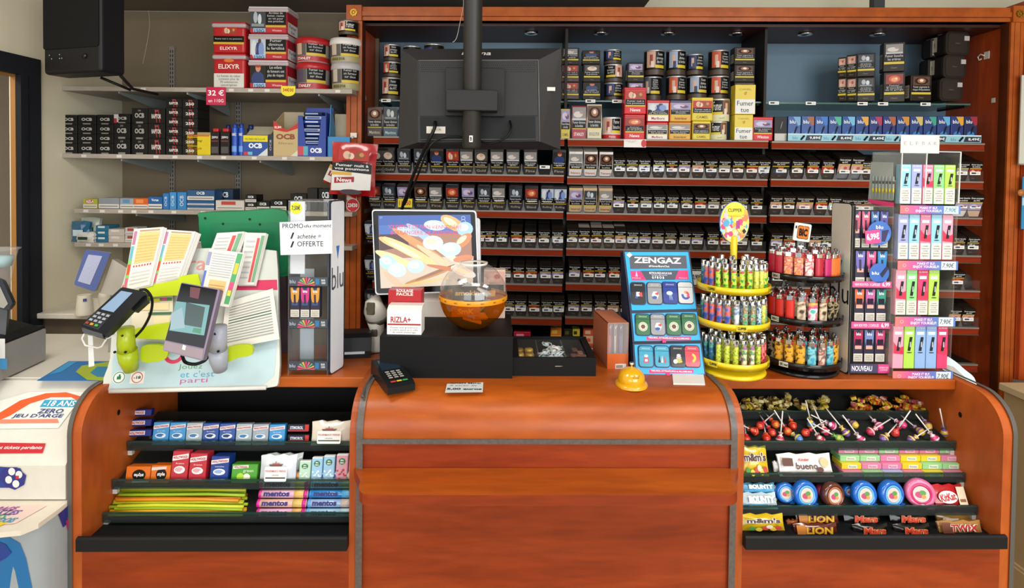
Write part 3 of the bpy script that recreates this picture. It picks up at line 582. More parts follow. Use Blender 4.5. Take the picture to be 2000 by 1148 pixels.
UP_ITEMS = [  # x0 x1 y0 y1 builder label
 (1097, 1131, 160, 194, darkbox('lungs', None, '3a1512'), 'tobacco_tub', 'dark tub with red lungs band standing on the glass shelf beside the monitor edge', 'tub'),
 (1097, 1131, 126, 160, darkbox('lungs', None, '3a1512'), 'tobacco_tub', 'dark tub with red lungs band stacked in the middle beside the monitor edge', 'tub'),
 (1097, 1131, 93, 126, darkbox('foot'), 'tobacco_tub', 'dark tub with blue grey picture on top of the stack beside the monitor', 'tub'),
 (1138, 1173, 160, 195, darkbox('coat'), 'tobacco_tub', 'dark tub with blue coat picture at the bottom of the second stack', 'tub'),
 (1139, 1173, 125, 160, darkbox('baby'), 'tobacco_tub', 'dark tub with pale skin picture in the middle of the second stack', 'tub'),
 (1137, 1172, 98, 125, darkbox('coat'), 'tobacco_tub', 'low dark tub with blue coat picture on top of the second stack', 'tub'),
 (1182, 1218, 160, 196, tin('coat'), 'tobacco_tin', 'small dark tin with blue coat picture at the bottom of the third stack', 'tin'),
 (1182, 1219, 124, 160, tin('skin', True), 'tobacco_tin', 'small dark tin with pink picture at right, middle of the third stack', 'tin'),
 (1181, 1216, 95, 124, tin('coat'), 'tobacco_tin', 'small dark tin with reddish picture on top of the third stack', 'tin'),
 (1225, 1258, 160, 196, darkbox('purple'), 'tobacco_tub', 'dark tub with violet picture half hidden behind the red tub stack', 'tub'),
 (1225, 1258, 122, 160, darkbox('purple'), 'tobacco_tub', 'dark tub with violet picture stacked above the red tub stack', 'tub'),
 (1260, 1297, 147, 195, tin('xray'), 'tobacco_tin', 'large dark tin with ward picture below the pink hand tin', 'tin'),
 (1261, 1301, 96, 146.5, tin('skin'), 'tobacco_tin', 'large dark tin with pink and blue picture, upper one of the fourth stack', 'tin'),
 (1305, 1343, 147, 195, tin('throat'), 'tobacco_tin', 'large dark tin with woman in white picture below the blue tin', 'tin'),
 (1305, 1343, 96, 146.5, tin('couple'), 'tobacco_tin', 'large dark tin with blue picture and crises text, upper one', 'tin'),
 (1346, 1385, 147, 193, tin('couple'), 'tobacco_tin', 'large dark tin with blue apron picture and fertility text', 'tin'),
 (1344, 1377, 104, 146, tin('coat'), 'tobacco_tin', 'smaller dark tin with deep blue picture on the fertility tin', 'tin'),
 (1388, 1428, 147, 195, tin('throat'), 'tobacco_tin', 'large dark tin with orange throat picture, lower of the pair', 'tin'),
 (1389, 1428, 96, 146.5, tin('throat'), 'tobacco_tin', 'large dark tin with orange throat picture, upper of the pair', 'tin'),
 (1434, 1474, 160, 196, darkbox('eye'), 'tobacco_tub', 'dark tub with brown eye picture hidden behind the yellow tubs', 'tub'),
 (1434, 1474, 126, 160, darkbox('eye'), 'tobacco_tub', 'dark tub with brown eye picture just above the yellow tubs', 'tub'),
 (1434, 1475, 92, 126, darkbox('eye'), 'tobacco_tub', 'dark tub with brown eye picture on top of the rightmost stack', 'tub'),
 (741, 778, 150, 196, tin('skin'), 'tobacco_tin', 'large dark tin with impotence text at the bottom beside the inner wall', 'tin'),
 (744, 778, 119, 150, tin('throat'), 'tobacco_tin', 'dark tin with dim picture in the middle beside the inner wall', 'tin'),
 (745, 778, 85, 119, tin('skin'), 'tobacco_tin', 'dark tin with pink picture on top beside the inner wall', 'tin'),
 (783, 818, 88, 196, tin('coat'), 'tobacco_tin', 'tall dark tin whose rim shows over the monitor beside the left stack', 'tin'),
 (824, 863, 84, 196, tin('coat'), 'tobacco_tin', 'tall dark tin whose silver rim shows over the monitor left of the pole', 'tin'),
 (1641, 1656, 110, 150, darkbox('skin'), 'tobacco_tub', 'narrow dark tub at the left end of the right bay, upper', 'tub'),
 (1641, 1656, 150, 197, darkbox('skin'), 'tobacco_tub', 'narrow dark tub at the left end of the right bay, lower', 'tub'),
 (1658, 1676, 105, 150, darkbox('skin'), 'tobacco_tub', 'narrow dark tub second from the left end of the right bay, upper', 'tub'),
 (1658, 1676, 150, 197, darkbox('skin'), 'tobacco_tub', 'narrow dark tub second from the left end of the right bay, lower', 'tub'),
 (1678, 1712, 102, 148, darkbox('xray'), 'tobacco_tub', 'dark tub with grey ward picture, upper of the pair in the right bay', 'tub'),
 (1678, 1712, 149, 197, darkbox('xray'), 'tobacco_tub', 'dark tub with grey ward picture, lower of the pair in the right bay', 'tub'),
 (1732, 1770, 80, 138, darkbox('foot'), 'tobacco_tub', 'tall dark tub with grey seated figure picture on the throat tub', 'tub'),
 (1732, 1770, 139, 198, darkbox('throat'), 'tobacco_tub', 'tall dark tub with pink red picture under the seated figure tub', 'tub'),
 (1778, 1819, 146, 197, darkbox('eye'), 'tobacco_tub', 'dark tub with brown eye picture alone beside the lying black tins', 'tub'),
]
for x0, x1, y0, y1, f, nm, lab, cat in UP_ITEMS:
    dpt = .05 if nm == 'tobacco_tub' else None; cx, z, w_, h_ = rect('K', YG, x0, x1, y0, y1)
    rz = 0 if 'narrow' not in lab and 'tall dark tub' not in lab and 'ward' not in lab else rad(-16 if 'tall' in lab or 'ward' in lab else -40)
    o = f(w_, h_-.0005, .06 if dpt else w_).build(nm, label=lab, cat=cat); put(o, 'K', cx, YG + (w_/2 if nm == 'tobacco_tin' else 0) + (.02 if rz else 0), z, rz)
# black square tins lying on their side, lids towards us
for j, (x0, x1, y0, y1) in enumerate(((1845, 1894, 62, 107), (1840, 1887, 108, 152), (1833, 1880, 153, 197))):
    cx, z, w_, h_ = rect('K', YG, x0, x1, y0, y1); t = thing('lidded_tin', 'black square lidded tin lying on its side, ' + ('topmost', 'middle', 'lowest')[j] + ' of three', 'tin', 'lying black tins')
    put(t, 'K', cx, YG, z, rad(8)); m = MB(); m.prism(rrect(-w_/2, 0, w_/2, h_-.001, .02), .012, .14, '1d1917,.45'); m.T = Matrix.Translation((-w_/2, 0, 0)) @ Matrix.Rotation(-pi/2, 4, 'Z'); m.quad(-.11, h_*.2, -.05, h_*.85, -.0008, 'a39c8c,.7'); m.text('Fumer\ntue', -.08, h_*.5, h_*.4, .04, -.0012, '26221e', rot=pi/2); m.T = None; m.build('tin_body', t)
    m = MB(); m.prism(rrect(-w_/2-.003, -.001, w_/2+.003, h_+.001, .022), 0, .012, '2a2522,.4'); m.prism(rrect(-w_*.42, h_*.08, w_*.42, h_*.92, .016), -.002, 0, '332d29,.4'); m.text('Classic', 0, h_*.5, w_*.25, .006, -.0025, '7c7068', fit=False); m.box(w_*.28, w_*.5, -.004, -.002, h_*.62, h_*.82, 'b8b4b0,.5'); m.build('tin_lid', t)
for j, (x0, x1, y0, y1) in enumerate(((1817, 1835, 76, 112), (1812, 1832, 116, 152))):
    goods('K', YG+.06, x0, x1, y0, y1, lambda w_, h_, d: MB().box(-w_/2, w_/2, 0, .05, 0, h_, '201c19,.5', .004).quad(-w_*.3, h_*.1, w_*.3, h_*.9, -.0005, '8c8678,.6').text('Fumer\ntue', 0, h_*.5, h_*.6, w_*.5, -.001, '26221e', rot=pi/2), 'tobacco_tub', 'dark tub with grey text panel behind the lying black tins, ' + ('upper', 'lower')[j], 'tub')

# flat shelf of the cabinet: pouches, tubs and cartons
def camel(w_, h_, d):
    m = MB(); m.box(-w_/2, w_/2, 0, d, 0, h_, 'd9c12e,.4', .002); m.quad(-w_*.48, .002, w_*.48, h_*.5, -.0006, 'e6e6e2'); m.text('Fumer\ntue', 0, h_*.26, w_*.8, h_*.38, -.0012, '1c1c1c')
    m.text('CAMEL', 0, h_*.84, w_*.62, h_*.06, -.0008, 'a8842a'); m.disc(0, h_*.7, w_*.07, h_*.06, -.0008, 'c8902a', 6); m.disc(w_*.05, h_*.74, w_*.03, h_*.03, -.0008, 'c8902a', 6); return m
def tub(kind, lid, low, brand, mid=None, bc='f0f0f0', side='0b0b0b'): return lambda w_, h_, d: boxtin(kind, WT[kind] if len(WT[kind]) < 40 else "Fumer bouche\nles artères", w_, h_, .07, lid, low, brand, bc, mid)
def pouchf(kind, low, brand, bc='f0f0f0'): return lambda w_, h_, d: pouch_mesh(kind, WARN[2], low, w_, h_, brand, bc)
ROWA = [
 (717, 747, 208, 267, pouchf('eye', '3a2c26', 'Manitou', 'c8b8a0'), 'tobacco_pouch', 'dark brown tobacco pouch beside the left inner wall above the red pouches', 'tobacco pouch'),
 (748, 778, 208, 268, pouchf('xray', '2a4a60', 'Manitou', 'c0d0e0'), 'tobacco_pouch', 'dark blue tobacco pouch just left of the big monitor', 'tobacco pouch'),
 (1095, 1113, 212, 272, pouchf('purple', 'c8b23a', 'CAMEL', '6a5010'), 'tobacco_pouch', 'yellow tobacco pouch cut off by the monitor edge', 'tobacco pouch'),
 (1116, 1145, 206, 272, pouchf('foot', 'a01a2c', 'STANLEY'), 'tobacco_pouch', 'crimson tobacco pouch with grey picture', 'tobacco pouch'),
 (1146, 1175, 203, 272, pouchf('eye', 'd0c8a8', 'BOULE D\'OR', '7a6c3a'), 'tobacco_pouch', 'cream tobacco pouch beside the crimson one', 'tobacco pouch'),
 (1177, 1215, 228, 272, lambda w_, h_, d: tin_mesh('skin', 'Fumer\nbouche', w_/2, h_, band='c02020', body='d8d4ce', lid='e2e2e2', brand='News', bc='ffffff'), 'tobacco_tin', 'low white and red round tin with open lid', 'tin'),
 (1219, 1259, 223, 273, tub('throat', 'c01820', 'c8181e', 'News', 'd82028'), 'tobacco_tub', 'bright red tub with orange throat picture, lower of the stack', 'tub'),
 (1219, 1262, 170, 223, tub('lungs', 'c01820', 'c8181e', 'News', 'd82028'), 'tobacco_tub', 'bright red tub with lungs picture, upper of the stack', 'tub'),
 (1263, 1304, 238, 273, tub('foot', 'c41c24', 'd6d2c6', 'Marlboro', 'e8e2d8', 'a01818'), 'tobacco_tub', 'white tub with red lid, lower of the pair', 'tub'),
 (1263, 1307, 195, 238, tub('couple', 'c41c24', 'c8202a', 'Marlboro', 'e8e2d8', 'a01818'), 'tobacco_tub', 'red and white tub with red lid, upper of the pair', 'tub'),
 (1306, 1349, 238, 273, tub('foot', 'c87c1c', 'd08c20', 'Amsterdamer', 'e0a83a', '6a3c10'), 'tobacco_tub', 'orange tub with orange lid, lower of the pair', 'tub'),
 (1308, 1350, 195, 238, tub('purple', '28285a', 'd08c20', 'Amsterdamer', 'e0a83a', '6a3c10'), 'tobacco_tub', 'orange tub with dark blue lid rim, upper of the pair', 'tub'),
 (1352, 1387, 236, 273, tub('eye', 'd8c024', 'd8c024', 'CAMEL', 'dcc83a', '8a6c18'), 'tobacco_tub', 'yellow tub with brown eye picture, lower of the pair', 'tub'),
 (1351, 1392, 190, 236, tub('lungs', 'd8c024', 'd8c024', 'CAMEL', 'dcc83a', '8a6c18'), 'tobacco_tub', 'yellow tub with red lungs picture, upper of the pair', 'tub'),
 (1388, 1424, 236, 273, lambda w_, h_, d: tin_mesh('eye', 'Fumer', w_/2, h_, band='d8d4a8', body='e0dcc0', lid='d8d4b8', brand='1637', bc='8a8a3a', flip=True), 'tobacco_tin', 'cream round tin with pale print, lower of the pair', 'tin'),
 (1390, 1430, 192, 236, lambda w_, h_, d: tin_mesh('eye', 'Fumer', w_/2, h_, band='d8d4a8', body='e0dcc0', lid='d8d4b8', brand='1637', bc='8a8a3a', flip=True), 'tobacco_tin', 'cream round tin with pale print, upper of the pair', 'tin'),
 (1434, 1470, 223.5, 274, camel, 'tobacco_carton', 'yellow and white carton reading Fumer tue, lower of the stack', 'carton'),
 (1435, 1475, 165, 223, camel, 'tobacco_carton', 'yellow and white carton reading Fumer tue, upper of the stack', 'carton'),
 (1470, 1509, 228, 275, tub('purple', 'c8141c', 'c8141c', 'Winston', 'd8202a'), 'tobacco_tub', 'red tub with violet picture at the end of the middle bay', 'tub'),
]
for x0, x1, y0, y1, f, nm, lab, cat in ROWA:
    cx, z, w_, h_ = rect('K', KF+.02, x0, x1, y0, y1)
    put(f(w_, h_-.0005, .06).build(nm, label=lab, cat=cat), 'K', cx, KF+.02 + (w_/2 if nm == 'tobacco_tin' else 0), z)
x_, z_ = hy('K', 1240, 280, KF-.011); o = MB().box(-.05, .05, -.001, 0, -.018, .018, 'e8e4de').disc(.040, 0, .012, .017, -.0016, 'c81c20').text('PRIX 30G\n17,50', -.018, .008, .05, .010, -.0016, 'b07068').build('price_card', label='white and red price card under the red lungs tubs', cat='price card'); put(o, 'K', x_, KF-.011, z_)
def blupack(top, front='1c3f86', plain=False):
    def f(w_, h_, d):
        m = MB(); m.box(-w_/2, w_/2, 0, .055, 0, h_, front + ',.35', .001); y = -.0006
        if plain: m.quad(-w_*.48, .002, w_*.48, h_*.32, y, 'c8c4be'); m.tube([(-w_*.05, -.002, h_*.5), (w_*.1, -.002, h_*.8)], .003, '888888', 6); return m
        m.poly([(-w_*.1, h_*.98), (w_*.49, h_*.98), (w_*.49, h_*.66), (w_*.3, h_*.62)], y, top+',.4'); m.text('blu', -w_*.15, h_*.78, w_*.5, h_*.14, y-.0005, 'f0f4fa', bold=.01, fit=False)
        m.prism([(-w_*.05, h_*.3), (w_*.05, h_*.3), (w_*.25, h_*.58), (w_*.15, h_*.6)], -.003, -.0008, '15161c'); m.disc(0, h_*.25, w_*.3, h_*.15, y, '2c7fc0', 14)
        m.add([(-w_*.46, .003, h_+.0006), (w_*.46, .003, h_+.0006), (w_*.46, .05, h_+.0006), (-w_*.46, .05, h_+.0006)], [(0, 1, 2, 3)], top + ',.4'); return m
    return f
tops = [('88909a', '1b1c20'), ('6fa0c8', '1e4c94'), ('9a5a34', '1e4c94'), ('2f6fc0', '1e4c94'), ('3fae8c', '1a4488'), ('6fb4d8', '1c4a90'), ('d8a03a', '1a3c80'), ('a82c54', '1a2f74'), ('a85a2c', '1a2f74'), ('c8882c', '1a3a7c'), ('c8b46a', '1a3a7c'), ('3a9a84', '1a3a7c'), ('5fa8d8', '1a3a7c'), ('d8a02c', '1a2f74'), ('9c1c34', '141f54')]
tn = 'plain steel blue brown royal green sky amber crimson rust orange straw teal azure gold scarlet'.split()
for i, (tc, fc) in enumerate(tops):
    x0 = 1512+i*26.5; y1 = 276 if i == 0 else 262.5
    goods('K', KF+.03, x0, x0+24.5, 227 if i else 228, y1 if i == 0 else 276, blupack(tc, fc, i == 0), 'vape_refill_box', f'{"black" if i == 0 else "deep blue"} vape refill box with {tn[i]} top flap in the right bay', 'vape box', 'vape refill boxes in the right bay')
cx, z, w_, h_ = rect('K', KF+.012, 1537, 1914, 262.5, 277)
t = thing('price_strip', 'pale blue price strip with dark price tabs under the vape refill boxes', 'price strip'); put(t, 'K', cx, KF+.012, z); m = MB(); m.box(-w_/2, w_/2, -.003, 0, 0, h_, '8fc4d4,.4'); m.quad(-w_/2, h_-.004, w_/2, h_, -.0035, 'dfe6e8')
for k, (u, s) in enumerate(((1592, '9,89€'), (1653, '8,49€'), (1716, '8,49€'), (1776, '8,49€'), (1835, '8,49€'), (1903, '8,49€'))):
    x = hy('K', u, 270, KF)[0]-cx
    m.prism([(x-.04, .003), (x+.03, .003), (x+.035, .026), (x-.032, .026)], -.0045, -.003, '1a2136'); m.text(s, x+.004, .0145, .05, .014, -.005, 'eef2f6', bold=.02); m.tube([(x-.06, -.006, .006), (x-.045, -.006, .024)], .004, '15161c', 6)
    m.text('blu', x-.085, .014, .03, .014, -.0035, '3a7f9c', fit=False)
m.build('strip', t)
# lowest shelf of the middle bays: small boxes
for j, (x0, x1, y0, y1, c, c2, nm, lab) in enumerate((
 (1003, 1036, 648, 664, 'b01c34', 'e88a9c', 'candy_box', 'crimson and pink flat box behind the black display tray'), (1075, 1096, 640, 664, 'd8862c', 'f0b050', 'candy_box', 'orange stacked box behind the black display tray'),
 (1101, 1117, 642, 662, '2c2c22', '5a5a30', 'candy_box', 'dark olive box beside the yellow ones'), (1118, 1132, 642, 655, 'd8c83a', '3a3420', 'candy_box', 'yellow and black striped box behind the tray'),
 (1139, 1162, 641, 664, 'd8603a', 'e8c0a0', 'candy_bag', 'orange and pink sweet bag behind the tray corner'), (1164, 1182, 644, 664, 'd85a18', 'e8762c', 'candy_box', 'plain orange box behind the tray corner'), (976, 1000, 640, 668, '9a8a80', 'c8b8a8', 'candy_box', 'beige small box beside the black card box'))):
    def f(w_, h_, d, c=c, c2=c2):
        m = MB(); n = 3
        for i in range(n): m.box(-w_/2, w_/2, 0, .05, h_*i/n+.0004, h_*(i+1)/n, (c if i % 2 == 0 else c2)+',.4', .002); m.quad(-w_*.35, h_*(i+.25)/n, w_*.1, h_*(i+.7)/n, -.0006, c2 if i % 2 == 0 else c)
        return m
    cx, z, w_, h_ = rect('K', KF+.03, x0, x1, y0, 686); goods('K', KF+.03, x0, x1, y0, 686, f, nm, lab, 'box' if nm != 'candy_bag' else 'bag')

# ================================================================ side shelves on the wall
SF = 2.52
SHS = [(110, 166.5, 680, 176), (108, 299, 680, 307), (144, 406.5, 680, 415.5), (145, 472.5, 680, 482)]
SN = ['topmost', 'second', 'third', 'lowest']; SHZ = []
for j, (xa_, ya, xb_, yb) in enumerate(SHS):
    xl_, z1 = hy('S', xa_, ya, SF); xr_, z2 = hy('S', 688, yb, SF); z = (z1+hy('S', 560, ya+(yb-ya)*(560-xa_)/(680-xa_), SF)[1])/2; SHZ.append(z)
    t = thing('wall_shelf', f'grey wall shelf with small price tags, {SN[j]} of the four beside the cabinet', 'shelf', 'grey side shelves'); put(t, 'S', xl_, SF, z)
    L_ = xr_-xl_; m = MB(); m.box(0, L_, 0, YB-SF-.012, -.020, 0, 'shelfgrey', .001, 1); m.build('board', t)
    for px in ((228, 362) if j == 0 else (233, 383, 505) if j in (1,) else (262, 505)) + ((620,) if j == 0 else ()):
        x = hy('S', px, ya+20, SF)[0]-xl_; m = MB(); m.prismx([(.01, -.021), (.36, -.021), (.388, -.09), (.36, -.09), (.01, -.030)], x, x+.006, '8e9694,.4'); m.build('bracket', t)
    for px in {0: (280, 452, 490, 522, 660), 1: (164, 233, 305, 342, 390, 437, 497, 556, 610), 2: (168, 200, 236, 262, 295, 340, 397, 455, 493, 520), 3: (173, 198, 226)}[j]:
        x = hy('S', px, ya+3, SF)[0]-xl_; m = MB(); m.box(x-.011, x+.011, -.0015, 0, -.016, -.004, 'd8d4cc'); m.build('price_tag', t)
for px in (338, 467):
    x, z = hy('S', px, 300, YB-.012); t = thing('shelf_rail', 'slotted grey upright wall rail ' + ('nearer the corner' if px == 338 else 'nearer the cabinet'), 'rail', 'slotted wall rails'); put(t, 'S', x, YB-.012, 1.05)
    m = MB(); m.box(-.014, .014, -.012, 0, 0, 1.22, '85807a,.4', .001, 1); rl = m.build('rail', t)
    m = MB()
    for i in range(54):
        for q in (-.006, .006): m.box(q-.002, q+.002, -.0125, -.012, .02+i*.022, .034+i*.022, '1a1816')
    m.build('slots', rl)
def sgoods(x0, x1, y0, sh, fn, name, label, cat, group=None, y=None, d=.1, rz=0, ybase=None):
    y = SF+.02 if y is None else y
    z = SHZ[sh]; a = hy('S', (x0+x1)/2, y0, y); l = hy('S', x0, y0, y)[0]; r = hy('S', x1, y0, y)[0]
    if ybase is not None: z = hy('S', (x0+x1)/2, ybase, y)[1]
    o = fn(r-l-.0008, a[1]-z-.0005, d).build(name, label=label, cat=cat, group=group); return put(o, 'S', a[0], y, z+.0003, rz)
def bucket_square(lid, body, draw):
    def f(w_, h_, d):
        m = MB(); d = w_*.72; m.box(-w_/2*.94, w_/2*.94, .004, d-.004, 0, h_-.02, body+',.35', .012, 3); m.box(-w_/2, w_/2, 0, d, h_-.026, h_-.006, 'b8a8ac,.3', .008); m.box(-w_/2*.97, w_/2*.97, .003, d-.003, h_-.008, h_, lid+',.35', .004); draw(m, w_, h_, d); return m
    return f
def elixyr_a(m, w_, h_, d):
    y = .003; photo(m, -w_*.2, h_*.60, w_*.25, h_*.84, y, 'lungs'); m.quad(-w_*.44, h_*.36, w_*.44, h_*.55, y, '0c0c0c'); m.text('Fumer nuit à vos poumons', 0, h_*.455, w_*.78, h_*.055, y-.0005, 'd8d8d8'); m.quad(-w_*.44, h_*.29, w_*.44, h_*.355, y, 'd8b22c'); m.text('ELIXYR', 0, h_*.16, w_*.5, h_*.10, y, 'f0e8e0', bold=.015)
def elixyr_b(m, w_, h_, d):
    y = .003; m.quad(-w_*.44, .004, w_*.44, h_*.43, y, 'd8d4cc'); m.text('La fumée du tabac\ncontient plus de\n70 substances\ncancérigènes', 0, h_*.22, w_*.68, h_*.34, y-.0005, '3a3634'); m.text('ELIXYR', 0, h_*.63, w_*.62, h_*.13, y, 'f0e8e0', bold=.015); m.disc(0, h_*.80, w_*.15, h_*.05, y, 'd8762c')
def winbig(kind):
    def g(m, w_, h_, d):
        y = .003; photo(m, -w_*.44, h_*.20, -w_*.06, h_*.86, y, kind); m.quad(-w_*.06, h_*.32, w_*.44, h_*.86, y, '171513'); m.text(WT[kind] if kind != 'xray' else 'Arrêtez de\nfumer, restez\nen vie pour\nvos proches', w_*.19, h_*.6, w_*.42, h_*.4, y-.0005, 'd8d8d8'); m.quad(-w_*.06, h_*.24, w_*.44, h_*.32, y, 'd8a82c')
        m.quad(-w_*.44, .006, w_*.44, h_*.22, y+.0003, 'b81c2c'); m.text('Winston', w_*.22, h_*.13, w_*.3, h_*.07, y, 'f0e0e0', fit=False); m.quad(-w_*.36, .008, -w_*.06, h_*.20, y-.001, '9cc4e0'); m.text('150G', -w_*.21, h_*.11, w_*.24, h_*.12, y-.0015, '1c3a6a', bold=.02)
        m.T = Matrix.Translation((w_/2*.94, 0, 0)) @ Matrix.Rotation(pi/2, 4, 'Z'); m.quad(.01, h_*.5, d-.01, h_*.84, -.0006, 'a01828'); m.quad(.01, .006, d-.01, h_*.46, -.0006, 'dcdcdc'); m.text('Fumer\ntue', d/2, h_*.25, d*.6, h_*.3, -.001, '1c1c1c'); m.T = None
    return g
def bucket_round(lid, band, brand, kind, bc='f0f0f0'):
    def f(w_, h_, d):
        r = w_/2*.95; m = MB(); m.lathe([(r*.93, 0), (r*.95, .003), (r, h_-.03), (r, h_-.022)], '9a9490,.3', 0, w_/2, n=28); m.lathe([(r*1.02, h_-.03), (r*1.05, h_-.026), (r*1.05, h_-.014), (r*1.02, h_-.010), (r*1.01, h_), (r*.9, h_-.001)], lid+',.3', 0, w_/2, n=28); m.cap(r*.93, h_-.002, lid+',.3', 0, w_/2)
        m.T = Matrix.Translation((0, w_/2, 0)); R_ = r*1.003
        m.lathe([(R_*.955, .006), (R_*.965, h_*.24)], band+',.35', n=28); c = {'baby': 'd0a890', 'throat': '5a4a60', 'eye': 'c8b8a8'}[kind]
        def P_(a0, a1, z0, z1, c, q=1): m.lathe([(R_*.97+.001*q, z0), (R_+.001*q, z1)], c, n=8, a0=a0, a1=a1)
        P_(-1.1, -.1, h_*.26, h_*.82, '5a5654'); P_(-.75, -.35, h_*.3, h_*.75, c, 2); P_(-.05, 1.15, h_*.36, h_*.82, '121212'); P_(-.05, 1.15, h_*.26, h_*.36, 'd8b83a')
        m.text('Fumer tue\nun fumeur\nsur deux', R_*.52, h_*.6, R_*.85, h_*.32, 0, 'd0d0d0', bend=R_+.002); m.text(brand, -R_*.25, h_*.14, R_*.9, h_*.11, 0, bc, bend=R_+.001, bold=.02); m.T = None; return m
    return f
B_ = 'tobacco buckets on the topmost side shelf'
sgoods(413, 480, 104, 0, bucket_square('c02430', 'b81c20', elixyr_b), 'tobacco_bucket', 'red square bucket with white text panel', 'bucket', B_)
sgoods(412, 480, 42, 0, bucket_square('c02430', 'b81c20', elixyr_a), 'tobacco_bucket', 'red square bucket with lungs picture on top of the white panelled one', 'bucket', B_, ybase=104)
for k, (y0_, yb_, kd) in enumerate(((117, 171, 'coat'), (66, 117, 'couple'), (12, 66, 'xray'))):
    sgoods(483, 563, y0_, 0, bucket_square('d0ccd0' if k != 1 else 'b8b4b8', 'a81c28', winbig(kd)), 'tobacco_bucket', f'big square bucket marked 150, {("lowest", "middle", "topmost")[k]} of its stack of three', 'bucket', B_, ybase=None if k == 0 else yb_)
sgoods(567, 634, 120, 0, bucket_round('b02028', 'b01c24', 'STANLEY', 'throat'), 'tobacco_bucket', 'round bucket with red lid, lower of the red lidded pair', 'bucket', B_)
sgoods(565, 634, 71, 0, bucket_round('b02028', 'b01c24', 'STANLEY', 'baby'), 'tobacco_bucket', 'round bucket with red lid, upper of the red lidded pair', 'bucket', B_, ybase=120)
sgoods(637, 700, 121, 0, bucket_round('b8b4b4', 'a8a070', 'BOULE D\'OR', 'eye', '3a3420'), 'tobacco_bucket', 'round bucket with clear lid beside the cabinet post, lower', 'bucket', B_)
sgoods(634, 700, 72, 0, bucket_round('e0dcd8', 'a8a070', 'BOULE D\'OR', 'eye', '3a3420'), 'tobacco_bucket', 'round bucket with white lid beside the cabinet post, upper', 'bucket', B_, ybase=121)
sgoods(662, 700, 43, 0, lambda w_, h_, d: tin_mesh('skin', 'Fumer', w_/2, h_, lid='8a8684'), 'tobacco_tin', 'dark tin half hidden by the cabinet post on the round buckets', 'tin', None, y=SF+.06, ybase=72)
# price cards hanging from the shelf edge
def card(fr, y, x0, x1, y0, y1, fn, name, label, cat, tilt=0):
    cx, z, w_, h_ = rect(fr, y, x0, x1, y0, y1); m = MB(); fn(m, w_, h_); o = m.build(name, label=label, cat=cat); return put(o, fr, cx, y, z, 0, tilt)
card('S', SF-.004, 403, 441, 170, 205, lambda m, w_, h_: (m.box(-w_/2, w_/2, -.001, 0, 0, h_, 'c82850,.3'), m.text('32 €', 0, h_*.68, w_*.82, h_*.32, -.0016, 'fafafa', bold=.02), m.text('en 110G', .0, h_*.24, w_*.78, h_*.18, -.0016, 'fafafa')), 'price_card', 'pink red price card reading 32 € under the red buckets', 'price card')
card('S', SF-.004, 549, 577, 168, 188, lambda m, w_, h_: (m.poly([(-w_/2, h_)] + [(-w_/2*cos(pi*i/12), h_*.5-h_*.5*sin(pi*i/12)) for i in range(13)] + [(w_/2, h_)], -.001, 'e8d820,.4'), m.poly([(w_/2, h_)] + [(w_/2*cos(pi*i/12), h_*.5-h_*.5*sin(pi*i/12)) for i in range(13)] + [(-w_/2, h_)], 0, 'e8d820,.4'), m.text('34€00', 0, h_*.62, w_*.75, h_*.36, -.0016, 'b83818', bold=.02)), 'price_tag', 'yellow rounded price tag reading 34€ under the big buckets', 'price tag')
# second shelf: tube boxes
def tubebox(brand, lid='17181a', red=False, big=False):
    def f(w_, h_, d):
        m = MB(); m.box(-w_/2, w_/2, 0, d, 0, h_, '1c1b1b,.4', .001, 1); y = -.0006
        if red:
            for q in (-.12, .06): m.poly([(w_*(q+.12), h_*.06), (w_*(q+.17), h_*.06), (w_*(q+.08), h_*.9), (w_*(q+.02), h_*.9)], y, 'a82428')
            m.text(brand, 0, h_*.46, w_*.56, h_*.30, y-.0004, 'e4dcd4', bold=.03); m.text('250', 0, h_*.82, w_*.16, h_*.12, y-.0004, 'd08080')
        else:
            m.text(brand, 0, h_*.52, w_*.60, h_*.32, y, 'b8b4ac', bold=.04); m.box(-w_*.22, w_*.22, -.0006, 0, 0, h_*.12, '8a857c')
            if big: m.text('250', 0, h_*.84, w_*.18, h_*.1, y, 'b8b4ac')
        return m
    return f
def boxes(xs, ys, brand, sh, kindlab, red=False, big=False, name='tube_box', grp='', cat='box', d=.10):
    for ci, (x0, x1) in enumerate(xs):
        n = len(ys)-1
        for r_ in range(n):
            sgoods(x0, x1, ys[r_], sh, tubebox(brand, red=red, big=big), name, f'{kindlab}, {ORD[n-1-r_] if n > 1 else "only"} up in {"the" if len(xs) == 1 else ORD[ci]+" column of the"} stack', cat, grp, ybase=None if r_ == n-1 else ys[r_+1], d=d)
boxes([(119, 150), (152, 187), (189, 221)], [224, 243, 261.5, 280, 299], 'OCB', 1, 'small black cigarette tube box', grp='small black tube boxes')
boxes([(222, 253.5)], [240.5, 271, 302], 'OCB', 1, 'taller black tube box beside the small ones', big=True, grp='large black tube boxes')
sgoods(222, 254, 222, 1, lambda w_, h_, d: tubebox('OCB')(w_, h_, d).quad(-w_*.48, h_*.1, -w_*.2, h_*.95, -.001, 'c8c0bc').quad(-w_*.48, 0, -w_*.3, h_*.5, -.0015, 'a82838'), 'tube_box', 'torn open black tube box with white and red corner', 'box', ybase=240.5)
boxes([(257, 288)], [211, 241, 272, 302], 'OCB', 1, 'taller black tube box marked 250', big=True, grp='large black tube boxes')
boxes([(289, 322)], [211, 241, 270, 302], 'RAPTOR', 1, 'tall black box with red claw print', red=True, grp='large red lettered boxes')
boxes([(324, 355)], [192, 210, 228, 247, 265, 283, 302], 'RAPTOR', 1, 'low black box with red claw print', red=True, grp='low red lettered boxes')
boxes([(356, 386)], [193, 212, 231, 250, 268, 285, 302], '250', 1, 'black box turned sideways with small red mark', red=True, grp='sideways black boxes')
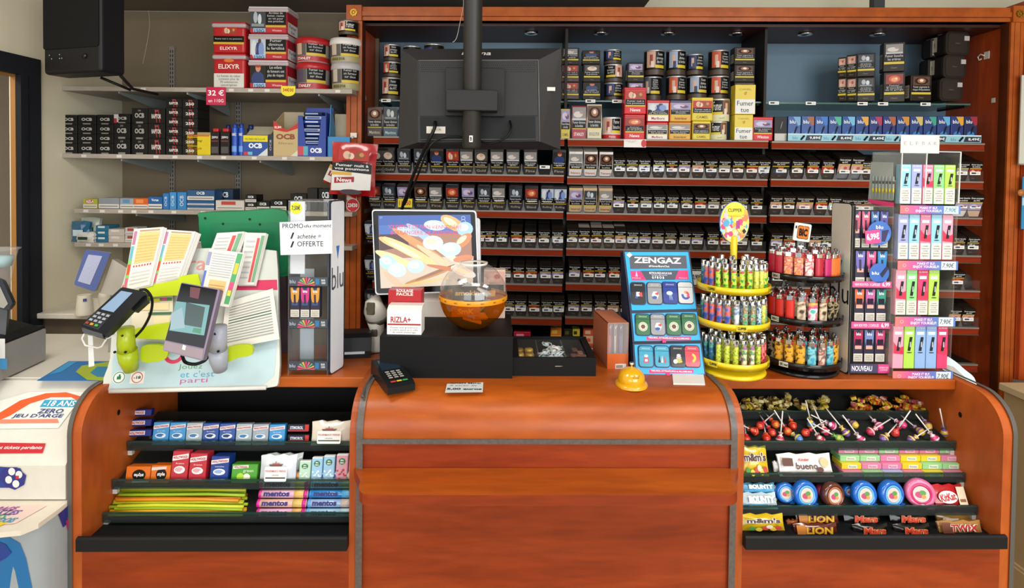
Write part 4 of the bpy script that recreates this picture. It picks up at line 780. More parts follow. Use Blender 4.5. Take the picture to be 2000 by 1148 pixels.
def gasbox(w_, h_, d):
    m = MB(); m.box(-w_/2, w_/2, 0, d, 0, h_*.9, 'd8c010,.4', .003); m.box(-w_/2, w_/2, 0, d, h_*.86, h_, 'a89060,.6', .002); m.quad(-w_*.46, h_*.82, w_*.46, h_*.88, -.0006, 'c8661a'); m.text('zig-zag', -w_*.1, h_*.62, w_*.55, h_*.12, -.0008, '4a3c10', shear=.3); m.text('style', 0, h_*.28, w_*.3, h_*.14, -.0008, 'a03418', shear=.3); return m
sgoods(364, 411, 258, 1, gasbox, 'filter_tip_box', 'bright yellow filter box with orange rim', 'box')
def can(body, top, txt, cap):
    def f(w_, h_, d):
        r = w_/2; m = MB(); m.lathe([(r*.96, 0), (r, .003), (r, h_*.86), (r*.9, h_*.88), (r*.55, h_*.9)], body+',.3', 0, r, n=18); m.lathe([(r*.7, h_*.88), (r*.7, h_*.99), (r*.5, h_)], cap+',.35', 0, r, n=14); m.cap(r*.5, h_, cap, 0, r)
        m.T = Matrix.Translation((0, r, 0)); m.text(txt, 0, h_*.66, r*1.4, h_*.09, 0, 'e8e4e0', bend=r+.0012, bold=.03); m.lathe([(r+.0005, h_*.12), (r+.0005, h_*.3)], top, n=10, a0=-.8, a1=.8); m.T = None; return m
    return f
for k, (a, b) in enumerate(((411, 428), (430, 448))): sgoods(a, b, 250, 1, lambda w_, h_, d: MB().box(-w_/2, w_/2, 0, w_, 0, h_*.86, '201c1c,.35', .002).box(-w_*.33, w_*.33, w_*.15, w_*.85, h_*.86, h_, 'b82028,.35', .004).text('ZIPPO', 0, h_*.66, w_*.75, h_*.08, -.0006, 'e4e0dc', bold=.03).quad(-w_*.4, h_*.5, w_*.4, h_*.55, -.0006, '6a2420').quad(-w_*.4, h_*.08, w_*.4, h_*.32, -.0006, '4a4644'), 'lighter_fuel', 'black lighter fluid bottle with red cap, ' + ('beside the yellow box', 'beside the blue cans')[k], 'bottle', 'red capped fuel bottles')
for k, (a, b) in enumerate(((450, 463), (464, 475))): sgoods(a, b, 241, 1, can('1c4cb0', '6a9ae0', 'FLAMGAZ', '1c3a8c'), 'gas_can', 'slim blue gas can, ' + ('beside the black bottles', 'beside the yellow and blue carton')[k], 'can', 'slim blue gas cans')
for k, (a, b) in enumerate(((437, 449), (480, 494))): sgoods(a, b, 243, 1, can('16245c', '2a3c80', 'GAZ', '16245c'), 'gas_can', 'dark blue gas can standing behind, ' + ('left', 'right') [k] + ' of the slim pair', 'can', 'dark blue gas cans', y=SF+.08)
def ocbblue(w_, h_, d):
    m = MB(); d = .09; m.prismx([(0, 0), (0, h_*.66), (.03, h_*.7), (d, h_), (d, 0)], -w_/2, w_/2, 'b0a890,.6'); y = -.0006
    m.quad(-w_/2, 0, w_/2, h_*.46, y, '1c4a9c'); m.quad(-w_/2, h_*.46, w_/2, h_*.66, y, 'e0d01c'); m.text('FILTRES REGULAR', 0, h_*.54, w_*.82, h_*.06, y-.0005, '4a4414'); m.text('OCB', 0, h_*.33, w_*.56, h_*.17, y-.0005, 'eef0f4', bold=.05); m.poly([(w_*.1, 0), (w_/2, 0), (w_/2, h_*.26)], y-.0004, 'd0d4d8'); m.quad(-w_*.48, .004, -w_*.3, h_*.13, y-.0006, 'c83440'); m.quad(-w_*.3, .004, -w_*.12, h_*.13, y-.0006, '6ab8c8'); return m
sgoods(475, 523, 244, 1, ocbblue, 'filter_carton', 'open counter carton, yellow over blue, with white lettering', 'carton')
sgoods(524, 533, 262, 1, lambda w_, h_, d: MB().box(-w_/2, w_/2, 0, .06, 0, h_, '16243c,.4').text('OCB', 0, h_*.5, h_*.5, w_*.4, -.0006, 'c0c8d0', rot=pi/2), 'rolling_paper_pack', 'narrow dark blue pack wedged between the cartons', 'pack')
def ocbtan(w_, h_, d):
    m = MB(); d = .11; n = 10; top = [(-w_/2+w_*i/n, h_*.56+h_*.22*abs(i/n-.55)**1.2*1.9) for i in range(n+1)]
    m.prism([(-w_/2, 0), (w_/2, 0)] + top[::-1], 0, .003, 'c0a878,.6'); m.prismx([(.003, 0), (.003, h_*.7), (d, h_), (d, 0)], -w_/2, -w_/2+.003, 'b8a078,.6'); m.prismx([(.003, 0), (.003, h_*.7), (d, h_), (d, 0)], w_/2-.003, w_/2, 'b8a078,.6'); m.box(-w_/2, w_/2, d, d+.003, 0, h_, 'a89c80,.6')
    y = -.0006; m.poly([(-w_/2, h_*.57), (-w_*.02, h_*.52), (w_*.06, h_*.52), (w_/2, h_*.6)] + [p for p in top[::-1]], y, 'c02420'); m.text('SLIM', -w_*.32, h_*.62, w_*.28, h_*.05, y-.0005, 'f0dcd0', bold=.03); m.text('OCB', 0, h_*.42, w_*.78, h_*.12, y-.0004, '8a4424', bold=.05); m.text('filtres', 0, h_*.28, w_*.6, h_*.05, y-.0004, '9a8050'); m.poly([(w_*.2, 0), (w_/2, 0), (w_/2, h_*.13)], y, 'd4ccb8'); return m
sgoods(534, 582, 214, 1, ocbtan, 'filter_carton', 'tall open tan carton with red upper edge and brown lettering', 'carton')
def ocbbags(w_, h_, d):
    m = MB(); hb = h_*.8; d = .10
    m.prism([(-w_/2, 0), (w_/2, 0), (w_/2, hb), (w_*.34, hb), (w_*.22, hb*.28), (-w_*.22, hb*.28), (-w_*.34, hb), (-w_/2, hb)], 0, .003, '1c3c98,.4'); m.box(-w_/2, -w_/2+.003, .003, d, 0, hb, '1c3c98,.4'); m.box(w_/2-.003, w_/2, .003, d, 0, hb*1.08, '1c3c98,.4'); m.box(-w_/2, w_/2, d, d+.003, 0, h_, '1c3c98,.4')
    m.text('OCB', w_*.15, h_*.12, w_*.42, h_*.10, -.0006, 'f0f0f4', bold=.05); m.quad(-w_*.49, .004, -w_*.3, h_*.2, -.0006, 'c84450'); m.quad(-w_*.3, .004, -w_*.14, h_*.2, -.0006, '5aa8b8'); return m
carton_bags = sgoods(582, 637, 206, 1, ocbbags, 'filter_carton', 'dark blue open carton full of small filter bags', 'carton')
for i in range(9):
    sgoods(592+(i % 2)*3, 628+(i % 2)*3, 0, 1, lambda w_, h_, d, i=i: MB().prismx([(.0, -.006), (-.004, 0), (.0, .008), (.05, .012), (.05, -.004)], -w_/2, w_/2, ['2a48a0,.2', 'b8c0d0,.2', '20305c,.2'][i % 3], None, False).quad(-w_*.4, -.002, w_*.3, .004, -.0045, ['c8d0e0', '2848a8', '98a8c8'][i % 3]), 'filter_bag', f'small shiny blue filter bag in the dark blue carton, {ORD[i]} from the bottom', 'bag', 'filter bags in the blue carton', y=SF+.03).location = turn(ANG['S'], (hy('S', 611+(i % 2)*3, 290, SF+.03)[0], SF+.03, SHZ[1]+.045+i*.0185))
def skycarton(w_, h_, d):
    m = MB(); d = .10; m.prismx([(0, 0), (0, h_*.38), (.02, h_*.4), (.04, h_), (.043, h_), (d, h_*.55), (d, 0)], -w_/2, -w_/2+.003, '2c84c0,.4'); m.box(-w_/2, w_/2, 0, .003, 0, h_*.38, '2c84c0,.4'); m.box(-w_/2, w_/2, d, d+.003, 0, h_*.85, 'a89c84,.6'); m.text('Rizla', w_*.1, h_*.18, w_*.6, h_*.1, -.0006, 'c0d8e8', bold=.02); return m
sgoods(640, 684, 203, 1, skycarton, 'filter_carton', 'sky blue open carton beside the cabinet post', 'carton')
# third shelf: paper booklets and packs
def ppack(c, c2, txt='', n=1, white=True, side=False):
    def f(w_, h_, d):
        m = MB(); d = .07
        for i in range(n):
            z0, z1 = h_*i/n, h_*(i+1)/n-.0005
            m.box(-w_/2+.0006*i, w_/2-.0003*i, 0, d, z0, z1, c+',.4', .001, 1)
            if white and not side: m.box(-w_*.485, w_*.485, -.0008, 0, z0+(z1-z0)*.06, z0+(z1-z0)*.42, 'd4d0c8'); m.box(-w_*.44, w_*.44, -.0011, -.0008, z0+(z1-z0)*.2, z0+(z1-z0)*.27, '55524e')
            if c2: m.quad(-w_*.3, z0+(z1-z0)*.55, w_*.2, z0+(z1-z0)*.9, -.0009, c2)
            if txt:
                if side: m.text(txt, 0, (z0+z1)/2, (z1-z0)*.6, w_*.4, -.0013, 'e8ecf0', rot=pi/2)
                else: m.text(txt, .0, z0+(z1-z0)*.72, w_*.5, (z1-z0)*.28, -.0013, 'e8ecf0', fit=False, bold=.03)
        return m
    return f
T3 = [(162, 190, 388, 'a8a83c', 'b82c20', 'RIZLA', 1, 'small lime and red booklet box at the corner end'), (192, 233, 386, '8a8f94', None, '', 1, 'silver grey booklet box beside the lime one'), (234, 262, 387, '98a0a4', '5a8ab0', '', 1, 'silver booklet box with pale blue corner'), (260, 289, 387, 'd06020', 'e88a4c', '', 1, 'orange booklet box'),
      (289, 317, 384, '1c5c9c', None, 'Vogue', 1, 'deep blue booklet box with white script'), (318, 330, 377, '2470b4', None, 'OCB', 1, 'narrow blue upright pack, first of three'), (331, 344, 375, '3a8cc8', None, 'OCB', 1, 'narrow light blue upright pack, second of three'), (346, 364, 375, '3080c0', None, 'OCB', 1, 'blue upright pack, third of three'),
      (365, 419, 392, '1c5688', None, '', 2, 'dark blue wide booklet box under the stacked blue box'), (421, 477, 391, 'd0c8c0', 'b84038', '', 1, 'white and red flat booklet pair'), (479, 501, 380, '1d1d1a', '3c3c34', 'OCB', 2, 'black booklet box pair with pale marks'), (501, 527, 393, '1d1d1a', '46503a', 'OCB', 1, 'black booklet box with green dot'), (528, 560, 390, '1b1a1a', None, 'OCB', 1, 'black booklet box with white strip beside the promo stand'), (567, 599, 378, '1b1a1a', None, 'OCB', 1, 'black booklet box behind the promo sheet'), (600, 620, 367, '222020', None, '', 1, 'tall black pack leaning behind the promo stand'), (622, 650, 368, '1c1b1b', None, 'OCB', 1, 'tall black box nearest the cabinet post')]
for a, b, y0, c, c2, tx, n, lab in T3: sgoods(a, b, y0, 2, ppack(c, c2, tx, n, side='upright' in lab, white='tall' not in lab), 'rolling_paper_box' if 'pack' not in lab else 'rolling_paper_pack', lab + ' on the third shelf', 'box')
sgoods(365, 419, 371, 2, ppack('1e4f80', None, 'OCB'), 'rolling_paper_box', 'dark blue box stacked on the wide one', 'box', ybase=392)
sgoods(420, 455, 369, 2, ppack('14304c', None, 'OCB', white=False), 'rolling_paper_box', 'navy box standing behind the white and red pair', 'box', y=SF+.11)
# lowest shelf: bags and small boxes
def bag(c, c2):
    def f(w_, h_, d):
        m = MB(); r2 = random.Random(int(w_*1e6)); vs = []; n = 5
        for j in range(n+1):
            for i in range(n+1):
                u, v = i/n-.5, j/n; vs.append((u*w_+r2.uniform(-.003, .003), -.014*sin(pi*(u+.5))*sin(pi*v)+r2.uniform(-.002, .002), v*h_+(r2.uniform(-.004, .004) if j else 0)))
        fs = [(j*(n+1)+i, j*(n+1)+i+1, (j+1)*(n+1)+i+1, (j+1)*(n+1)+i) for j in range(n) for i in range(n)]; m.add(vs, fs, c+',.25,0,0,.3'); m.add([(a, b_+.012, z) for a, b_, z in vs], fs, c+',.3'); m.quad(-w_*.3, h_*.3, w_*.25, h_*.6, -.016, c2); return m
    return f
sgoods(140, 176, 432, 3, bag('2c6080', 'c0d0d8'), 'filter_bag', 'crumpled blue filter bag at the corner end of the lowest shelf', 'bag')
sgoods(160, 196, 425, 3, bag('b8beb0', '2c6a44'), 'filter_bag', 'crumpled white and green filter bag behind the blue one', 'bag', y=SF+.06)
sgoods(150, 184, 454, 3, bag('d0cdc4', '2a3a30'), 'filter_bag', 'white filter bag with dark marks under the blue one', 'bag', y=SF+.005)
sgoods(186, 213, 440, 3, ppack('2c6c8c', 'd0d8d8', '', 3, False), 'filter_box', 'stack of blue and white filter boxes on the lowest shelf', 'box')
sgoods(211, 243, 447, 3, ppack('c0b4a8', 'd8d0c8', '', 2, False), 'filter_box', 'pale beige box pair on the lowest shelf', 'box')
sgoods(244, 268, 444, 3, ppack('c0bcb8', 'a83c34', '', 2, True), 'filter_box', 'white box with red lettering beside the game slips', 'box')
sgoods(376, 396, 465, 3, ppack('4c4440', None, '', 1, True), 'filter_box', 'grey box peeping between the game slips and the green sign', 'box')
# hanging red pouches on the post hook
def hang(u, w_=.205, h_=.235):
    m = MB(); n = 10; vs = []
    for j in range(n+1):
        for i in range(n+1):
            a, v = i/n-.5, j/n; wv = w_*(1-.06*sin(pi*v)); vs.append((a*wv, -.03*sin(pi*(a+.5))**.7*sin(pi*min(1, v*1.1))**.6-.002*sin(i*2.3+j), v*h_))
    fs = [(j*(n+1)+i, j*(n+1)+i+1, (j+1)*(n+1)+i+1, (j+1)*(n+1)+i) for j in range(n) for i in range(n)]; m.add(vs, fs, 'b8141c,.22,0,0,.6', True); m.add([(a, -b_+.002, z) for a, b_, z in vs], fs, 'a8141c,.25,0,0,.4', True)
    y = -.036; photo(m, -w_*.3, h_*.66, w_*.35, h_*.86, y, 'lungs'); m.poly([(-w_*.42, h_*.46), (w_*.42, h_*.42), (w_*.42, h_*.60), (w_*.0, h_*.66), (-w_*.42, h_*.60)], y, '0c0b0b,.3'); m.text("Fumer nuit à\nvos poumons", 0, h_*.53, w_*.74, h_*.13, y-.001, 'eaeaea', bold=.02)
    m.poly([(-w_*.42, h_*.08), (w_*.42, h_*.12), (w_*.42, h_*.42), (-w_*.42, h_*.46)], y+.0006, 'e0dcd8,.3'); m.quad(-w_*.42, h_*.38, w_*.0, h_*.44, y-.0005, 'd8a83a'); m.poly([(-w_*.36, h_*.22), (w_*.06, h_*.26), (w_*.06, h_*.36), (-w_*.36, h_*.33)], y-.0008, '9c1820'); m.text('News', -w_*.15, h_*.29, w_*.32, h_*.08, y-.0014, 'f0e8e4', bold=.03)
    m.disc(w_*.0, h_*.07, w_*.24, h_*.05, y-.0004, '3a2c34'); return m
x, z = hy('K', 692, 280, KF-.06)
o = hang(1).build('hanging_pouch', label='shiny red pouch of tobacco hanging foremost from the post hook', cat='tobacco pouch'); put(o, 'K', x+.010, KF-.115, z-.235, rad(4), 0, rad(3))
o = hang(1, .18, .21).build('hanging_pouch', label='shiny red pouch hanging behind and swung towards the side shelves', cat='tobacco pouch'); put(o, 'K', x-.07, KF-.055, z-.215, rad(-8), 0, rad(26))
card('K', KF-.045, 676, 702, 377, 412, lambda m, w_, h_: (m.box(-w_*.45, w_*.3, -.001, 0, h_*.6, h_, 'd8c8c0'), m.disc(0, h_*.33, w_*.5, w_*.5, -.0016, 'e8d8d4'), m.disc(0, h_*.33, w_*.46, w_*.46, -.002, 'c81c24'), m.text('23€50', 0, h_*.33, w_*.72, h_*.22, -.0025, 'fafafa', bold=.03)), 'price_card', 'round red price sticker reading 23€50 on the cabinet post', 'price card')
card('K', KF-.02, 777, 805, 388, 405, lambda m, w_, h_: (m.box(-w_/2, w_/2, -.001, 0, 0, h_, 'e0cc1c'), m.text('11€50', 0, h_*.55, w_*.8, h_*.6, -.0016, 'c02c18', bold=.03)), 'price_card', 'yellow price card with red figures behind the till screen', 'price card')
card('K', KF-.02, 1350, 1371, 529, 556, lambda m, w_, h_: (m.box(-w_/2, w_/2, -.001, 0, 0, h_, 'dcdcd8'), m.text('0,90€', 0, h_*.55, w_*.8, h_*.45, -.0016, '1c1c1c', bold=.03)), 'price_card', 'white price card reading 0,90€ between the blue display and the lighters', 'price card')
# ================================================================ things on the counter
class Plane:
    """a tilted plane standing in the room; px(x, y) says where the line of sight through the photo meets it, in the plane's own metres"""
    def __init__(s, loc, rz=0, rx=0, ry=0):
        s.loc = Vector(loc); s.rot = (rx, ry, rz); s.R = Matrix.Rotation(rz, 3, 'Z') @ Matrix.Rotation(ry, 3, 'Y') @ Matrix.Rotation(rx, 3, 'X'); s.Ri = s.R.transposed()
    def px(s, x, y, dy=0):
        o = s.Ri @ (EYE-s.loc); d = s.Ri @ (FW + RT*((x-1000)/FPX) + UP*((CY-y)/FPX)); t = (dy-o.y)/d.y; return (o.x+d.x*t, o.z+d.z*t)
    def pts(s, *q, dy=0): return [s.px(a, b, dy) for a, b in q]
    def put(s, o): o.location = s.loc; o.rotation_euler = s.rot; return o
def bez(*q, n=8):
    """smooth a px outline: Catmull-Rom through the points"""
    out = []
    k = len(q)
    for i in range(k):
        p0, p1, p2, p3 = [Vector(q[(i+j-1) % k]) for j in range(4)]
        for t in range(n):
            u = t/n; out.append(tuple(.5*((2*p1)+(p2-p0)*u+(2*p0-5*p1+4*p2-p3)*u*u+(3*p1-p0-3*p2+p3)*u**3)))
    return out
def cnt(px, py, z=TOP): return hz('C', px, py, z)

# ---- hanging monitor with its pole
yM = 1.80; x, z = hy('C', 937, 190, yM)
pl = Plane((x, yM, z), rad(-1)); t = thing('monitor', 'big black monitor hanging with its back to us in front of the cabinet', 'monitor'); pl.put(t)
P4 = pl.pts((780, 92), (1098, 90), (1096, 291), (775, 289))
q = pl.pts((816, 118), (1052, 117), (1054, 276), (817, 278))
m = MB(); m.prism(P4, .030, .055, '202023,.35'); m.build('front_bezel', t)
m = MB(); Pa = [(p[0], .030, p[1]) for p in P4]; Qa = [(p[0], -.004, p[1]) for p in q]; m.add(Pa+Qa, [(i, (i+1) % 4, 4+(i+1) % 4, 4+i) for i in range(4)] + [(4, 5, 6, 7)], '29282a,.38'); m.build('back_shell', t)
m = MB(); inn = pl.pts((819, 121), (1049, 120), (1050, 226), (820, 227)); m.prism(inn, -.0085, -.004, '2c2b2c,.42'); pa = m.build('inner_panel', t)
m = MB()
for i in range(58):
    for j in range(5):
        a, b = pl.px(823+i*3.85+(j % 2)*1.9, 124+j*4.2); m.disc(a, b, .0018, .0018, -.0089, '0c0c0c', 6)
m.build('vent_holes', pa)
m = MB(); rc = pl.pts((821, 229), (1045, 228), (1046, 275), (822, 276)); m.prism(rc, -.0060, -.004, '121213,.5'); m.build('port_recess', t)
m = MB()
for (a, b, c_) in (((818, 119), (1051, 118), 0), ((1051, 118), (1054, 277), 1)):
    p1, p2 = pl.px(*a), pl.px(*b); m.tube([(p1[0], -.006, p1[1]), (p2[0], -.006, p2[1])], .0016, '6a6866,.3', 6)
p1, p2 = pl.px(822, 273), pl.px(1045, 272); m.tube([(p1[0], -.007, p1[1]), (p2[0], -.007, p2[1])], .0012, '55534f,.4', 6); m.build('edge_ridge', t)
m = MB(); a = pl.px(939, 106, .012); m.text('iiyama', a[0]-.014, a[1], .094, .016, .004, 'b8b4ae', shear=.25, bold=.02)
m.build('lettering', t, label='light grey maker lettering cut by the pole')
m = MB(); a = pl.px(852, 254); m.box(a[0]-.030, a[0]+.030, -.0075, -.006, a[1]-.011, a[1]+.011, 'c8c2b4'); m.text('S/N 1179', a[0], a[1], .04, .006, -.0079, '4a4844', fit=False); m.build('rating_plate', t); m = MB(); a = pl.px(1075, 173); m.box(a[0]-.016, a[0]+.016, .008, .0095, a[1]-.006, a[1]+.006, 'd0ccc4'); m.build('sticker', t)
for i, (a, b) in enumerate(((898, 150), (962, 149))):
    m = MB(); c_ = pl.px(a, b); m.T = Matrix.Translation((c_[0], -.0085, c_[1])) @ Matrix.Rotation(pi/2, 4, 'X'); m.cyl(.004, 0, .003, 'steel', n=10); m.build('screw', t)
yP = 1.735; xP, zP = hy('C', 921, 290, yP); xt, zt_ = hy('C', 920, 0, yP)
t2 = thing('ceiling_pole', 'thick dark metal ceiling pole that carries the hanging monitor', 'pole'); put(t2, 'C', xP, yP, zP)
r_ = .0285; m = MB(); m.lathe([(r_*.8, 0), (r_, .008), (r_, 2.75-zP)], '2b2a29,.45,.3', n=28); m.cap(r_*.8, 0, '1a1a1a', n=28); m.build('tube', t2)
m = MB(); a = hy('C', 872, 217, yP-.01); b = hy('C', 972, 178, yP-.01); m.box(a[0]-xP, b[0]-xP, -.036, .028, a[1]-zP, b[1]-zP, '242323,.45', .003); cl = m.build('clamp', t2)
m = MB(); m.box(-.085, .10, .028, .05, a[1]-zP-.01, a[1]-zP+.14, '222121,.5', .002); m.build('mount_plate', t2)
m = MB(); m.box(-.006, .005, -.0312, -.0285, .018, .038, 'd8d6d0', .001); m.text('B', -.0005, .028, .006, .012, -.0315, '2a2a2a', bold=.04); m.build('tag', t2, label='small white tag on the pole end')
def cable(name, label, pts, r=.0035, col='0e0e0e,.4', cat='cable'):
    """pts: (px, py, depth) joined by a smooth curve"""
    w3 = []
    for px, py, y in pts: a = hy('C', px, py, y); w3.append(Vector((a[0], y, a[1])))
    out = []; k = len(w3)
    for i in range(k-1):
        p0, p1, p2, p3 = w3[max(i-1, 0)], w3[i], w3[i+1], w3[min(i+2, k-1)]
        for tt in range(8): u = tt/8; out.append(.5*((2*p1)+(p2-p0)*u+(2*p0-5*p1+4*p2-p3)*u*u+(3*p1-p0-3*p2+p3)*u**3))
    out.append(w3[-1]); return MB().tube(out, r, col, 8).build(name, label=label, cat=cat)
cable('power_cable', 'thick black twisted cable falling from the hanging monitor behind the till screen', [(850, 238, 1.788), (848, 252, 1.770), (832, 285, 1.780), (808, 340, 1.860), (797, 372, 1.900), (786, 405, 1.940), (780, 440, 1.960)], .0055)
cable('video_cable', 'thin black cable looping from the monitor ports past the pole', [(996, 236, 1.788), (998, 252, 1.770), (986, 270, 1.765), (955, 280, 1.770), (925, 272, 1.780), (880, 266, 1.770), (850, 276, 1.775), (834, 296, 1.780), (815, 345, 1.860), (790, 400, 1.930)], .0032)
cable('loose_wire', 'thin pale wire dangling from the ceiling beside the pole', [(905, -10, 1.780), (905, 12, 1.780), (899, 42, 1.780), (893, 70, 1.780), (888, 80, 1.780), (884, 82, 1.780)], .0009, 'b8b4ac')
cable('loose_wire', 'pale loose wire hanging on the wall beside the speaker', [(290, 20, 2.920), (292, 50, 2.910), (287, 85, 2.900), (279, 124, 2.900)], .0012, 'b8b090')

# ---- black card box with the till screen, rizla boxes and globe on it
bx0, by = cnt(741, 740); bx1 = cnt(1000, 741)[0]; BY = by; bz = hy('C', 870, 657, by)[1]
o = MB().box(-(bx1-bx0)/2, (bx1-bx0)/2, 0, .26, 0, bz-TOP, 'matblack', .0015).box((bx1-bx0)/2-.0022, (bx1-bx0)/2+.0008, -.0008, .004, 0, bz-TOP, '0c0c0c,.5').build('card_box', label='long plain black box under the till screen and the globe', cat='box'); put(o, 'C', (bx0+bx1)/2, BY, TOP)
ys_ = BY+.215; x, z = hy('C', 831, 492, ys_); pl = Plane((x, ys_, z), rad(-3), rad(-7)); t = thing('till_screen', 'large white framed till screen showing loaves and a red bakery notice', 'screen'); pl.put(t)
def ip(q, cx=830, cy=492, k=1.0): return [(cx+(a-cx)*k, cy+(b-cy)*k) for a, b in q]
cor = [(726, 409), (930, 411), (936, 569), (733, 576)]
def rounded(q, r, n=5):
    out = []; k = len(q)
    for i in range(k):
        p, a, b = Vector(q[i]), Vector(q[i-1]), Vector(q[(i+1) % k]); u, v = (a-p).normalized()*r, (b-p).normalized()*r
        for j in range(n+1): s_ = j/n; out.append(tuple((p+u)*(1-s_)**2+p*2*s_*(1-s_)+(p+v)*s_**2))
    return out[::-1] if False else out
m = MB(); m.prism(rounded(pl.pts(*cor), .012), 0, .022, 'e2e4e8,.3'); m.prism(rounded(pl.pts((895, 425), (936, 425), (938, 560), (900, 565)), .01), .022, .045, 'd4d6da,.4'); m.build('case', t)
m = MB(); m.prism(rounded(pl.pts((728, 411.5), (928, 413.5), (933.5, 567), (735.5, 573)), .010), -.0012, 0, '0a0a0c,.15'); m.build('bezel', t, label='black glass bezel')
S4 = pl.pts((739, 421), (919, 419), (924, 555), (744, 563)); m = MB(); E_ = ',.25,0,'
m.poly(S4, -.0016, '9a6a52'+E_+'1.5'); m.poly(pl.pts((739, 421), (919, 419), (920, 436), (740, 440)), -.0019, '2c58a8'+E_+'1.2'); m.poly(pl.pts((740, 440), (920, 436), (921, 455), (741, 458)), -.0019, '3d6cb8'+E_+'1.2')
def lp(*q): return pl.pts(*q)
def blob(cx, cy, a, b, ang, col, dy, n=16):
    an = rad(ang); return m.poly(lp(*[(cx+a*cos(2*pi*i/n)*cos(an)-b*sin(2*pi*i/n)*sin(an), cy+a*cos(2*pi*i/n)*sin(an)+b*sin(2*pi*i/n)*cos(an)) for i in range(n)]), dy, col+E_+'1.5')
m.poly(lp((741, 458), (790, 456), (800, 480), (742, 490)), -.0019, '5a2a24'+E_+'.6'); m.poly(lp((741, 505), (925, 500), (924, 555), (744, 563)), -.0018, 'd8c4ac'+E_+'1.2')
k = -.0021
for i, (cx, cy, a, b, an, c) in enumerate([(800, 452, 26, 7, 15, 'a8c4e0'), (850, 440, 22, 10, 5, 'b4cfe6'), (884, 436, 26, 12, 30, 'e0a060'), (908, 447, 16, 14, 0, '9cc0e4'), (905, 470, 20, 10, -40, 'd07a48'), (830, 462, 44, 7, 35, '9db4d0'), (775, 478, 38, 8, 22, 'e8b070'), (800, 490, 60, 9, 27, 'f0c080'), (818, 478, 62, 7, 32, 'c88a50'), (770, 505, 40, 8, 22, 'f2cc8c'), (855, 505, 50, 6, 33, 'e2b890'), (872, 495, 46, 6, 35, 'f0d0b0'), (758, 512, 17, 14, 20, 'a4c8e8'), (776, 527, 18, 14, 10, 'bcd4ea'), (812, 520, 17, 13, 0, 'b0cce8'), (846, 474, 20, 14, 0, 'c8dcee'), (880, 487, 21, 14, -5, 'b8d4ee'), (905, 505, 20, 7, -10, 'c87a50'), (770, 548, 26, 7, 40, 'e0a888'), (835, 540, 46, 4, -18, 'b07840'), (850, 532, 42, 3, -22, '8a5a34'), (830, 550, 50, 3, -10, 'd8b070'), (872, 524, 40, 4, 10, 'b86a3c'), (905, 530, 26, 9, 20, 'e8cdb8')]):
    blob(cx, cy, a, b, an, c, k-i*.00003)
    if b > 8: blob(cx-a*.15, cy-b*.2, a*.6, b*.5, an, 'e8eef4' if c[0] in '9ab' else 'ffe0ac', k-i*.00003-.00001)
c1 = pl.px(831, 443); m.text('ICI DEPOT DE PAIN VIENNOISERIE', c1[0], c1[1], pl.px(900, 443)[0]-pl.px(757, 443)[0], .0125, -.0032, 'f01420'+E_+'1.6', rot=rad(.8)); c1 = pl.px(830, 454); m.text('BOULANGERIE DE PEYRIGNAC', c1[0], c1[1], pl.px(896, 454)[0]-pl.px(764, 454)[0], .0125, -.0032, 'f01420'+E_+'1.6', rot=rad(.8))
c1 = pl.px(745, 425); m.text('DT', c1[0], c1[1], .009, .006, -.0032, 'd0e0f0,.3,0,1'); c1 = pl.px(905, 426); m.ring(c1[0], c1[1], .005, .0065, -.0032, 'd0e0f0,.3,0,1'); m.ring(c1[0], c1[1]-.012, .007, .0085, -.0032, 'd0e0f0,.3,0,1', 12, 0, pi); m.build('display', t)
m = MB(); pf = pl.pts((850, 560), (870, 560), (900, 560)); m.T = pl.R.transposed().to_4x4() @ Matrix.Translation(-pl.loc); sx, sz = hy('C', 848, 635, BY+.16)
m.T = (Matrix.Translation(pl.loc) @ pl.R.to_4x4()).inverted()
x0, x1 = hy('C', 823, 600, ys_+.02)[0], hy('C', 905, 600, ys_+.02)[0]; m.prismx([(ys_+.0, bz+.0), (ys_+.0, bz+.05), (ys_+.035, bz+.14), (ys_+.06, bz+.14), (ys_+.09, bz)], x0, x1, 'dcd8d0,.3', smooth=False); m.T = None; m.build('stand', t, label='white plastic stand')
# RIZLA boxes
x, z, w_, h_ = rect('C', BY+.012, 755, 823, 603, 655); z = bz
t = thing('rolling_paper_box', 'white box with red lettering standing on the black box', 'box'); put(t, 'C', x, BY+.014, bz, rad(-2))
m = MB(); m.box(-w_/2, w_/2, 0, .055, 0, h_*.93, 'e8e6e2,.4', .001, 1); m.quad(-w_*.48, h_*.36, w_*.48, h_*.42, -.0006, 'a01c28'); m.text('RIZLA+', -w_*.1, h_*.57, w_*.58, h_*.22, -.0006, 'a82030', bold=.02); m.box(-w_*.49, w_*.49, -.001, 0, h_*.02, h_*.34, 'f0eeea'); m.text("Fumer nuit gravement\nà votre santé et à celle\nde votre entourage", 0, h_*.18, w_*.8, h_*.26, -.0014, '3c4048'); m.build('box_body', t)
m = MB(); m.prismx([(0, h_*.93), (.055, h_*.93), (.055, h_*1.05), (.02, h_*1.05)], -w_/2, w_/2, 'dedcd8,.4'); m.build('box_lid', t)
x2, z2, w2, h2 = rect('C', BY+.085, 759, 824, 565, 603)
t = thing('rolling_paper_display', 'red upright display card lettered FACILE behind the white box', 'display box'); put(t, 'C', x2, BY+.075, bz, rad(-2)); hh = hy('C', 790, 566, BY+.08)[1]-bz
m = MB(); m.box(-w2/2, w2/2, 0, .05, 0, hh, 'a8141c,.35', .001, 1); m.text('FACILE', 0, hh*.90, w2*.5, .009, -.0008, 'e8d8d0', bold=.03); m.text('ROULAGE', 0, hh*.99, w2*.5, .009, -.0008, 'e8d8d0', bold=.03); m.build('card_body', t)
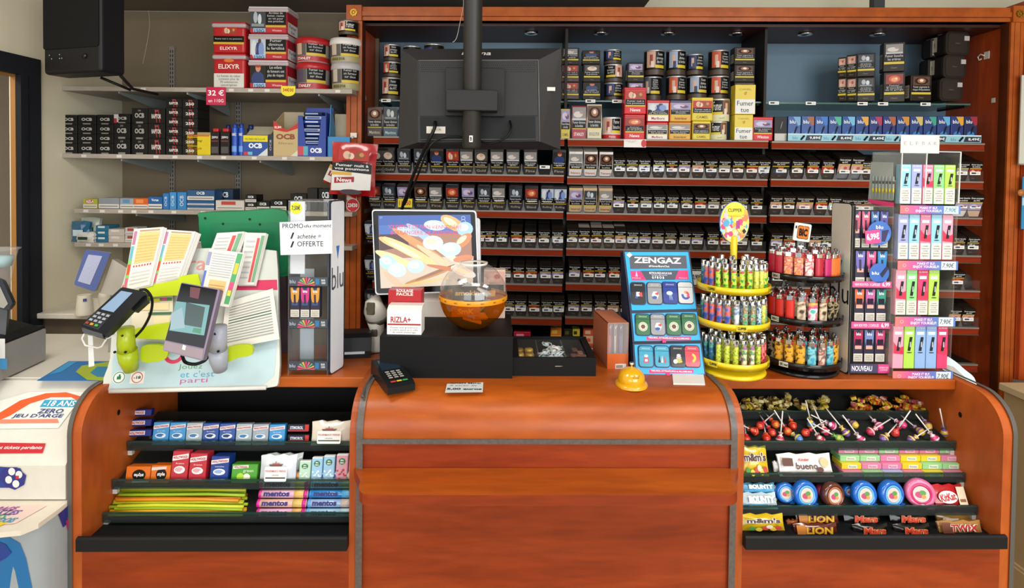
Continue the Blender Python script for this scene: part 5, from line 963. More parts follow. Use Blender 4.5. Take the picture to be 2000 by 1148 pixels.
# globe bowl
gx, gz = hy('C', 924, 590, BY+.11); R_ = (hy('C', 991, 590, BY+.11)[0]-hy('C', 859, 590, BY+.11)[0])/2; gc = bz+R_*.93
t = thing('globe_bowl', 'round plastic globe, clear above and amber below, full of small packets', 'bowl'); put(t, 'C', gx, BY+.11, gc)
def arc(a0, a1, r, n=14): return [(r*cos(rad(a0+(a1-a0)*i/n)), r*sin(rad(a0+(a1-a0)*i/n))) for i in range(n+1)]
m = MB(); m.lathe(arc(-68, -4, R_), 'amber', n=40); m.cap(R_*cos(rad(-68)), R_*sin(rad(-68)), 'amber', n=40); m.build('lower_half', t, label='amber plastic lower half')
m = MB(); m.lathe(arc(-4, 66, R_), 'globe', n=40); m.build('upper_half', t, label='clear plastic upper half'); m = MB(); m.lathe([(R_*cos(rad(66)), R_*sin(rad(66))), (R_*.43, R_*.97), (R_*.38, R_*.97)], 'e0dcd4,.25', n=28); m.build('rim', t, label='clear neck rim')
m = MB(); m.lathe([(R_*1.004, -.012), (R_*1.012, -.010), (R_*1.012, .001), (R_*1.004, .003)], 'e0941c,.3', n=40)
for a in range(-70, 80, 22): m.text('BIC', rad(a)*R_*1.014, -.0045, .011, .0045, 0, '8a4a10', bend=R_*1.015, bold=.03)
m.build('band', t, label='orange printed band'); 
rg = random.Random(5)
for i in range(16):
    rr = R_*rg.uniform(.15, .5); an = rg.uniform(0, 2*pi); zz = -R_*.62+.0062*i; c = rg.choice(['d8921c', 'c8801a', 'e8b040', '9a948c', 'b8b4ac', '38302a', 'e0a030']) if i < 11 else rg.choice(['c8c8c4', '3a3a3c', 'b4bcc8', '8c8c88'])
    m = MB(); m.box(-.030, .030, -.012, .012, -.004, .004, c+',.3', .001, 1)
    if i % 3 == 0: m.T = Matrix.Rotation(pi/2, 4, 'X') if False else None; m.text('SmK', 0, 0, .03, .007, -.0125, 'e8c060', bold=.04, fit=False)
    o = m.build('smoking_packet', label=f'small {"orange" if i < 11 else "silver grey"} packet inside the globe bowl, {ORD[i]} layer up', cat='packet', group='packets in the globe bowl'); o.location = (gx+rr*cos(an), BY+.11+rr*sin(an), gc+zz); o.rotation_euler = (rg.uniform(-.7, .7), rg.uniform(-.5, .5), rg.uniform(-1, 1))
m = MB(); m.box(-.05, .05, 0, .004, -.022, .022, '2c2419,.4'); m.text('smoking', 0, 0, .085, .022, -.001, 'c89a3c', bold=.04); o = m.build('smoking_carton', label='dark flap lettered in gold inside the globe, at its middle', cat='card'); o.location = (gx-.01, BY+.11-R_*.35, gc+.012); o.rotation_euler = (.3, 0, .1)
m = MB(); m.box(-.042, .042, 0, .004, -.016, .016, 'c8881c,.35'); m.text('SmK', 0, 0, .05, .018, -.001, 'f0c040', bold=.04); o = m.build('smoking_carton', label='amber flap with bold letters in the lower half of the globe', cat='card'); o.location = (gx-.018, BY+.11-R_*.62, gc-.035); o.rotation_euler = (.1, 0, .1)
xg, zg = hy('C', 966, 548, BY+.2); hg = hy('C', 966, 527, BY+.2)[1]-bz
m = MB(); m.box(-.035, .035, 0, .04, 0, hg, 'c8b0a4,.5', .003); photo(m, -.03, hg*.72, .032, hg*.97, -.001, 'skin'); m.quad(-.03, hg*.5, .03, hg*.7, -.001, '1a1a1a'); o = m.build('tobacco_box', label='pale box with skin picture standing behind the globe bowl', cat='box'); put(o, 'C', xg, BY+.2, bz)

# ---- display tray with coins and candy
tx0, ty = cnt(1000, 736); tx1 = cnt(1163, 735)[0]; th = hy('C', 1080, 699, ty)[1]-TOP; W = (tx1-tx0)/2; D = .19
t = thing('display_tray', 'black display tray with glass lid and three compartments', 'tray'); put(t, 'C', (tx0+tx1)/2, ty, TOP+.001)
m = MB(); m.box(-W, W, 0, .008, 0, th, 'matblack'); m.box(-W, -W+.02, .008, D, 0, th, 'matblack'); m.box(W-.02, W, .008, D, 0, th, 'matblack'); m.box(-W, W, D, D+.01, 0, th+.004, 'matblack'); m.box(-W+.01, W-.01, .005, D, 0, .004, '202022,.6'); m.build('frame', t)
m = MB(); m.box(-W*.36, -W*.34, .01, D, 0, th-.004, 'glass'); m.box(W*.30, W*.32, .01, D, 0, th-.004, 'glass'); m.build('divider', t); m = MB(); m.box(-W+.015, W-.025, .01, D-.01, th-.003, th-.001, 'guard'); m.build('glass_lid', t)
rg = random.Random(11); TK = 1.0
def traything(x, y, z, mb, name, lab, cat, grp, r=(0, 0, 0)): o = mb.build(name, label=lab, cat=cat, group=grp); o.location = ((tx0+tx1)/2+x, ty+y*TK, TOP+z+.016); o.rotation_euler = r
for i in range(6):
    traything(-W*.80+.03*(i % 2), .03+.045*(i//2), .012, MB().lathe([(.0, 0), (.013, 0), (.014, .004), (.014, .014), (.012, .018), (0, .018)], ['a8842c', '8a6a20', 'c09a3c'][i % 3]+',.35,.4', n=16), 'brass_ring_stack', f'small gold coloured cap in the tray compartment beside the black box, {ORD[i]} of six', 'cap', 'gold caps in the tray')
for i in range(22):
    m = MB(); c = rg.choice(['b8c4c4', 'c8d0cc', 'a8b4b8', 'd0c4c0']); pts = [(rg.uniform(.012, .02)*cos(a/10*2*pi), rg.uniform(.012, .02)*sin(a/10*2*pi), rg.uniform(-.003, .003)) for a in range(10)]; m.tube(pts+[pts[0]], .0022, c+',.3', 6); m.lathe([(0, -.003), (.010, 0), (.006, .005), (0, .006)], c+',.3', n=10)
    traything(rg.uniform(-W*.22, W*.2), rg.uniform(.03, .15), .012+.0014*i, m, 'bangle', f'tangled pale plastic bangle in the middle of the tray, {ORD[i % 11]} layer', 'bangle', 'pale bangles in the tray', (rg.uniform(-.5, .5), rg.uniform(-.5, .5), 0))
for i in range(7):
    m = MB(); m.box(-.014, .014, -.008, .008, 0, .006, rg.choice(['6a3c28', '7a4a34', '5c3424', 'c8bca8'])+',.4', .002); traything(rg.uniform(W*.42, W*.78), rg.uniform(.03, .15), .008+.004*i, m, 'leather_trinket', f'small brown trinket in the tray compartment towards the bell, {ORD[i]} layer', 'trinket', 'brown trinkets in the tray', (0, 0, rg.uniform(0, 3)))
for px, py in ((1098, 694), (1134, 681)): x, y = cnt(px, py, TOP+.06); o = MB().box(-.022, .022, -.012, .012, 0, .001, 'd8d0c0').build('price_note', label='small cream price note lying in the tray ' + ('front' if py > 690 else 'back'), cat='note'); o.location = (x, y, TOP+.034); o.rotation_euler = (.2, 0, rg.uniform(-.6, .1))
# paper slip behind, pen box
def flat(q, z, col, name, label, cat, th_=.001):
    w3 = [cnt(a, b, z) for a, b in q]; cx = sum(p[0] for p in w3)/len(w3); cy = sum(p[1] for p in w3)/len(w3); n = len(q)
    vs = [(p[0]-cx, p[1]-cy, th_) for p in w3]+[(p[0]-cx, p[1]-cy, 0) for p in w3]; m = MB().add(vs, [tuple(range(n)), tuple(range(2*n-1, n-1, -1))]+[(i, i+n, (i+1) % n+n, (i+1) % n) for i in range(n)], col)
    o = m.build(name, label=label, cat=cat); o.location = (cx, cy, z+.0005); return o
flat([(1155, 681), (1182, 673), (1184, 697)], TOP+.003, 'd8d4cc', 'paper_slip', 'white paper slip lying on the counter behind the pen box', 'paper')
px0, py0 = cnt(1185, 721); x1_, _ = cnt(1227, 721); w_ = x1_-px0; h_ = hy('C', 1205, 630, py0)[1]-TOP
t = thing('pen_box', 'clear fronted orange box of pens beside the blue lighter display', 'box'); put(t, 'C', px0+w_/2, py0, TOP, rad(6))
m = MB(); m.box(-w_/2, w_/2, 0, .16, 0, .004, 'a85c34,.5'); m.box(-w_/2, -w_/2+.002, 0, .16, 0, h_, 'a0583a,.5'); m.box(w_/2-.002, w_/2, 0, .16, 0, h_, 'a0583a,.5'); m.box(-w_/2, w_/2, .158, .16, 0, h_, 'a0583a,.5'); m.box(-w_/2, w_/2, .0, .16, h_-.003, h_, 'b86a48,.4'); m.box(-w_/2, w_/2, -.0015, 0, 0, h_*.34, 'c8602a,.35'); m.box(-w_*.12, w_*.4, -.0025, -.0015, h_*.02, h_*.12, 'dcd8d0')
for i in range(10): m.quad(-w_*.08+i*w_*.032, h_*.035, -w_*.08+i*w_*.032+w_*.015, h_*.10, -.003, '1c1c1c')
m.build('carton', t); m = MB(); m.box(-w_/2, w_/2, -.001, 0, h_*.34, h_, 'film'); m.build('window_film', t)
for i in range(8):
    c = ['c8503c', '8a4a9c', 'd86a30', 'b8b4b0', 'a83c5c', 'e08a50', '6a5a9c', 'c8c0bc'][i]
    m = MB(); m.tube([(0, 0, 0), (0, 0, .002), (0, 0, .12), (0, .0, .135)], [.0035, .004, .004, .002], c+',.3', 8); m.tube([(0, -.005, .09), (0, -.006, .13)], .001, 'd8d8d8,.2,1', 5)
    o = m.build('pen', label=f'slim {["red", "purple", "orange", "silver", "crimson", "peach", "violet", "pale grey"][i]} pen standing in the clear fronted box', cat='pen', group='pens in the box'); o.location = (px0+w_*(.2+.085*i), py0+.03+.012*(i % 3), TOP+.006)

# ---- bell, note, card reader
x, y = cnt(1233, 752); bs = (hy('C', 1262, 752, y)[0]-hy('C', 1204, 752, y)[0])/2*1.02
t = thing('service_bell', 'yellow domed counter bell with chrome button', 'bell'); put(t, 'C', x, y, TOP).scale = (1.06, 1.06, .78)
m = MB(); m.lathe([(bs, 0), (bs, .006), (bs*.94, .012), (bs*.78, .016), (bs*.7, .017)], 'd89a10,.25,0,0,.5', n=36); m.build('base_ring', t); m = MB(); m.lathe([(bs*.80, .014), (bs*.84, .02), (bs*.80, .034), (bs*.68, .050), (bs*.42, .061), (bs*.12, .066), (0, .066)], 'dca012,.2,0,0,.6', n=36); m.text('Sonnez\nPOUR...', bs*.15, .046, bs*.5, .012, .0, '5a3c08', bend=bs*.82); m.build('dome', t); m = MB(); m.lathe([(.003, .062), (.003, .074), (.006, .076), (.007, .08), (.004, .084), (0, .085)], 'chrome', n=14); m.build('button', t, label='chrome button')
f_ = flat([(1313, 734), (1374, 735), (1377, 754), (1315, 753)], TOP, 'e4e0d8,.5', 'note_pad', 'thin white note pad on the counter below the blue lighter display', 'note pad', .006)
o = flat([(873, 750), (944, 747), (943, 766), (869, 767)], TOP+.003, 'd4dada,.3', 'taped_price_note', 'white note in a taped clear sleeve on the counter front', 'note', .0006)
x, y = cnt(907, 757, TOP+.004); m = MB(); m.T = Matrix.Rotation(-pi/2, 4, 'X') @ Matrix.Scale(1, 4)
for (s, dx, dz, w_, h_, b) in (('CASH MINI', 0, .030, .085, .008, .02), ('A partir de', -.005, .012, .075, .008, 0), ('5,00 euros', 0, -.012, .095, .014, .04)): m.text(s, dx, dz, w_, h_, 0, '2c3038', bold=b)
q_ = m.build('note_writing', o); q_.location = (0, 0, .0012)
# handheld card terminal lying on the counter
x, y = cnt(764, 752); 
t = thing('card_terminal', 'black card payment terminal lying near the counter corner', 'card terminal'); o_ = put(t, 'C', x, y+.015, TOP+.002, rad(28), rad(0))
m = MB(); L, Wd = .165, .076
m.prismx([(-L/2, 0), (-L/2, .018), (-L/2+.01, .024), (.0, .032), (L/2-.02, .050), (L/2-.004, .046), (L/2, .03), (L/2, 0)], -Wd/2, Wd/2, '17181a,.3'); m.build('case', t)
def onface(yy): return .024+(yy+L/2-.01)/(L/2-.01)*.008 if yy < 0 else .032+yy/(L/2-.02)*.018
def facequad(x0, x1, y0, y1, c, lift=.0008): return MBq.add([(x0, y0, onface(y0)+lift), (x1, y0, onface(y0)+lift), (x1, y1, onface(y1)+lift), (x0, y1, onface(y1)+lift)], [(0, 1, 2, 3)], c)
MBq = MB(); facequad(-Wd*.36, Wd*.36, .008, .055, '1c2a38,.1'); MBq.build('screen', t)
MBq = MB()
for r in range(4):
    for c in range(3): facequad(-.022+c*.0155, -.011+c*.0155, -.008-r*.012, -.001-r*.012, 'a8a49c', .002)
MBq.build('keypad', t)
for nm, c, k in (('cancel_key', 'c8382c', 0), ('clear_key', 'd8b82c', 1), ('enter_key', '2c9c54', 2)): MBq = MB(); facequad(-.024+k*.0165, -.010+k*.0165, -.068, -.060, c, .002); MBq.build(nm, t, label=nm.replace('_', ' ')+' in its own colour')
cable('terminal_cable', 'grey black cable running from the card terminal over the counter edge', [(735, 722, 1.66), (724, 738, 1.60), (714, 756, 1.54), (708, 775, 1.49)], .004, '4a4644,.5')
# barcode scanner, small black boxes beside the cabinet post
x, y = cnt(738, 682); t = thing('barcode_scanner', 'white and grey hand barcode scanner standing in its cradle', 'scanner'); put(t, 'C', x-.002, y, TOP, rad(-10))
m = MB(); m.lathe([(.0, 0), (.040, 0), (.042, .008), (.034, .028), (.030, .05), (.0, .055)], 'd0ccc0,.35', n=24); m.build('cradle', t); m = MB(); m.tube([(0, 0, .03), (0, -.002, .07), (-.003, -.01, .10)], [.026, .024, .028], 'd4d0c4,.35', 16); m.box(-.010, .010, -.030, -.02, .05, .075, '55524a,.4', .003); m.build('handle', t); m = MB(); m.tube([(0, .01, .10), (-.002, -.002, .115), (-.003, -.016, .135), (-.003, -.02, .16), (-.001, .0, .175)], [.030, .036, .036, .030, .012], 'd8d4c8,.3', 20); m.build('head', t); m = MB(); m.tube([(0, .002, .096), (-.001, -.004, .112)], [.033, .038], '4a463c,.4', 20); m.build('grip_ring', t); m = MB(); m.T = Matrix.Translation((-.004, -.055, .148)) @ Matrix.Rotation(rad(-10), 4, 'X'); m.disc(0, 0, .014, .022, 0, '55503f,.3', 6); m.T = None; m.box(-.016, .010, -.056, -.04, .128, .168, '55503f,.35', .004); m.build('scan_window', t)
x, y = cnt(690, 700); t = thing('receipt_label_printer', 'small black desk printer beside the promo stand', 'printer'); put(t, 'C', x, y, TOP, rad(8)); m = MB(); m.prismx([(0, 0), (0, .022), (.012, .062), (.03, .072), (.10, .068), (.10, 0)], -.055, .052, '141416,.35'); m.build('case', t); m = MB(); m.T = Matrix.Translation((.005, -.001, .018)) @ Matrix.Rotation(rad(-16), 4, 'X'); m.quad(-.032, -.004, .03, .006, 0, 'b8bcc0'); m.build('label', t, label='white printed label')
cable('desk_cable', 'thin black cable curling on the counter behind the black box', [(690, 702, 1.80), (704, 712, 1.74), (722, 712, 1.74), (740, 702, 1.79)], .003)
cable('desk_cable', 'short black cable beside the scanner foot', [(702, 692, 1.84), (715, 694, 1.82), (730, 692, 1.83), (742, 690, 1.84)], .0035)
# ================================================================ displays at the right of the counter
# ---- stepped blue lighter display
yz = cnt(1308, 733)[1]; O = (*cnt(1308, 734), TOP)
pl = Plane(O, rad(-4), rad(-20)); t = thing('lighter_display', 'tall stepped bright blue cardboard lighter display', 'display'); pl.put(t)
C_ = [((1217, 489), (1347, 489), (1363, 606), (1231, 609)), ((1231, 609), (1364, 606), (1371, 667), (1236, 669)), ((1236, 670), (1371, 668), (1379, 733), (1240, 736))]
m = MB()
for q in C_: m.prism(pl.pts(*q), .003, .03, '10203c,.4')
a, b, c, d = pl.px(1217, 489), pl.px(1347, 489), pl.px(1379, 733), pl.px(1240, 736)
m.prism([a, b, c, d], .028, .035, '0e1a33,.5'); m.T = pl.R.transposed().to_4x4(); m.T = (Matrix.Translation(pl.loc) @ pl.R.to_4x4()).inverted()
wb = [pl.loc + pl.R @ Vector((p[0], .03, p[1])) for p in (a, d, c, b)]
m.add([tuple(wb[0]), tuple(wb[1]), (wb[1].x, wb[0].y+.02, TOP), (wb[0].x, wb[0].y+.02, wb[0].z)], [(0, 1, 2, 3)], '10203c,.5'); m.add([tuple(wb[3]), tuple(wb[2]), (wb[2].x, wb[3].y+.02, TOP), (wb[3].x, wb[3].y+.02, wb[3].z)], [(0, 1, 2, 3)], '10203c,.5'); m.T = None
m.build('carton', t, label='dark blue carton body')
m = MB()
def inset(q, k=3): cx = sum(p[0] for p in q)/4; cy = sum(p[1] for p in q)/4; return [(p[0]+(k if p[0] < cx else -k), p[1]+(k if p[1] < cy else -k)) for p in q]
for q in C_: m.prism(pl.pts(*inset(q)), 0, .003, '1ca4dc,.35')
def LB(cx, cy, w_, h_, col, y=-.0006): p = pl.pts((cx-w_/2, cy+h_/2), (cx+w_/2, cy+h_/2), (cx+w_/2+h_*.1, cy-h_/2), (cx-w_/2, cy-h_/2)); return p
m.poly(pl.pts((1229, 499), (1340, 499), (1342, 524), (1231, 525)), -.0006, '4a4c58'); m.poly(pl.pts((1231, 529), (1343, 528), (1345, 546), (1234, 547)), -.0006, '3c4454')
for q in (((1231, 529), (1251, 529), (1262, 547), (1234, 547)), ((1325, 528), (1343, 528), (1345, 546), (1318, 546))): m.poly(pl.pts(*q), -.0009, 'd8286c')
def T_(s, cx, cy, w_, h_, col, y=-.0014, **k): c_ = pl.px(cx, cy); ww = pl.px(cx+w_/2, cy)[0]-pl.px(cx-w_/2, cy)[0]; hh_ = pl.px(cx, cy-h_/2)[1]-pl.px(cx, cy+h_/2)[1]; m.text(s, c_[0], c_[1], ww, hh_, y, col, **k)
T_('ZENGAZ', 1284, 508.5, 92, 12, 'e8ecf0', bold=.03); T_('#NeverBurnOut', 1287, 520, 40, 4.5, 'd8dce0', bold=.02); T_('RETROUVEZ-NOUS SUR', 1290, 533.5, 44, 4, 'e8e8f0', bold=.02); T_('lampe.garantie', 1288, 537.5, 30, 2.5, 'e8e8f0'); T_('G F B O B', 1285, 542, 24, 5, 'e8e8f0', bold=.03); T_('PARIS', 1243, 543, 16, 2.5, 'f0c0d8'); T_('FRANCE', 1334, 543, 16, 2.5, 'f0c0d8')
c_ = pl.px(1243, 535); m.poly([(c_[0]-.004, c_[1]-.008), (c_[0]+.004, c_[1]-.008), (c_[0], c_[1]+.010)], -.0014, 'f0b0d0')
c_ = pl.px(1229, 498); m.poly([(c_[0]-.010, c_[1]), (c_[0], c_[1]-.009), (c_[0]+.010, c_[1]), (c_[0], c_[1]+.009)], -.0018, 'c8ccd0')
for (cx, cy) in ((1306, 660.5), (1311, 725)): m.poly(LB(cx, cy, 86, 7, ''), -.0006, 'd8286c'); T_('TIRE-MOI, ATTRAPE-MOI et ALLUME-MOI', cx, cy, 80, 4, 'f4d8e4', bold=.03)
m.build('printed_front', t, label='sky blue printed front')
m = MB(); p = pl.pts((1293, 669), (1300, 669), (1300, 664), (1293, 664)); m.prism(p, -.006, 0, 'd8286c'); m.build('pull_tab', t); m = MB(); p = pl.pts((1301, 733), (1308, 733), (1308, 729), (1301, 729)); m.prism(p, -.006, 0, 'd8286c'); m.build('pull_tab', t)
rows = [[(1246, 573), (1278, 573), (1308, 572), (1338, 572)], [(1255, 634), (1284, 634), (1315, 634), (1345, 633)], [(1261, 696), (1292, 696), (1323, 696), (1351, 696)]]
bods = [['2a2c30', '8c8e92', '1c348c', 'c4c6c8'], ['1f6438', '8c8e92', '1f6438', '1f6438'], ['1a90b0', '1a90b0', '26282c', 'c02438']]
nmz = [['black lighter with red white and blue domino', 'grey lighter with tricolour globe', 'deep blue lighter with pale jellyfish', 'white lighter with tricolour rooster'], ['green lighter with round bear badge', 'silver lighter with tricolour map', 'green lighter with round bear badge', 'green lighter with round bear badge'], ['teal lighter with sailor figure', 'teal lighter with black and white towers', 'black lighter with stacked ice colours', 'red lighter with yellow banana']]
for r, row in enumerate(rows):
    for i, (cx, cy) in enumerate(row):
        w_, h_ = 25, 40 if r == 0 else 39
        p0, p1 = pl.px(cx-w_/2, cy+h_/2), pl.px(cx+w_/2, cy-h_/2); m = MB(); m.prism(rrect(p0[0]-.003, p0[1]-.003, p1[0]+.003, p1[1]+.003, .009), -.0012, 0, '10305c'); m.build('slot_rim', t)
        c_ = pl.px(cx, cy); W_, H_ = (p1[0]-p0[0])/2, (p1[1]-p0[1])/2; m = MB(); c = bods[r][i]
        m.prism(rrect(-W_, -H_, W_, H_, .008), -.007, .004, c+',.25,0,0,.4'); m.quad(-W_, H_*.52, W_, H_*.55, -.0074, '202428'); m.text('ZENGAZ', 0, H_*.78, W_*1.2, H_*.12, -.0074, 'd0d4d8')
        y = -.0076
        if 'bear' in nmz[r][i]: m.disc(0, -H_*.2, W_*.66, W_*.66, y, 'd8d4bc'); m.disc(0, -H_*.2, W_*.34, W_*.34, y-.0003, '5a3020', 6); m.ring(0, -H_*.2, W_*.5, W_*.56, y-.0002, '6a5a3c')
        elif 'globe' in nmz[r][i] or 'map' in nmz[r][i]: m.disc(W_*.05, -H_*.2, W_*.5, W_*.6, y, 'e4e4e4', 6); m.poly([(0, 0), (W_*.5, H_*.1), (W_*.45, -H_*.2), (W_*.1, -H_*.12)], y-.0003, 'c8283c'); m.disc(-W_*.05, -H_*.42, W_*.38, H_*.16, y-.0003, '1c4a9c', 8)
        elif 'domino' in nmz[r][i]: m.poly([(-W_*.5, -H_*.5), (-W_*.1, -H_*.5), (0, H_*.1), (-W_*.4, 0)], y, '1c4a9c'); m.quad(-W_*.3, -H_*.3, W_*.2, H_*.12, y-.0002, 'e8e8e8'); m.poly([(0, 0), (W_*.5, H_*.1), (W_*.6, -H_*.35), (W_*.2, -H_*.3)], y-.0003, 'c83040')
        elif 'jelly' in nmz[r][i]: m.disc(-W_*.1, -H_*.05, W_*.45, H_*.2, y, 'b8d0ec', 10); [m.tube([(q*.003, y, -H_*.2), (q*.004+.002, y, -H_*.7)], .0008, 'b8d0ec', 4) for q in (-1, 0, 1)]
        elif 'rooster' in nmz[r][i]: m.ring(0, -H_*.25, W_*.3, W_*.6, y, '1c3c9c', 12, pi*.9, pi*1.9); m.ring(0, -H_*.2, W_*.2, W_*.5, y-.0002, 'c83048', 12, -pi*.3, pi*.5); m.disc(-W_*.05, H_*.05, W_*.15, W_*.15, y-.0003, 'e0902c')
        elif 'sailor' in nmz[r][i]: m.disc(0, H_*.05, W_*.28, H_*.14, y, 'e8dcd0'); m.poly([(-W_*.4, -H_*.6), (W_*.4, -H_*.6), (W_*.25, -H_*.1), (-W_*.25, -H_*.1)], y, 'c03040'); m.quad(-W_*.2, -H_*.5, W_*.2, -H_*.25, y-.0003, 'f0e8e0')
        elif 'towers' in nmz[r][i]: [m.poly([(q-W_*.16, -H_*.6), (q+W_*.16, -H_*.6), (q, H_*.1)], y-.0001*k_, c2) for k_, (q, c2) in enumerate(((-W_*.4, '26282c'), (0, 'd8d8d8'), (W_*.4, 'c03848'))) ]
        elif 'ice' in nmz[r][i]: [m.disc(W_*.1, -H_*.5+q*H_*.2, W_*(.5-.07*q), H_*.14, y-.0002*q, ['d8a038', '88b848', 'e8a0b8', 'e8dcd0'][q]) for q in range(4)]; m.disc(-W_*.4, -H_*.5, W_*.3, W_*.3, y-.001, 'e8e8e8')
        else: m.ring(-W_*.1, -H_*.15, W_*.3, W_*.62, y, 'e8b83c', 10, -pi*.45, pi*.45)
        lab = nmz[r][i] + ', ' + ['top', 'middle', 'bottom'][r] + ' step of blue display' + (', ' + ['first', '', 'second', 'third'][i] + ' green' if 'bear' in nmz[r][i] else '')
        o = m.build('slim_lighter', label=lab, cat='lighter', group='slim lighters in the blue display'); p3 = pl.loc + pl.R @ Vector((c_[0], 0, c_[1])); o.location = p3; o.rotation_euler = pl.rot
    p0, p1 = pl.px(row[0][0]-16, row[0][1]+22), pl.px(row[3][0]+16, row[3][1]+2); m = MB(); m.box(p0[0], p1[0], -.0125, -.0118, p0[1], p1[1], 'guard'); m.build('clear_strip', t)

# ---- round yellow and black lighter stands
def patt(k, cols, sc=90): return mottled('lighter_print_'+k, (1, 1, 1), sc, [(.32, cols[0]), (.44, cols[1]), (.52, cols[2]), (.64, cols[3 % len(cols)])], .35, 1)
PT = {'heart': ('green heart print', patt('heart', ['#2a6a2c', '#7ac02c', '#c8e04c', '#b8303c'])), 'sunset': ('blue and orange sunset', patt('sunset', ['#2c48a0', '#5c6cc0', '#d8683c', '#c03c6c'], 60)), 'lime': ('lime green speckled', patt('lime', ['#5c7c20', '#a8bc2c', '#d0d850', '#6c8c24'], 150)),
 'ocean': ('dark blue and green', patt('ocean', ['#18402c', '#1c5a6c', '#284ca8', '#48a84c'], 110)), 'yell': ('yellow green', patt('yell', ['#b8b82c', '#c8d048', '#e0dc6c', '#8ca03c'], 80)), 'parrot': ('white with parrot and flowers', patt('parrot', ['#e4dcd0', '#e8c8a8', '#3c9c48', '#a04898'], 90)),
 'red': ('red print', patt('red', ['#8c1c2c', '#c83040', '#e08078', '#b82838'], 90)), 'spade': ('white with blue spade', patt('spade', ['#d8d8d0', '#c8ccd4', '#4880b8', '#e0dcd4'], 50)), 'mush': ('green mushroom print', patt('mush', ['#3c9470', '#88c098', '#8c4c2c', '#c8d0a8'], 80)), 'aqua': ('blue circle pattern', patt('aqua', ['#2c6c9c', '#88b8d0', '#d0dce0', '#285878'], 120)),
 'flower': ('white with red flowers', patt('flower', ['#e8dcd8', '#e4c8c0', '#c0283c', '#e8e0dc'], 60)), 'magenta': ('magenta', '#b81c64,.3'), 'orange': ('orange', '#dc6c24,.3'), 'peach': ('orange and pink pattern', patt('peach', ['#d87838', '#e8a060', '#c84060', '#f0c088'], 70)), 'turq': ('turquoise', '#5cb8a0,.3'), 'pink': ('pink violet', '#b868a0,.3'), 'crimson': ('crimson', '#b01c30,.3'), 'scarlet': ('bright red', '#d0281c,.3'),
 'donut': ('cream and brown ring print', patt('donut', ['#3a2820', '#b8a088', '#d8c8a8', '#6c4838'], 45)), 'pop': ('white turquoise and pink', patt('pop', ['#48b0a8', '#e8e0dc', '#c82c7c', '#d8c040'], 40)), 'night': ('black with gold print', patt('night', ['#16161c', '#1e1e26', '#a8946c', '#14141a'], 60)), 'amber_': ('amber yellow with dark marks', patt('amber', ['#dc9c24', '#e0a42c', '#dc9c24', '#4a3818'], 90)), 'sea': ('sea blue', patt('sea', ['#3c98b0', '#58b0c4', '#88c8d0', '#205c70'], 60)), 'rose': ('pale rose print', patt('rose', ['#e0c8bc', '#c87c6c', '#4c4c54', '#d8b8a8'], 60))}
def clip_mesh(k):
    m = MB(); m.lathe([(.0068, 0), (.0074, .002), (.0074, .056), (.0070, .057)], PT[k][1], n=12); return m
def clip_top():
    m = MB(); m.lathe([(.0074, .056), (.0075, .058), (.0075, .072), (.0066, .074), (.0, .0745)], 'chrome', n=12); m.box(-.003, .003, -.0078, -.006, .064, .073, '4a4a4c,.3,.5'); return m
def bic_mesh(k):
    m = MB(); n = 14; r_ = [(.0125*cos(2*pi*i/n), .006*sin(2*pi*i/n)) for i in range(n)]
    m.add([(a, b, 0) for a, b in r_]+[(a, b, .060) for a, b in r_], [tuple(range(n, 2*n)), tuple(range(n-1, -1, -1))]+[(i, (i+1) % n, (i+1) % n+n, i+n) for i in range(n)], PT[k][1], False); return m
def bic_top():
    m = MB(); m.box(-.010, .006, -.005, .005, .060, .074, 'chrome', .002); m.box(.004, .011, -.004, .004, .060, .069, 'b02024,.3', .001); m.lathe([(0, .070), (.0045, .071), (.0045, .079), (0, .080)], '707274,.3,.8', -.002, 0, n=8); return m
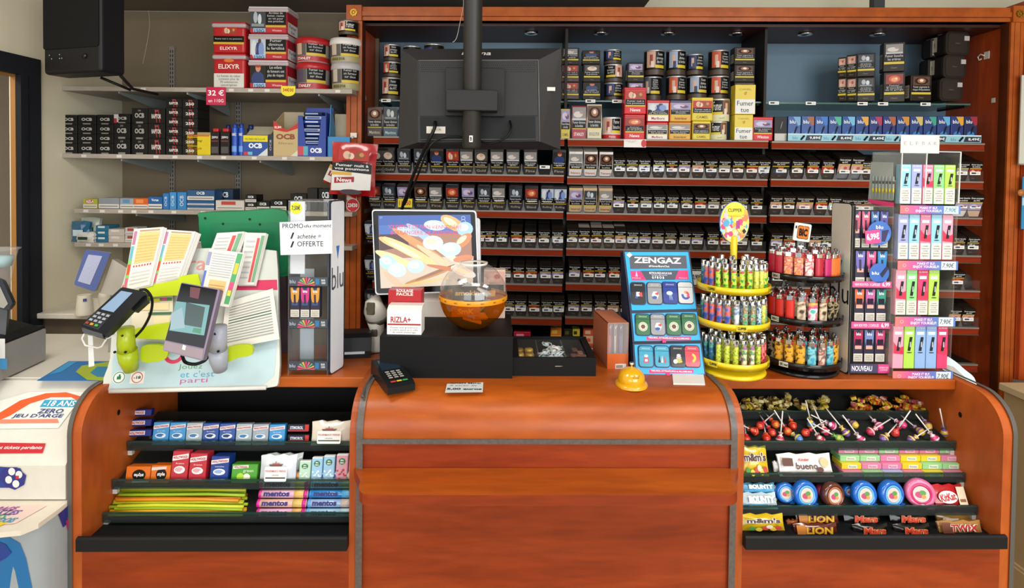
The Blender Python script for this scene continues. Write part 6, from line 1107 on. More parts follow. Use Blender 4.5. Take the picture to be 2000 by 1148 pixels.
def stand(cx, by_, tiers, Rp, plate, tag_txt, kind, look, zs, plan, fc, tagc):
    """revolving stand: base, pole, three round plates; lighters in rings, each a thing"""
    x, y = cnt(cx, by_); t = thing('lighter_stand', look, 'lighter stand'); put(t, 'C', x, y, TOP)
    Rm = Rp; m = MB(); m.lathe([(0, 0), (Rm*.92, 0), (Rm*.94, .006), (Rm*.9, .012), (0, .014)], plate, n=36); m.build('base', t)
    hs = [hy('C', cx, p, y-Rm)[1]-TOP for p in tiers]
    m = MB(); m.cyl(.010 if kind == 'clip' else .012, .01, hs[0]+.16, plate if kind == 'clip' else 'glass'); m.build('pole', t)
    for k, h0 in enumerate(hs):
        hp = .020; m = MB(); m.lathe([(0, h0+.004), (Rm*.97, h0+.004), (Rm, h0), (Rm, h0+hp), (Rm*.985, h0+hp), (Rm*.98, h0+.007), (0, h0+.007)], plate, n=40); pt = m.build('round_plate', t)
        for q, (a_, s_) in enumerate(tagc[k]):
            m = MB(); ww = .026 if kind == 'bic' else .030; m.lathe([(Rm+.0012, h0+.003), (Rm+.0012, h0+.018)], fc, n=6, a0=a_-ww/2/Rm, a1=a_+ww/2/Rm)
            m.text(s_, a_*Rm, h0+.0105, ww*.8, .008, 0, 'a8141c' if kind == 'bicx' else '2a2818', bend=Rm+.002, bold=.03); m.build('brand_tag', pt, label='small printed brand tag')
    nms = ['top', 'middle', 'bottom']
    for k, h0 in enumerate(hs):
        front, inner = plan[k]
        rings = [(Rm*.84, front, 1.75 if kind == 'clip' else 1.55, 'front rim'), (Rm*.60, inner, 1.9, 'second ring'), (Rm*.36, inner[:4], 2.0, 'inner ring')]
        for rr, lst, amax, rn in rings:
            n = len(lst)
            for i, kk in enumerate(lst):
                a = -amax + 2*amax*(i+.5)/n + (.05 if rn[0] == 's' else 0); dx, dy_ = rr*sin(a), -rr*cos(a)
                o = mesh_obj((kind, kk), (lambda: clip_mesh(kk)) if kind == 'clip' else (lambda: bic_mesh(kk)), 'gas_lighter' if kind == 'clip' else 'pocket_lighter'); o.parent = None
                tag(o, f'{PT[kk][0]} lighter, {ORD[i]} along the {rn}, {nms[k]} plate, {"yellow" if kind == "clip" else "black"} stand', 'lighter', f'lighters on the {"yellow" if kind == "clip" else "black"} round stand')
                sc = 1.06 if kind == 'clip' else 1.0; lift = rnd.uniform(0, .003) + (0 if rn[0] == 'f' else .010 if rn[0] == 's' else .018)
                o.location = (x+dx, y+dy_, TOP+h0+.0072+lift); o.scale = (sc, sc, sc); o.rotation_euler = (0, 0, a*.7+rnd.uniform(-.2, .2))
                h = mesh_obj((kind, 'top'), clip_top if kind == 'clip' else bic_top, 'flame_guard'); h.parent = o; h['label'] = 'metal flame guard'
    return t, x, y, hs
random.seed(2)
t, x, y, hs = stand(1428, 722, (578, 649, 727), .106, 'e0c414,.3,0,0,.3', 'CLIPPER', 'clip', 'yellow three tier round lighter stand with oval mosaic sign', None,
 [(['ocean', 'sunset', 'sunset', 'heart', 'heart', 'heart', 'heart', 'heart', 'yell', 'yell', 'heart', 'heart', 'red', 'red'], ['ocean', 'sunset', 'heart', 'heart', 'heart', 'yell', 'yell', 'heart', 'red']),
  (['ocean', 'sunset', 'sunset', 'sunset', 'sunset', 'spade', 'mush', 'mush', 'aqua', 'yell', 'mush', 'mush', 'mush'], ['sunset', 'sunset', 'spade', 'mush', 'aqua', 'aqua', 'yell', 'mush', 'mush']),
  (['ocean', 'ocean', 'ocean', 'lime', 'lime', 'lime', 'parrot', 'parrot', 'lime', 'red', 'red', 'sunset', 'ocean'], ['ocean', 'ocean', 'lime', 'yell', 'parrot', 'lime', 'red', 'red', 'red'])], 'd0b818,.4', [[(-1.0, 'CLIPPER'), (.9, 'CLIPPER')], [(-.15, 'CLIPPER')], [(-.9, 'CLIPPER'), (.95, 'CLIPPER')]])
# oval sign
sx0, szb = hy('C', 1432, 475, y); yS = y; cxs, czs = hy('C', 1434, 434, yS); rx_, rz_ = .046, (hy('C', 1434, 393, yS)[1]-hy('C', 1434, 475, yS)[1])/2
m = MB(); m.prism([(rx_*cos(2*pi*i/32), rz_*sin(2*pi*i/32)) for i in range(32)], 0, .004, '2c58a0,.4'); m.disc(0, 0, rx_*.96, rz_*.97, -.0008, 'd8c83c', 32)
rs = random.Random(4)
for i in range(90):
    a = rs.uniform(0, 2*pi); q = rs.uniform(.02, .9)**.5; u, v = q*cos(a)*rx_*.86, q*sin(a)*rz_*.86
    if v > rz_*.28 and abs(u) < rx_*.45: continue
    n_ = rs.choice((4, 5, 6)); s_ = rs.uniform(.15, .24); m.poly([(u+rx_*s_*cos(2*pi*j/n_+i), v+rx_*s_*1.15*sin(2*pi*j/n_+i)) for j in range(n_)], -.0010-i*.00001, rs.choice(['8cc8d8', 'e8a040', 'e8e0b8', 'c8b0d0', 'e87848', 'c8d868', 'f0e8a0', 'a8b4c8', 'd83c6c', '4c98c0']))
m.quad(-rx_*.55, rz_*.38, rx_*.6, rz_*.78, -.002, 'e8d81c'); m.text('CLIPPER', 0, rz_*.58, rx_*.95, rz_*.16, -.0025, '3a3818', bold=.02); m.text('THE ORIGINAL', 0, rz_*.3, rx_*.9, rz_*.08, -.0025, 'c8b01c', bold=.02); m.quad(rx_*.1, -rz_*.3, rx_*.35, rz_*.08, -.0022, 'a02c7c'); m.poly([(rx_*.5, -rz_*.4), (rx_*.65, -rz_*.28), (rx_*.78, -rz_*.42), (rx_*.62, -rz_*.55)], -.0022, '1c2c28')
o = m.build('oval_sign', t, label='oval mosaic sign'); o.location = (cxs-x, yS-y-.002, czs-TOP); 
m = MB(); m.box(-.010, .010, -.003, .003, 0, czs-TOP-rz_-hs[0]-.12+.02, 'dcc41c,.35'); o = m.build('sign_post', t); o.location = (cxs-x, 0, hs[0]+.12)
t, x, y, hs = stand(1560, 716, (553, 640, 727), .118, '101012,.25,0,0,.4', 'BIC', 'bic', 'black three tier round lighter stand with square orange sign on top', None,
 [(['crimson', 'crimson', 'peach', 'peach', 'flower', 'crimson', 'magenta', 'orange', 'orange', 'turq', 'pink'], ['crimson', 'flower', 'red', 'red', 'crimson', 'red', 'flower', 'crimson', 'red']),
  (['scarlet', 'scarlet', 'scarlet', 'donut', 'pop', 'donut', 'night', 'night', 'night', 'night'], ['red', 'red', 'donut', 'rose', 'night', 'red', 'donut', 'night', 'red']),
  (['night', 'amber_', 'amber_', 'amber_', 'sea', 'rose', 'sea', 'amber_', 'amber_', 'night'], ['night', 'amber_', 'amber_', 'sea', 'sea', 'rose', 'amber_', 'sea', 'night'])], 'c8c4b4,.4', [[(-1.1, 'BIC')], [(-1.1, 'BIC')], [(-.85, 'BIC maxi')]])
a, b = hy('C', 1548, 432, y-.01), hy('C', 1585, 475, y-.01); cx, cz = (a[0]+b[0])/2, (a[1]+b[1])/2; w_, h_ = (b[0]-a[0])/2*1.02, (a[1]-b[1])/2*.82
m = MB(); m.prism(rrect(-w_, -h_, w_, h_, .005), 0, .003, 'e0dcd4,.3'); m.prism(rrect(-w_*.58, -h_*.68, w_*.72, h_*.68, .006), -.0012, 0, 'c86a1c,.35'); m.prism(rrect(-w_*.62, -h_*.74, w_*.76, h_*.74, .006), -.0006, 0, '1c1c1c,.35'); m.text('BIC', w_*.06, 0, w_*1.0, h_*.85, -.0018, '181414', bold=.05); m.disc(-w_*.82, h_*.5, w_*.1, h_*.18, -.0006, '1c1c1c')
o = m.build('square_sign', t, label='white sign with orange panel'); o.location = (cx-x, -.012, cz-TOP); o.rotation_euler = (0, rad(8), rad(14))
m = MB(); m.box(-.009, .009, -.002, .002, 0, .05, 'film'); o = m.build('sign_post', t); o.location = (cx-x, 0, cz-TOP-h_-.045)

# ---- tall white blu panel and two clear displays
def quadslab(P3, th_, col): pass
xq, yq = cnt(1617, 712); xq2, yq2 = cnt(1656, 732); rz_ = math.atan2(yq2-yq, xq2-xq); pl = Plane((xq, yq, TOP), rz_)
W_ = math.hypot(xq2-xq, yq2-yq); H_ = hy('C', 1655, 397, yq2)[1]-TOP
t = thing('side_panel_sign', 'tall white panel with blue triangle at the side of the right vape display', 'sign panel'); pl.put(t)
m = MB(); m.prism(rrect(0, 0, W_, H_, .012), 0, .012, '17181a,.3'); m.prism(rrect(.003, .003, W_-.003, H_-.003, .011), -.001, 0, 'd0c8bc,.35'); m.build('panel', t)
m = MB(); m.poly([(W_*.30, H_*.66), (W_*.62, H_*.66), (W_*.48, H_*.585)], -.0016, '1c6cb4'); m.text('blu', W_*.48, H_*.47, W_*.95, H_*.125, -.0016, '1a1a1c'); m.build('lettering', t)
def acrylic(pl, W_, H_, D_, name, label, cat, shelves):
    t = thing(name, label, cat); pl.put(t); m = MB()
    m.box(0, W_, D_-.003, D_, 0, H_, 'glass'); m.box(0, .003, 0, D_, 0, H_, 'glass'); m.box(W_-.003, W_, 0, D_, 0, H_, 'glass'); m.box(0, W_, 0, D_, H_-.003, H_, 'glass'); m.build('clear_case', t)
    for z in shelves: m = MB(); m.box(.002, W_-.002, .001, D_-.002, z-.003, z, 'sglass'); m.build('shelf', t, label='clear display shelf')
    return t
x0, y0 = cnt(1657, 732); x1, _ = cnt(1741, 735); pl = Plane((x0, y0, TOP), rad(-1)); W_ = x1-x0; H_ = hy('C', 1700, 402, y0)[1]-TOP; zz = lambda py: hy('C', 1700, py, y0)[1]-TOP
t = acrylic(pl, W_, H_, .09, 'vape_display', 'clear acrylic display of dark vape packs with pink price strips', 'vape display', [zz(728), zz(643), zz(562), zz(485)])
def strip(t, x0, x1, z0, z1, c, parts, y=-.002, lab=None):
    m = MB(); m.box(x0, x1, y-.001, y+.001, z0, z1, c)
    for (s, u, v, w_, h_, col) in parts: m.text(s, x0+(x1-x0)*u, z0+(z1-z0)*v, (x1-x0)*w_, (z1-z0)*h_, y-.0016, col, bold=.02)
    return m.build('price_strip', t, label=lab)
for p0, p1 in ((549, 561), (628, 641)): strip(t, .003, W_-.003, zz(p1), zz(p0), 'cc4c88,.35', [('NEW BOX POD : 2 CAPSULES', .38, .5, .64, .42, 'f0dce8'), ('6,99', .86, .5, .2, .75, 'fff0f8')], lab='pink price strip')
strip(t, .003, W_-.003, zz(727), zz(710), '3c3c5c,.35', [('NOUVEAU', .30, .5, .52, .62, 'e8e8f4')]); m = MB(); m.box(W_*.70, W_-.003, -.004, -.003, zz(727), zz(710), 'c83c80,.35'); m.text('ELFBAR POD\n6 SAVEURS', W_*.84, zz(718.5), W_*.22, .012, -.0045, 'f4dce8'); m.build('price_strip', t, label='pink end of the lowest strip')
cols = [[('b04860', 0), ('c05070', 0), ('3c6ca8', 0), ('4c4a9c', 0)], [('6a62b0', 1), ('c84c80', 1), ('2c84c0', 1)], [('d86838', 2), ('b85c98', 2), ('2c8c78', 2)], [('a81c50', 2), ('6c80b8', 2), ('c03c70', 2)]]
def vpack(c, kind, w_, h_, bc='2a2440', pc=None):
    m = MB(); m.box(-w_/2, w_/2, 0, .02, 0, h_, '241f38,.35', .001, 1); y = -.0006
    m.poly([(-w_*.46, h_*.98), (w_*.46, h_*.98), (w_*.40, h_*.62), (w_*.2, h_*.40), (-w_*.2, h_*.40), (-w_*.40, h_*.62)], y, c+',.35'); m.poly([(-w_*.25, h_*.99), (w_*.25, h_*.99), (0, h_*.8)], y-.0003, '1c2c50'); m.text('blu', 0, h_*.86, w_*.45, h_*.09, y-.0006, 'e8ecf4', bold=.02)
    m.quad(-w_*.44, h_*.02, w_*.44, h_*.26, y-.0002, 'c8c4b8,.5'); m.text('Ce produit\ncontient de\nla nicotine', 0, h_*.14, w_*.7, h_*.16, y-.0006, '55524e')
    m.quad(-w_*.32, h_*.40, w_*.32, h_*.50, y-.0005, pc or 'd8a090')
    if kind == 2: m.prism(rrect(-w_*.28, h_*.52, -w_*.02, h_*.70, w_*.06, 3), y-.0014, y, '1e1a2c'); m.prism(rrect(w_*.02, h_*.52, w_*.28, h_*.70, w_*.06, 3), y-.0014, y, '1e1a2c')
    else: m.prism([(-w_*.08, h_*.45), (w_*.10, h_*.45), (w_*.06, h_*.75), (-w_*.10, h_*.75)], y-.0014, y, '2a2038')
    return m
bt = [(486, 412), (562, 490), (630, 565), (710, 645)]; rowsn = ['top', 'second', 'third', 'bottom']
cn = {'b04860': 'dusky red', 'c05070': 'rose', '3c6ca8': 'blue', '4c4a9c': 'indigo', '6a62b0': 'lavender', 'c84c80': 'pink', '2c84c0': 'bright blue', 'd86838': 'orange', 'b85c98': 'mauve', '2c8c78': 'green', 'a81c50': 'wine red', '6c80b8': 'grey blue', 'c03c70': 'deep pink'}
for r, row in enumerate(cols):
    n = len(row); pw = (W_-.012)/ (n+.35 if n == 3 else n)
    for i, (c, k) in enumerate(row):
        z0, z1 = zz(bt[r][0])+.001, zz(bt[r][1]); o = vpack(c, k, pw-.002, z1-z0).build('vape_pack', label=f'{cn[c]} vape pack on the {rowsn[r]} shelf of the darker vape display', cat='vape pack', group='vape packs in the darker display')
        o.location = pl.loc + pl.R @ Vector((.006+pw*(i+.5)+(pw*.35 if n == 3 else 0), .012, z0)); o.rotation_euler = pl.rot
def roundsticker(px, py, r, draw, label):
    c_ = pl.px(px, py); m = MB(); m.lathe([(0, 0), (r, 0), (r, .0012), (0, .0012)], '3c5cb0,.3', n=28) if False else m.disc(0, 0, r, r, 0, '3464b4,.3', 28); draw(m, r); o = m.build('round_sticker', t, label=label); o.location = (c_[0], -.003, c_[1]); return o
roundsticker(1716, 455, .036, lambda m, r: (m.disc(r*.3, -r*.3, r*.6, r*.5, -.0004, '4a78c0', 16), m.text('blu', 0, r*.5, r*.6, r*.3, -.0008, 'e8f0f8', bold=.02), m.poly([(r*.2, r*.2), (r*.8, r*.3), (r*.5, -r*.7), (r*.2, -r*.7)], -.0006, '282050')), 'round blue promotional sticker')
c_ = pl.px(1702, 462); m = MB(); m.T = Matrix.Rotation(rad(-6), 4, 'Y'); m.box(-.022, .022, -.001, 0, -.020, .020, 'd03c80,.3'); m.text('6,99€', 0, 0, .038, .024, -.0018, 'fceaf4', bold=.04); m.T = None; o = m.build('price_sticker', t, label='pink square sticker reading 6,99€'); o.location = (c_[0], -.0055, c_[1])
roundsticker(1716, 533, .030, lambda m, r: (m.text('blu', -r*.4, 0, r*.7, r*.3, -.0008, 'f0f0f8', bold=.02), m.prism([(r*.1, -r*.1), (r*.3, -r*.4), (r*.9, r*.5), (r*.7, r*.7)], -.002, -.0004, '1c1838')), 'round violet promotional sticker')
# ELFBAR display
x0, y0 = cnt(1742, 737); x1, _ = cnt(1850, 737); pl = Plane((x0, y0, TOP), rad(0)); zz = lambda py: hy('C', 1795, py, y0+.03)[1]-TOP; ztop = zz(296)
D_ = .13; t = thing('vape_display', 'tall clear acrylic display of pastel vape boxes with pale header card', 'vape display'); pl.put(t)
xt1 = hy('C', 1865, 296, y0+.03)[0]-x0; xt0 = hy('C', 1748, 296, y0+.03)[0]-x0; W_ = x1-x0
sh_ = lambda z: (xt0)*z/ztop
def slant(xa, xb, ya, yb, za, zb): return [(xa+sh_(za), ya, za), (xb+sh_(za), ya, za), (xb+sh_(za), yb, za), (xa+sh_(za), yb, za), (xa+sh_(zb), ya, zb), (xb+sh_(zb), ya, zb), (xb+sh_(zb), yb, zb), (xa+sh_(zb), yb, zb)]
BF = [(0, 3, 2, 1), (4, 5, 6, 7), (0, 1, 5, 4), (1, 2, 6, 5), (2, 3, 7, 6), (3, 0, 4, 7)]
Wd = (W_+xt1-xt0)/2
m = MB(); m.add(slant(0, .003, 0, D_, 0, ztop), BF, 'glass'); m.add(slant(Wd-.003, Wd, 0, D_, 0, ztop), BF, 'glass'); m.add(slant(0, Wd, D_-.003, D_, 0, ztop), BF, 'glass'); m.build('clear_case', t)
m = MB()
for xx in (0, Wd*.42, Wd): m.add(slant(xx-.0012, xx+.0012, -.002, .001, zz(395), ztop), BF, 'd8dcd8,.3')
m.add(slant(0, Wd, -.002, .001, ztop-.002, ztop), BF, 'd8dcd8,.3'); m.build('edge_trim', t, label='bright acrylic edges')
m = MB(); hw0, hw1 = hy('C', 1743, 300, y0+.03)[0]-x0, hy('C', 1817, 300, y0+.03)[0]-x0; m.box(hw0, hw1, -.004, -.003, zz(300), zz(266), 'd4d0c4,.5')
for i, s in enumerate('ELFBAR'): m.text(s, hw0+(hw1-hw0)*(.12+.155*i), zz(281), .0085, .010, -.0046, '9c9c98', fit=True)
m.build('header_card', t, label='pale header card with faint letters')
pal = {'b': ('8cc4e0', 'sky blue'), 'v': ('98a0cc', 'periwinkle'), 'k': ('e87c98', 'pink and red'), 'g': ('88d080', 'mint green'), 'y': ('a8d850', 'lime yellow'), 'r': ('d83c6c', 'strong pink'), 'l': ('88aad8', 'soft blue'), 'p': ('e89ab0', 'pale pink')}
rowsE = [('bvkgy', 322, 366, 398, True), ('vbkbp', 418, 472, 505, True), ('pgry', 525, 583, 612, True), ('pyllr', 633, 715, 715, False)]
for r, (cs, p0, p1, p2, white) in enumerate(rowsE):
    n = 5; pw = (Wd-.008)/n
    for i, c in enumerate(cs):
        zb, zm, zt2 = zz(p2), zz(p1), zz(p0); h_ = zt2-zb; w_ = pw-.002; m = MB(); m.box(-w_/2, w_/2, 0, .02, 0, h_, pal[c][0]+',.35', .0008, 1); y = -.0006; hb = zm-zb if white else h_*.32
        if white: m.quad(-w_*.46, h_*.01, w_*.46, hb*.96, y, 'dcd8cc,.5'); m.text('La nicotine\ncontenue dans\nce produit\ncrée une forte\ndépendance', 0, hb*.5, w_*.7, hb*.7, y-.0004, '6a6864')
        q = h_-hb; m.text('ELFBAR', 0, hb+q*.93, w_*.8, q*.05, y, 'e8e8e8'); m.prism([(-w_*.16, hb+q*.15), (w_*.04, hb+q*.15), (w_*.22, hb+q*.62), (w_*.02, hb+q*.62)], -.003, -.0004, '26282c,.35'); m.quad(-w_*.04, hb+q*.28, w_*.08, hb+q*.46, -.0034, 'a8acb0'); m.quad(-w_*.36, hb+q*.70, w_*.3, hb+q*.80, y, 'cfe4ec'); m.disc(0, hb+q*.08, w_*.26, q*.02, y, '30383c', 10)
        if c in 'kpr': m.poly([(-w_*.48, hb+q*.05), (w_*.48, hb+q*.02), (w_*.48, hb+q*.3), (0, hb+q*.22), (-w_*.48, hb+q*.45)], y-.0001, 'c82c4c')
        o = m.build('vape_box', label=f'{pal[c][1]} vape box, {ORD[i]} from the neighbouring display on the {rowsn[r]} shelf', cat='vape box', group='pastel vape boxes in the tall display'); zc = (zb+zt2)/2
        o.location = pl.loc + Vector((sh_(zc)+.004+pw*(i+.5), .008, zb+.0006))
for (p0, p1) in ((400, 416), (506, 523), (613, 631), (717, 735)):
    zb, zt2 = zz(p1), zz(p0); zc = (zb+zt2)/2; m = MB(); xs = sh_(zc); bl = mat(gradient('elf_strip', 'X', 0, Wd, [(0, '#d8786c'), (.25, '#cc5890'), (.55, '#7c5cb0'), (.7, '#5a78b8')])) if 'elf' not in _M else _M['elf']; _M['elf'] = bl
    m.box(xs-.002, xs+Wd+.003, -.006, -.004, zb, zt2, bl); m.box(xs-.002, xs+Wd+.003, -.004, .0, zb, zb+.002, 'sglass'); m.text('MAKE IT ELF,\nENJOY YOURSELF!', xs+Wd*.47, zc, Wd*.44, (zt2-zb)*.72, -.0066, 'f4e8f8', bold=.02)
    m.quad(xs+Wd*.73, zb+.001, xs+Wd*.98, zt2-.001, -.0064, 'b8d8e4' if p0 == 400 else 'ccdce4'); m.text('7,90€', xs+Wd*.85, zc, Wd*.2, (zt2-zb)*.6, -.007, '5a7888' if p0 == 400 else '2c3438', shear=.2); m.ring(xs+Wd*.1, zc, .004, .0052, -.0066, 'f0c0b0', 8); m.build('price_strip', t, label='pink to violet price strip with handwritten 7,90€')
# side wing with yellow banded tubes
xa = hy('C', 1697, 398, y0+.10)[0]-x0; xb = hy('C', 1745, 398, y0+.02)[0]-x0; z0_, z1_ = zz(392), zz(296)
m = MB(); m.add([(xa, .10, z0_), (xb, .02, z0_), (xb+.004, .02, z1_), (xa+.006, .10, z1_)], [(0, 1, 2, 3)], 'glass'); m.add([(xa, .104, z0_), (xb, .024, z0_), (xb, .024, zz(318)), (xa+.006, .104, zz(316))], [(0, 1, 2, 3)], 'a8b0ac,.4'); m.add([(xa-.004, .098, zz(399)), (xb, .018, zz(405)), (xb, .018, zz(396)), (xa-.004, .098, zz(391))], [(0, 1, 2, 3)], 'd83c70,.4'); m.build('side_wing', t, label='clear side wing')
for i in range(7):
    u = (i+.5)/7.3; X = xa+(xb-xa)*u; Y = .094-.08*u; m = MB(); m.tube([(0, 0, 0), (0, 0, .07)], .0022, '9ca4a0,.3', 6); m.tube([(0, 0, .02), (0, 0, .034)], .0028, 'c8b82c,.35', 6); m.tube([(0, 0, .048), (0, 0, .056)], .0026, '4a4c4c,.35', 6)
    o = m.build('pod_tube', label=f'slim yellow banded tube, side wing of the tall display, {ORD[i]} from its edge', cat='tube', group='yellow banded tubes'); o.location = pl.loc + Vector((X, Y-.004, z0_+.002))
# white rounded card at the far right behind the end panel
pl = Plane((hy('C', 1878, 745, 1.72)[0], 1.72, TOP-.01), rad(-4), rad(-25))
t = thing('rounded_tray', 'pale grey tray with white blue rounded rim behind the tall vape display', 'tray'); pl.put(t)
m = MB(); q = pl.pts(*bez((1845, 700), (1862, 703), (1885, 722), (1903, 738), (1904, 760), (1860, 765), (1840, 760), n=4)); m.prism(q, 0, .008, 'c8dce0,.35'); m.build('rim', t); m = MB(); q = pl.pts((1848, 712), (1862, 716), (1886, 738), (1890, 760), (1845, 762)); m.poly(q, -.0012, 'a8a09c,.6'); c_ = pl.px(1872, 744); m.text('Blonde', c_[0], c_[1], .05, .02, -.0018, '2c2c2c', rot=rad(-38), shear=.2); m.build('face', t)
# ================================================================ sweets in the two racks
RS = {'L': ['top', 'middle', 'lowest'], 'R': ['top', 'second', 'third', 'lowest']}
def rk(side, j, x0, x1, y0, fn, name, label, cat, group=None, lean=-12, dy=.014, rz=0, base=None, up=0):
    """stand a packet on rack shelf j; the front lip of the shelf hides its foot as in the photo"""
    if j == 'base': y, z = Y0+.045+dy, BASEZ-.030
    else: y, z = SHP[side][j]; y += dy; z += -.0215+.3*dy
    z += up; l, r = hy('C', x0, y0, y)[0], hy('C', x1, y0, y)[0]; h_ = (hy('C', (x0+x1)/2, y0, y+.02)[1]-z)/cos(rad(lean)); o = fn(r-l-.001, h_, .015)
    o = o.build(name, label=label, cat=cat, group=group) if isinstance(o, MB) else tag(o, label, cat, group)
    o.location = ((l+r)/2, y, z); o.rotation_euler = (rad(lean), 0, rad(rz)); return o
def gum(c, c2='c02030', d=.02, txt='HOLLYWOOD', leaf='d8e4ec', sub='fresh'):
    def f(w_, h_, dd):
        m = MB(); m.box(-w_/2, w_/2, 0, d, 0, h_, c+',.3', .001, 1); y = -.0006
        m.poly([(-w_*.48, h_*.70), (w_*.48, h_*.78), (w_*.48, h_*.93), (-w_*.48, h_*.85)], y, 'e8e4e4'); m.text(txt, 0, h_*.815, w_*.86, h_*.085, y-.0005, 'b0202c', bold=.04, rot=rad(4)); m.text(sub, 0, h_*.62, w_*.5, h_*.05, y, leaf)
        m.disc(0, h_*.42, w_*.34, h_*.12, y, leaf, 14); m.disc(-w_*.03, h_*.43, w_*.24, h_*.07, y-.0003, c2, 12); m.disc(w_*.2, h_*.38, w_*.1, h_*.05, y-.0005, 'f0f4f6', 10); return m
    return f
GC = [('3c94d0', '2a70b0', 'sky blue'), ('3c94d0', '2a70b0', 'sky blue'), ('a4b4bc', '3c78b0', 'silver'), ('244c9c', '16306c', 'deep blue'), ('244c9c', '16306c', 'deep blue'), ('a4b4bc', '3c78b0', 'silver'), ('98a4b0', '3c78b0', 'silver'), ('3090d0', '2a70b0', 'sky blue')]
for i, (c, c2, nm) in enumerate(GC):
    x0 = 296+i*32.6; rk('L', 0, x0, x0+31, 822+i*.6, gum(c, c2), 'chewing_gum_box', f'{nm} gum box with red lettering, {ORD[i]} in the upright row, top shelf', 'gum box', 'upright gum boxes', rz=3)
def stick_pack(c, txt, tc, c2=None):
    def f(w_, h_, d):
        m = MB(); m.box(-w_/2, w_/2, 0, .02, 0, h_, c+',.3', .0015, 1); m.quad(-w_*.4, h_*.25, w_*.25, h_*.8, -.0006, c2 or 'e4e0e0'); m.text(txt, -w_*.07, h_*.52, w_*.58, h_*.38, -.0012, tc, bold=.04); return m
    return f
for k in range(3): rk('L', 0, 247-k*0, 294, 862-15*(k+1), lambda w_, h_, d: stick_pack('1c2c7c', 'HOLLYWOOD', 'b0202c')(w_, .019, d), 'gum_stick_pack', f'dark blue gum stick pack at the outer end, {ORD[k]} from the bottom', 'gum pack', 'dark blue stick packs', up=.022+.021*k, rz=4, dy=.018+.012*k)
for k in range(2): rk('L', 0, 560, 604, 858, lambda w_, h_, d: stick_pack('16161c', 'STIMOROL', 'd8d8e0', '1c2450')(w_, .022, d).quad(w_*.3, .002, w_*.48, .02, -.0008, 'c02820').quad(-w_*.45, .001, w_*.45, .006, -.0009, 'a02434'), 'gum_stick_pack', 'black and red gum stick pack, ' + ('lower', 'upper')[k], 'gum pack', 'black and red stick packs', up=.004+.024*k, dy=.02+.01*k)
def bagf(c, draw, bulge=.018):
    def f(w_, h_, d):
        m = MB(); n = 8; vs = []
        for jj in range(n+1):
            for ii in range(n+1):
                u, v = ii/n-.5, jj/n; e = .0025*sin(ii*2.1+jj*1.3); vs.append((u*w_*(1-.03*sin(pi*v)), -bulge*(sin(pi*(u+.5))*sin(pi*v))**.6 + e*.4 if 0 < jj < n and 0 < ii < n else -.001, v*h_+(e if jj == n else 0)))
        fs = [(jj*(n+1)+ii, jj*(n+1)+ii+1, (jj+1)*(n+1)+ii+1, (jj+1)*(n+1)+ii) for jj in range(n) for ii in range(n)]
        m.add(vs, fs, c+',.22,0,0,.4', True); m.add([(a, .004-b_*.4, zq) for a, b_, zq in vs], fs, c+',.3', True); draw(m, w_, h_, -bulge-.0028); return m
    return f
def fish(m, w_, h_, y): m.poly(rrect(-w_*.30, h_*.14, w_*.30, h_*.66, .004), y+.0005, 'f2f0ec'); m.text("FISHERMAN'S FRIEND", 0, h_*.50, w_*.56, h_*.08, y, 'a83848', bold=.01); m.text('ORIGINAL', 0, h_*.36, w_*.2, h_*.05, y, '3c5048'); m.quad(-w_*.27, h_*.24, w_*.27, h_*.29, y, '3c4c44'); m.poly([(-w_*.16, h_*.66), (w_*.14, h_*.66), (w_*.2, h_*.74), (-w_*.2, h_*.73)], y, '6c4a48'); m.quad(-w_*.02, h_*.74, w_*.0, h_*.84, y, '6c4a48'); m.quad(-w_*.1, h_*.73, w_*.1, h_*.77, y-.0003, 'b05858')
rk('L', 0, 607, 684, 820, bagf('e4dccc', fish), 'lozenge_bag', "cream lozenge bag with ship emblem on the top shelf at the counter side", 'bag')
rk('L', 0, 618, 690, 828, bagf('d8d0c0', lambda *a: None), 'lozenge_bag', 'second cream lozenge bag peeping from behind the first on the top shelf', 'bag', dy=.045)
rk('L', 1, 506, 578, 886, bagf('d8e0e8', fish), 'lozenge_bag', "white lozenge bag with ship emblem in the middle of the second shelf", 'bag')
rk('L', 1, 518, 590, 882, bagf('ccd8d4', lambda *a: None), 'lozenge_bag', 'pale crumpled lozenge bag behind the white one on the second shelf', 'bag', dy=.05)
def style(flip):
    def f(w_, h_, d):
        m = MB(); m.box(-w_/2, w_/2, 0, .03, 0, h_, 'd86c1c,.3', .001, 1); m.disc(w_*.05, h_*.5, w_*.28, h_*.33, -.0006, '1a1614', 16); m.text('style', w_*.05, h_*.5, w_*.4, h_*.26, -.0012, 'e8e4dc', bold=.03, rot=pi if flip else 0); m.poly([(-w_*.48, h_*.72), (w_*.3, h_*.8), (w_*.3, h_*.95), (-w_*.48, h_*.9)] if not flip else [(-w_*.2, h_*.02), (w_*.48, h_*.08), (w_*.48, h_*.25), (-w_*.2, h_*.16)], -.0008, 'd8c4bc'); return m
    return f
rk('L', 1, 243, 291, 907, style(True), 'chewing_gum_box', 'orange gum box with black spot standing upside down at the outer end', 'gum box')
rk('L', 1, 292, 330, 905, style(False), 'chewing_gum_box', 'orange gum box with black spot beside the upside down one', 'gum box')
rk('L', 1, 331, 364, 880, gum('b82838', 'd8a0a8', leaf='f0e4e4', sub='fraise'), 'chewing_gum_box', 'tall red gum box next to the orange ones', 'gum box')
rk('L', 1, 366, 400, 884, gum('b82838', 'd8a0a8', .04, leaf='f0e4e4', sub='fraise'), 'chewing_gum_box', 'tall red gum box next to the blue one', 'gum box')
rk('L', 1, 408, 444, 889, gum('1c3c8c', '8ca8d8', .04, leaf='e4e8f0', sub='menthe'), 'chewing_gum_box', 'tall deep blue gum box on the second shelf', 'gum box')
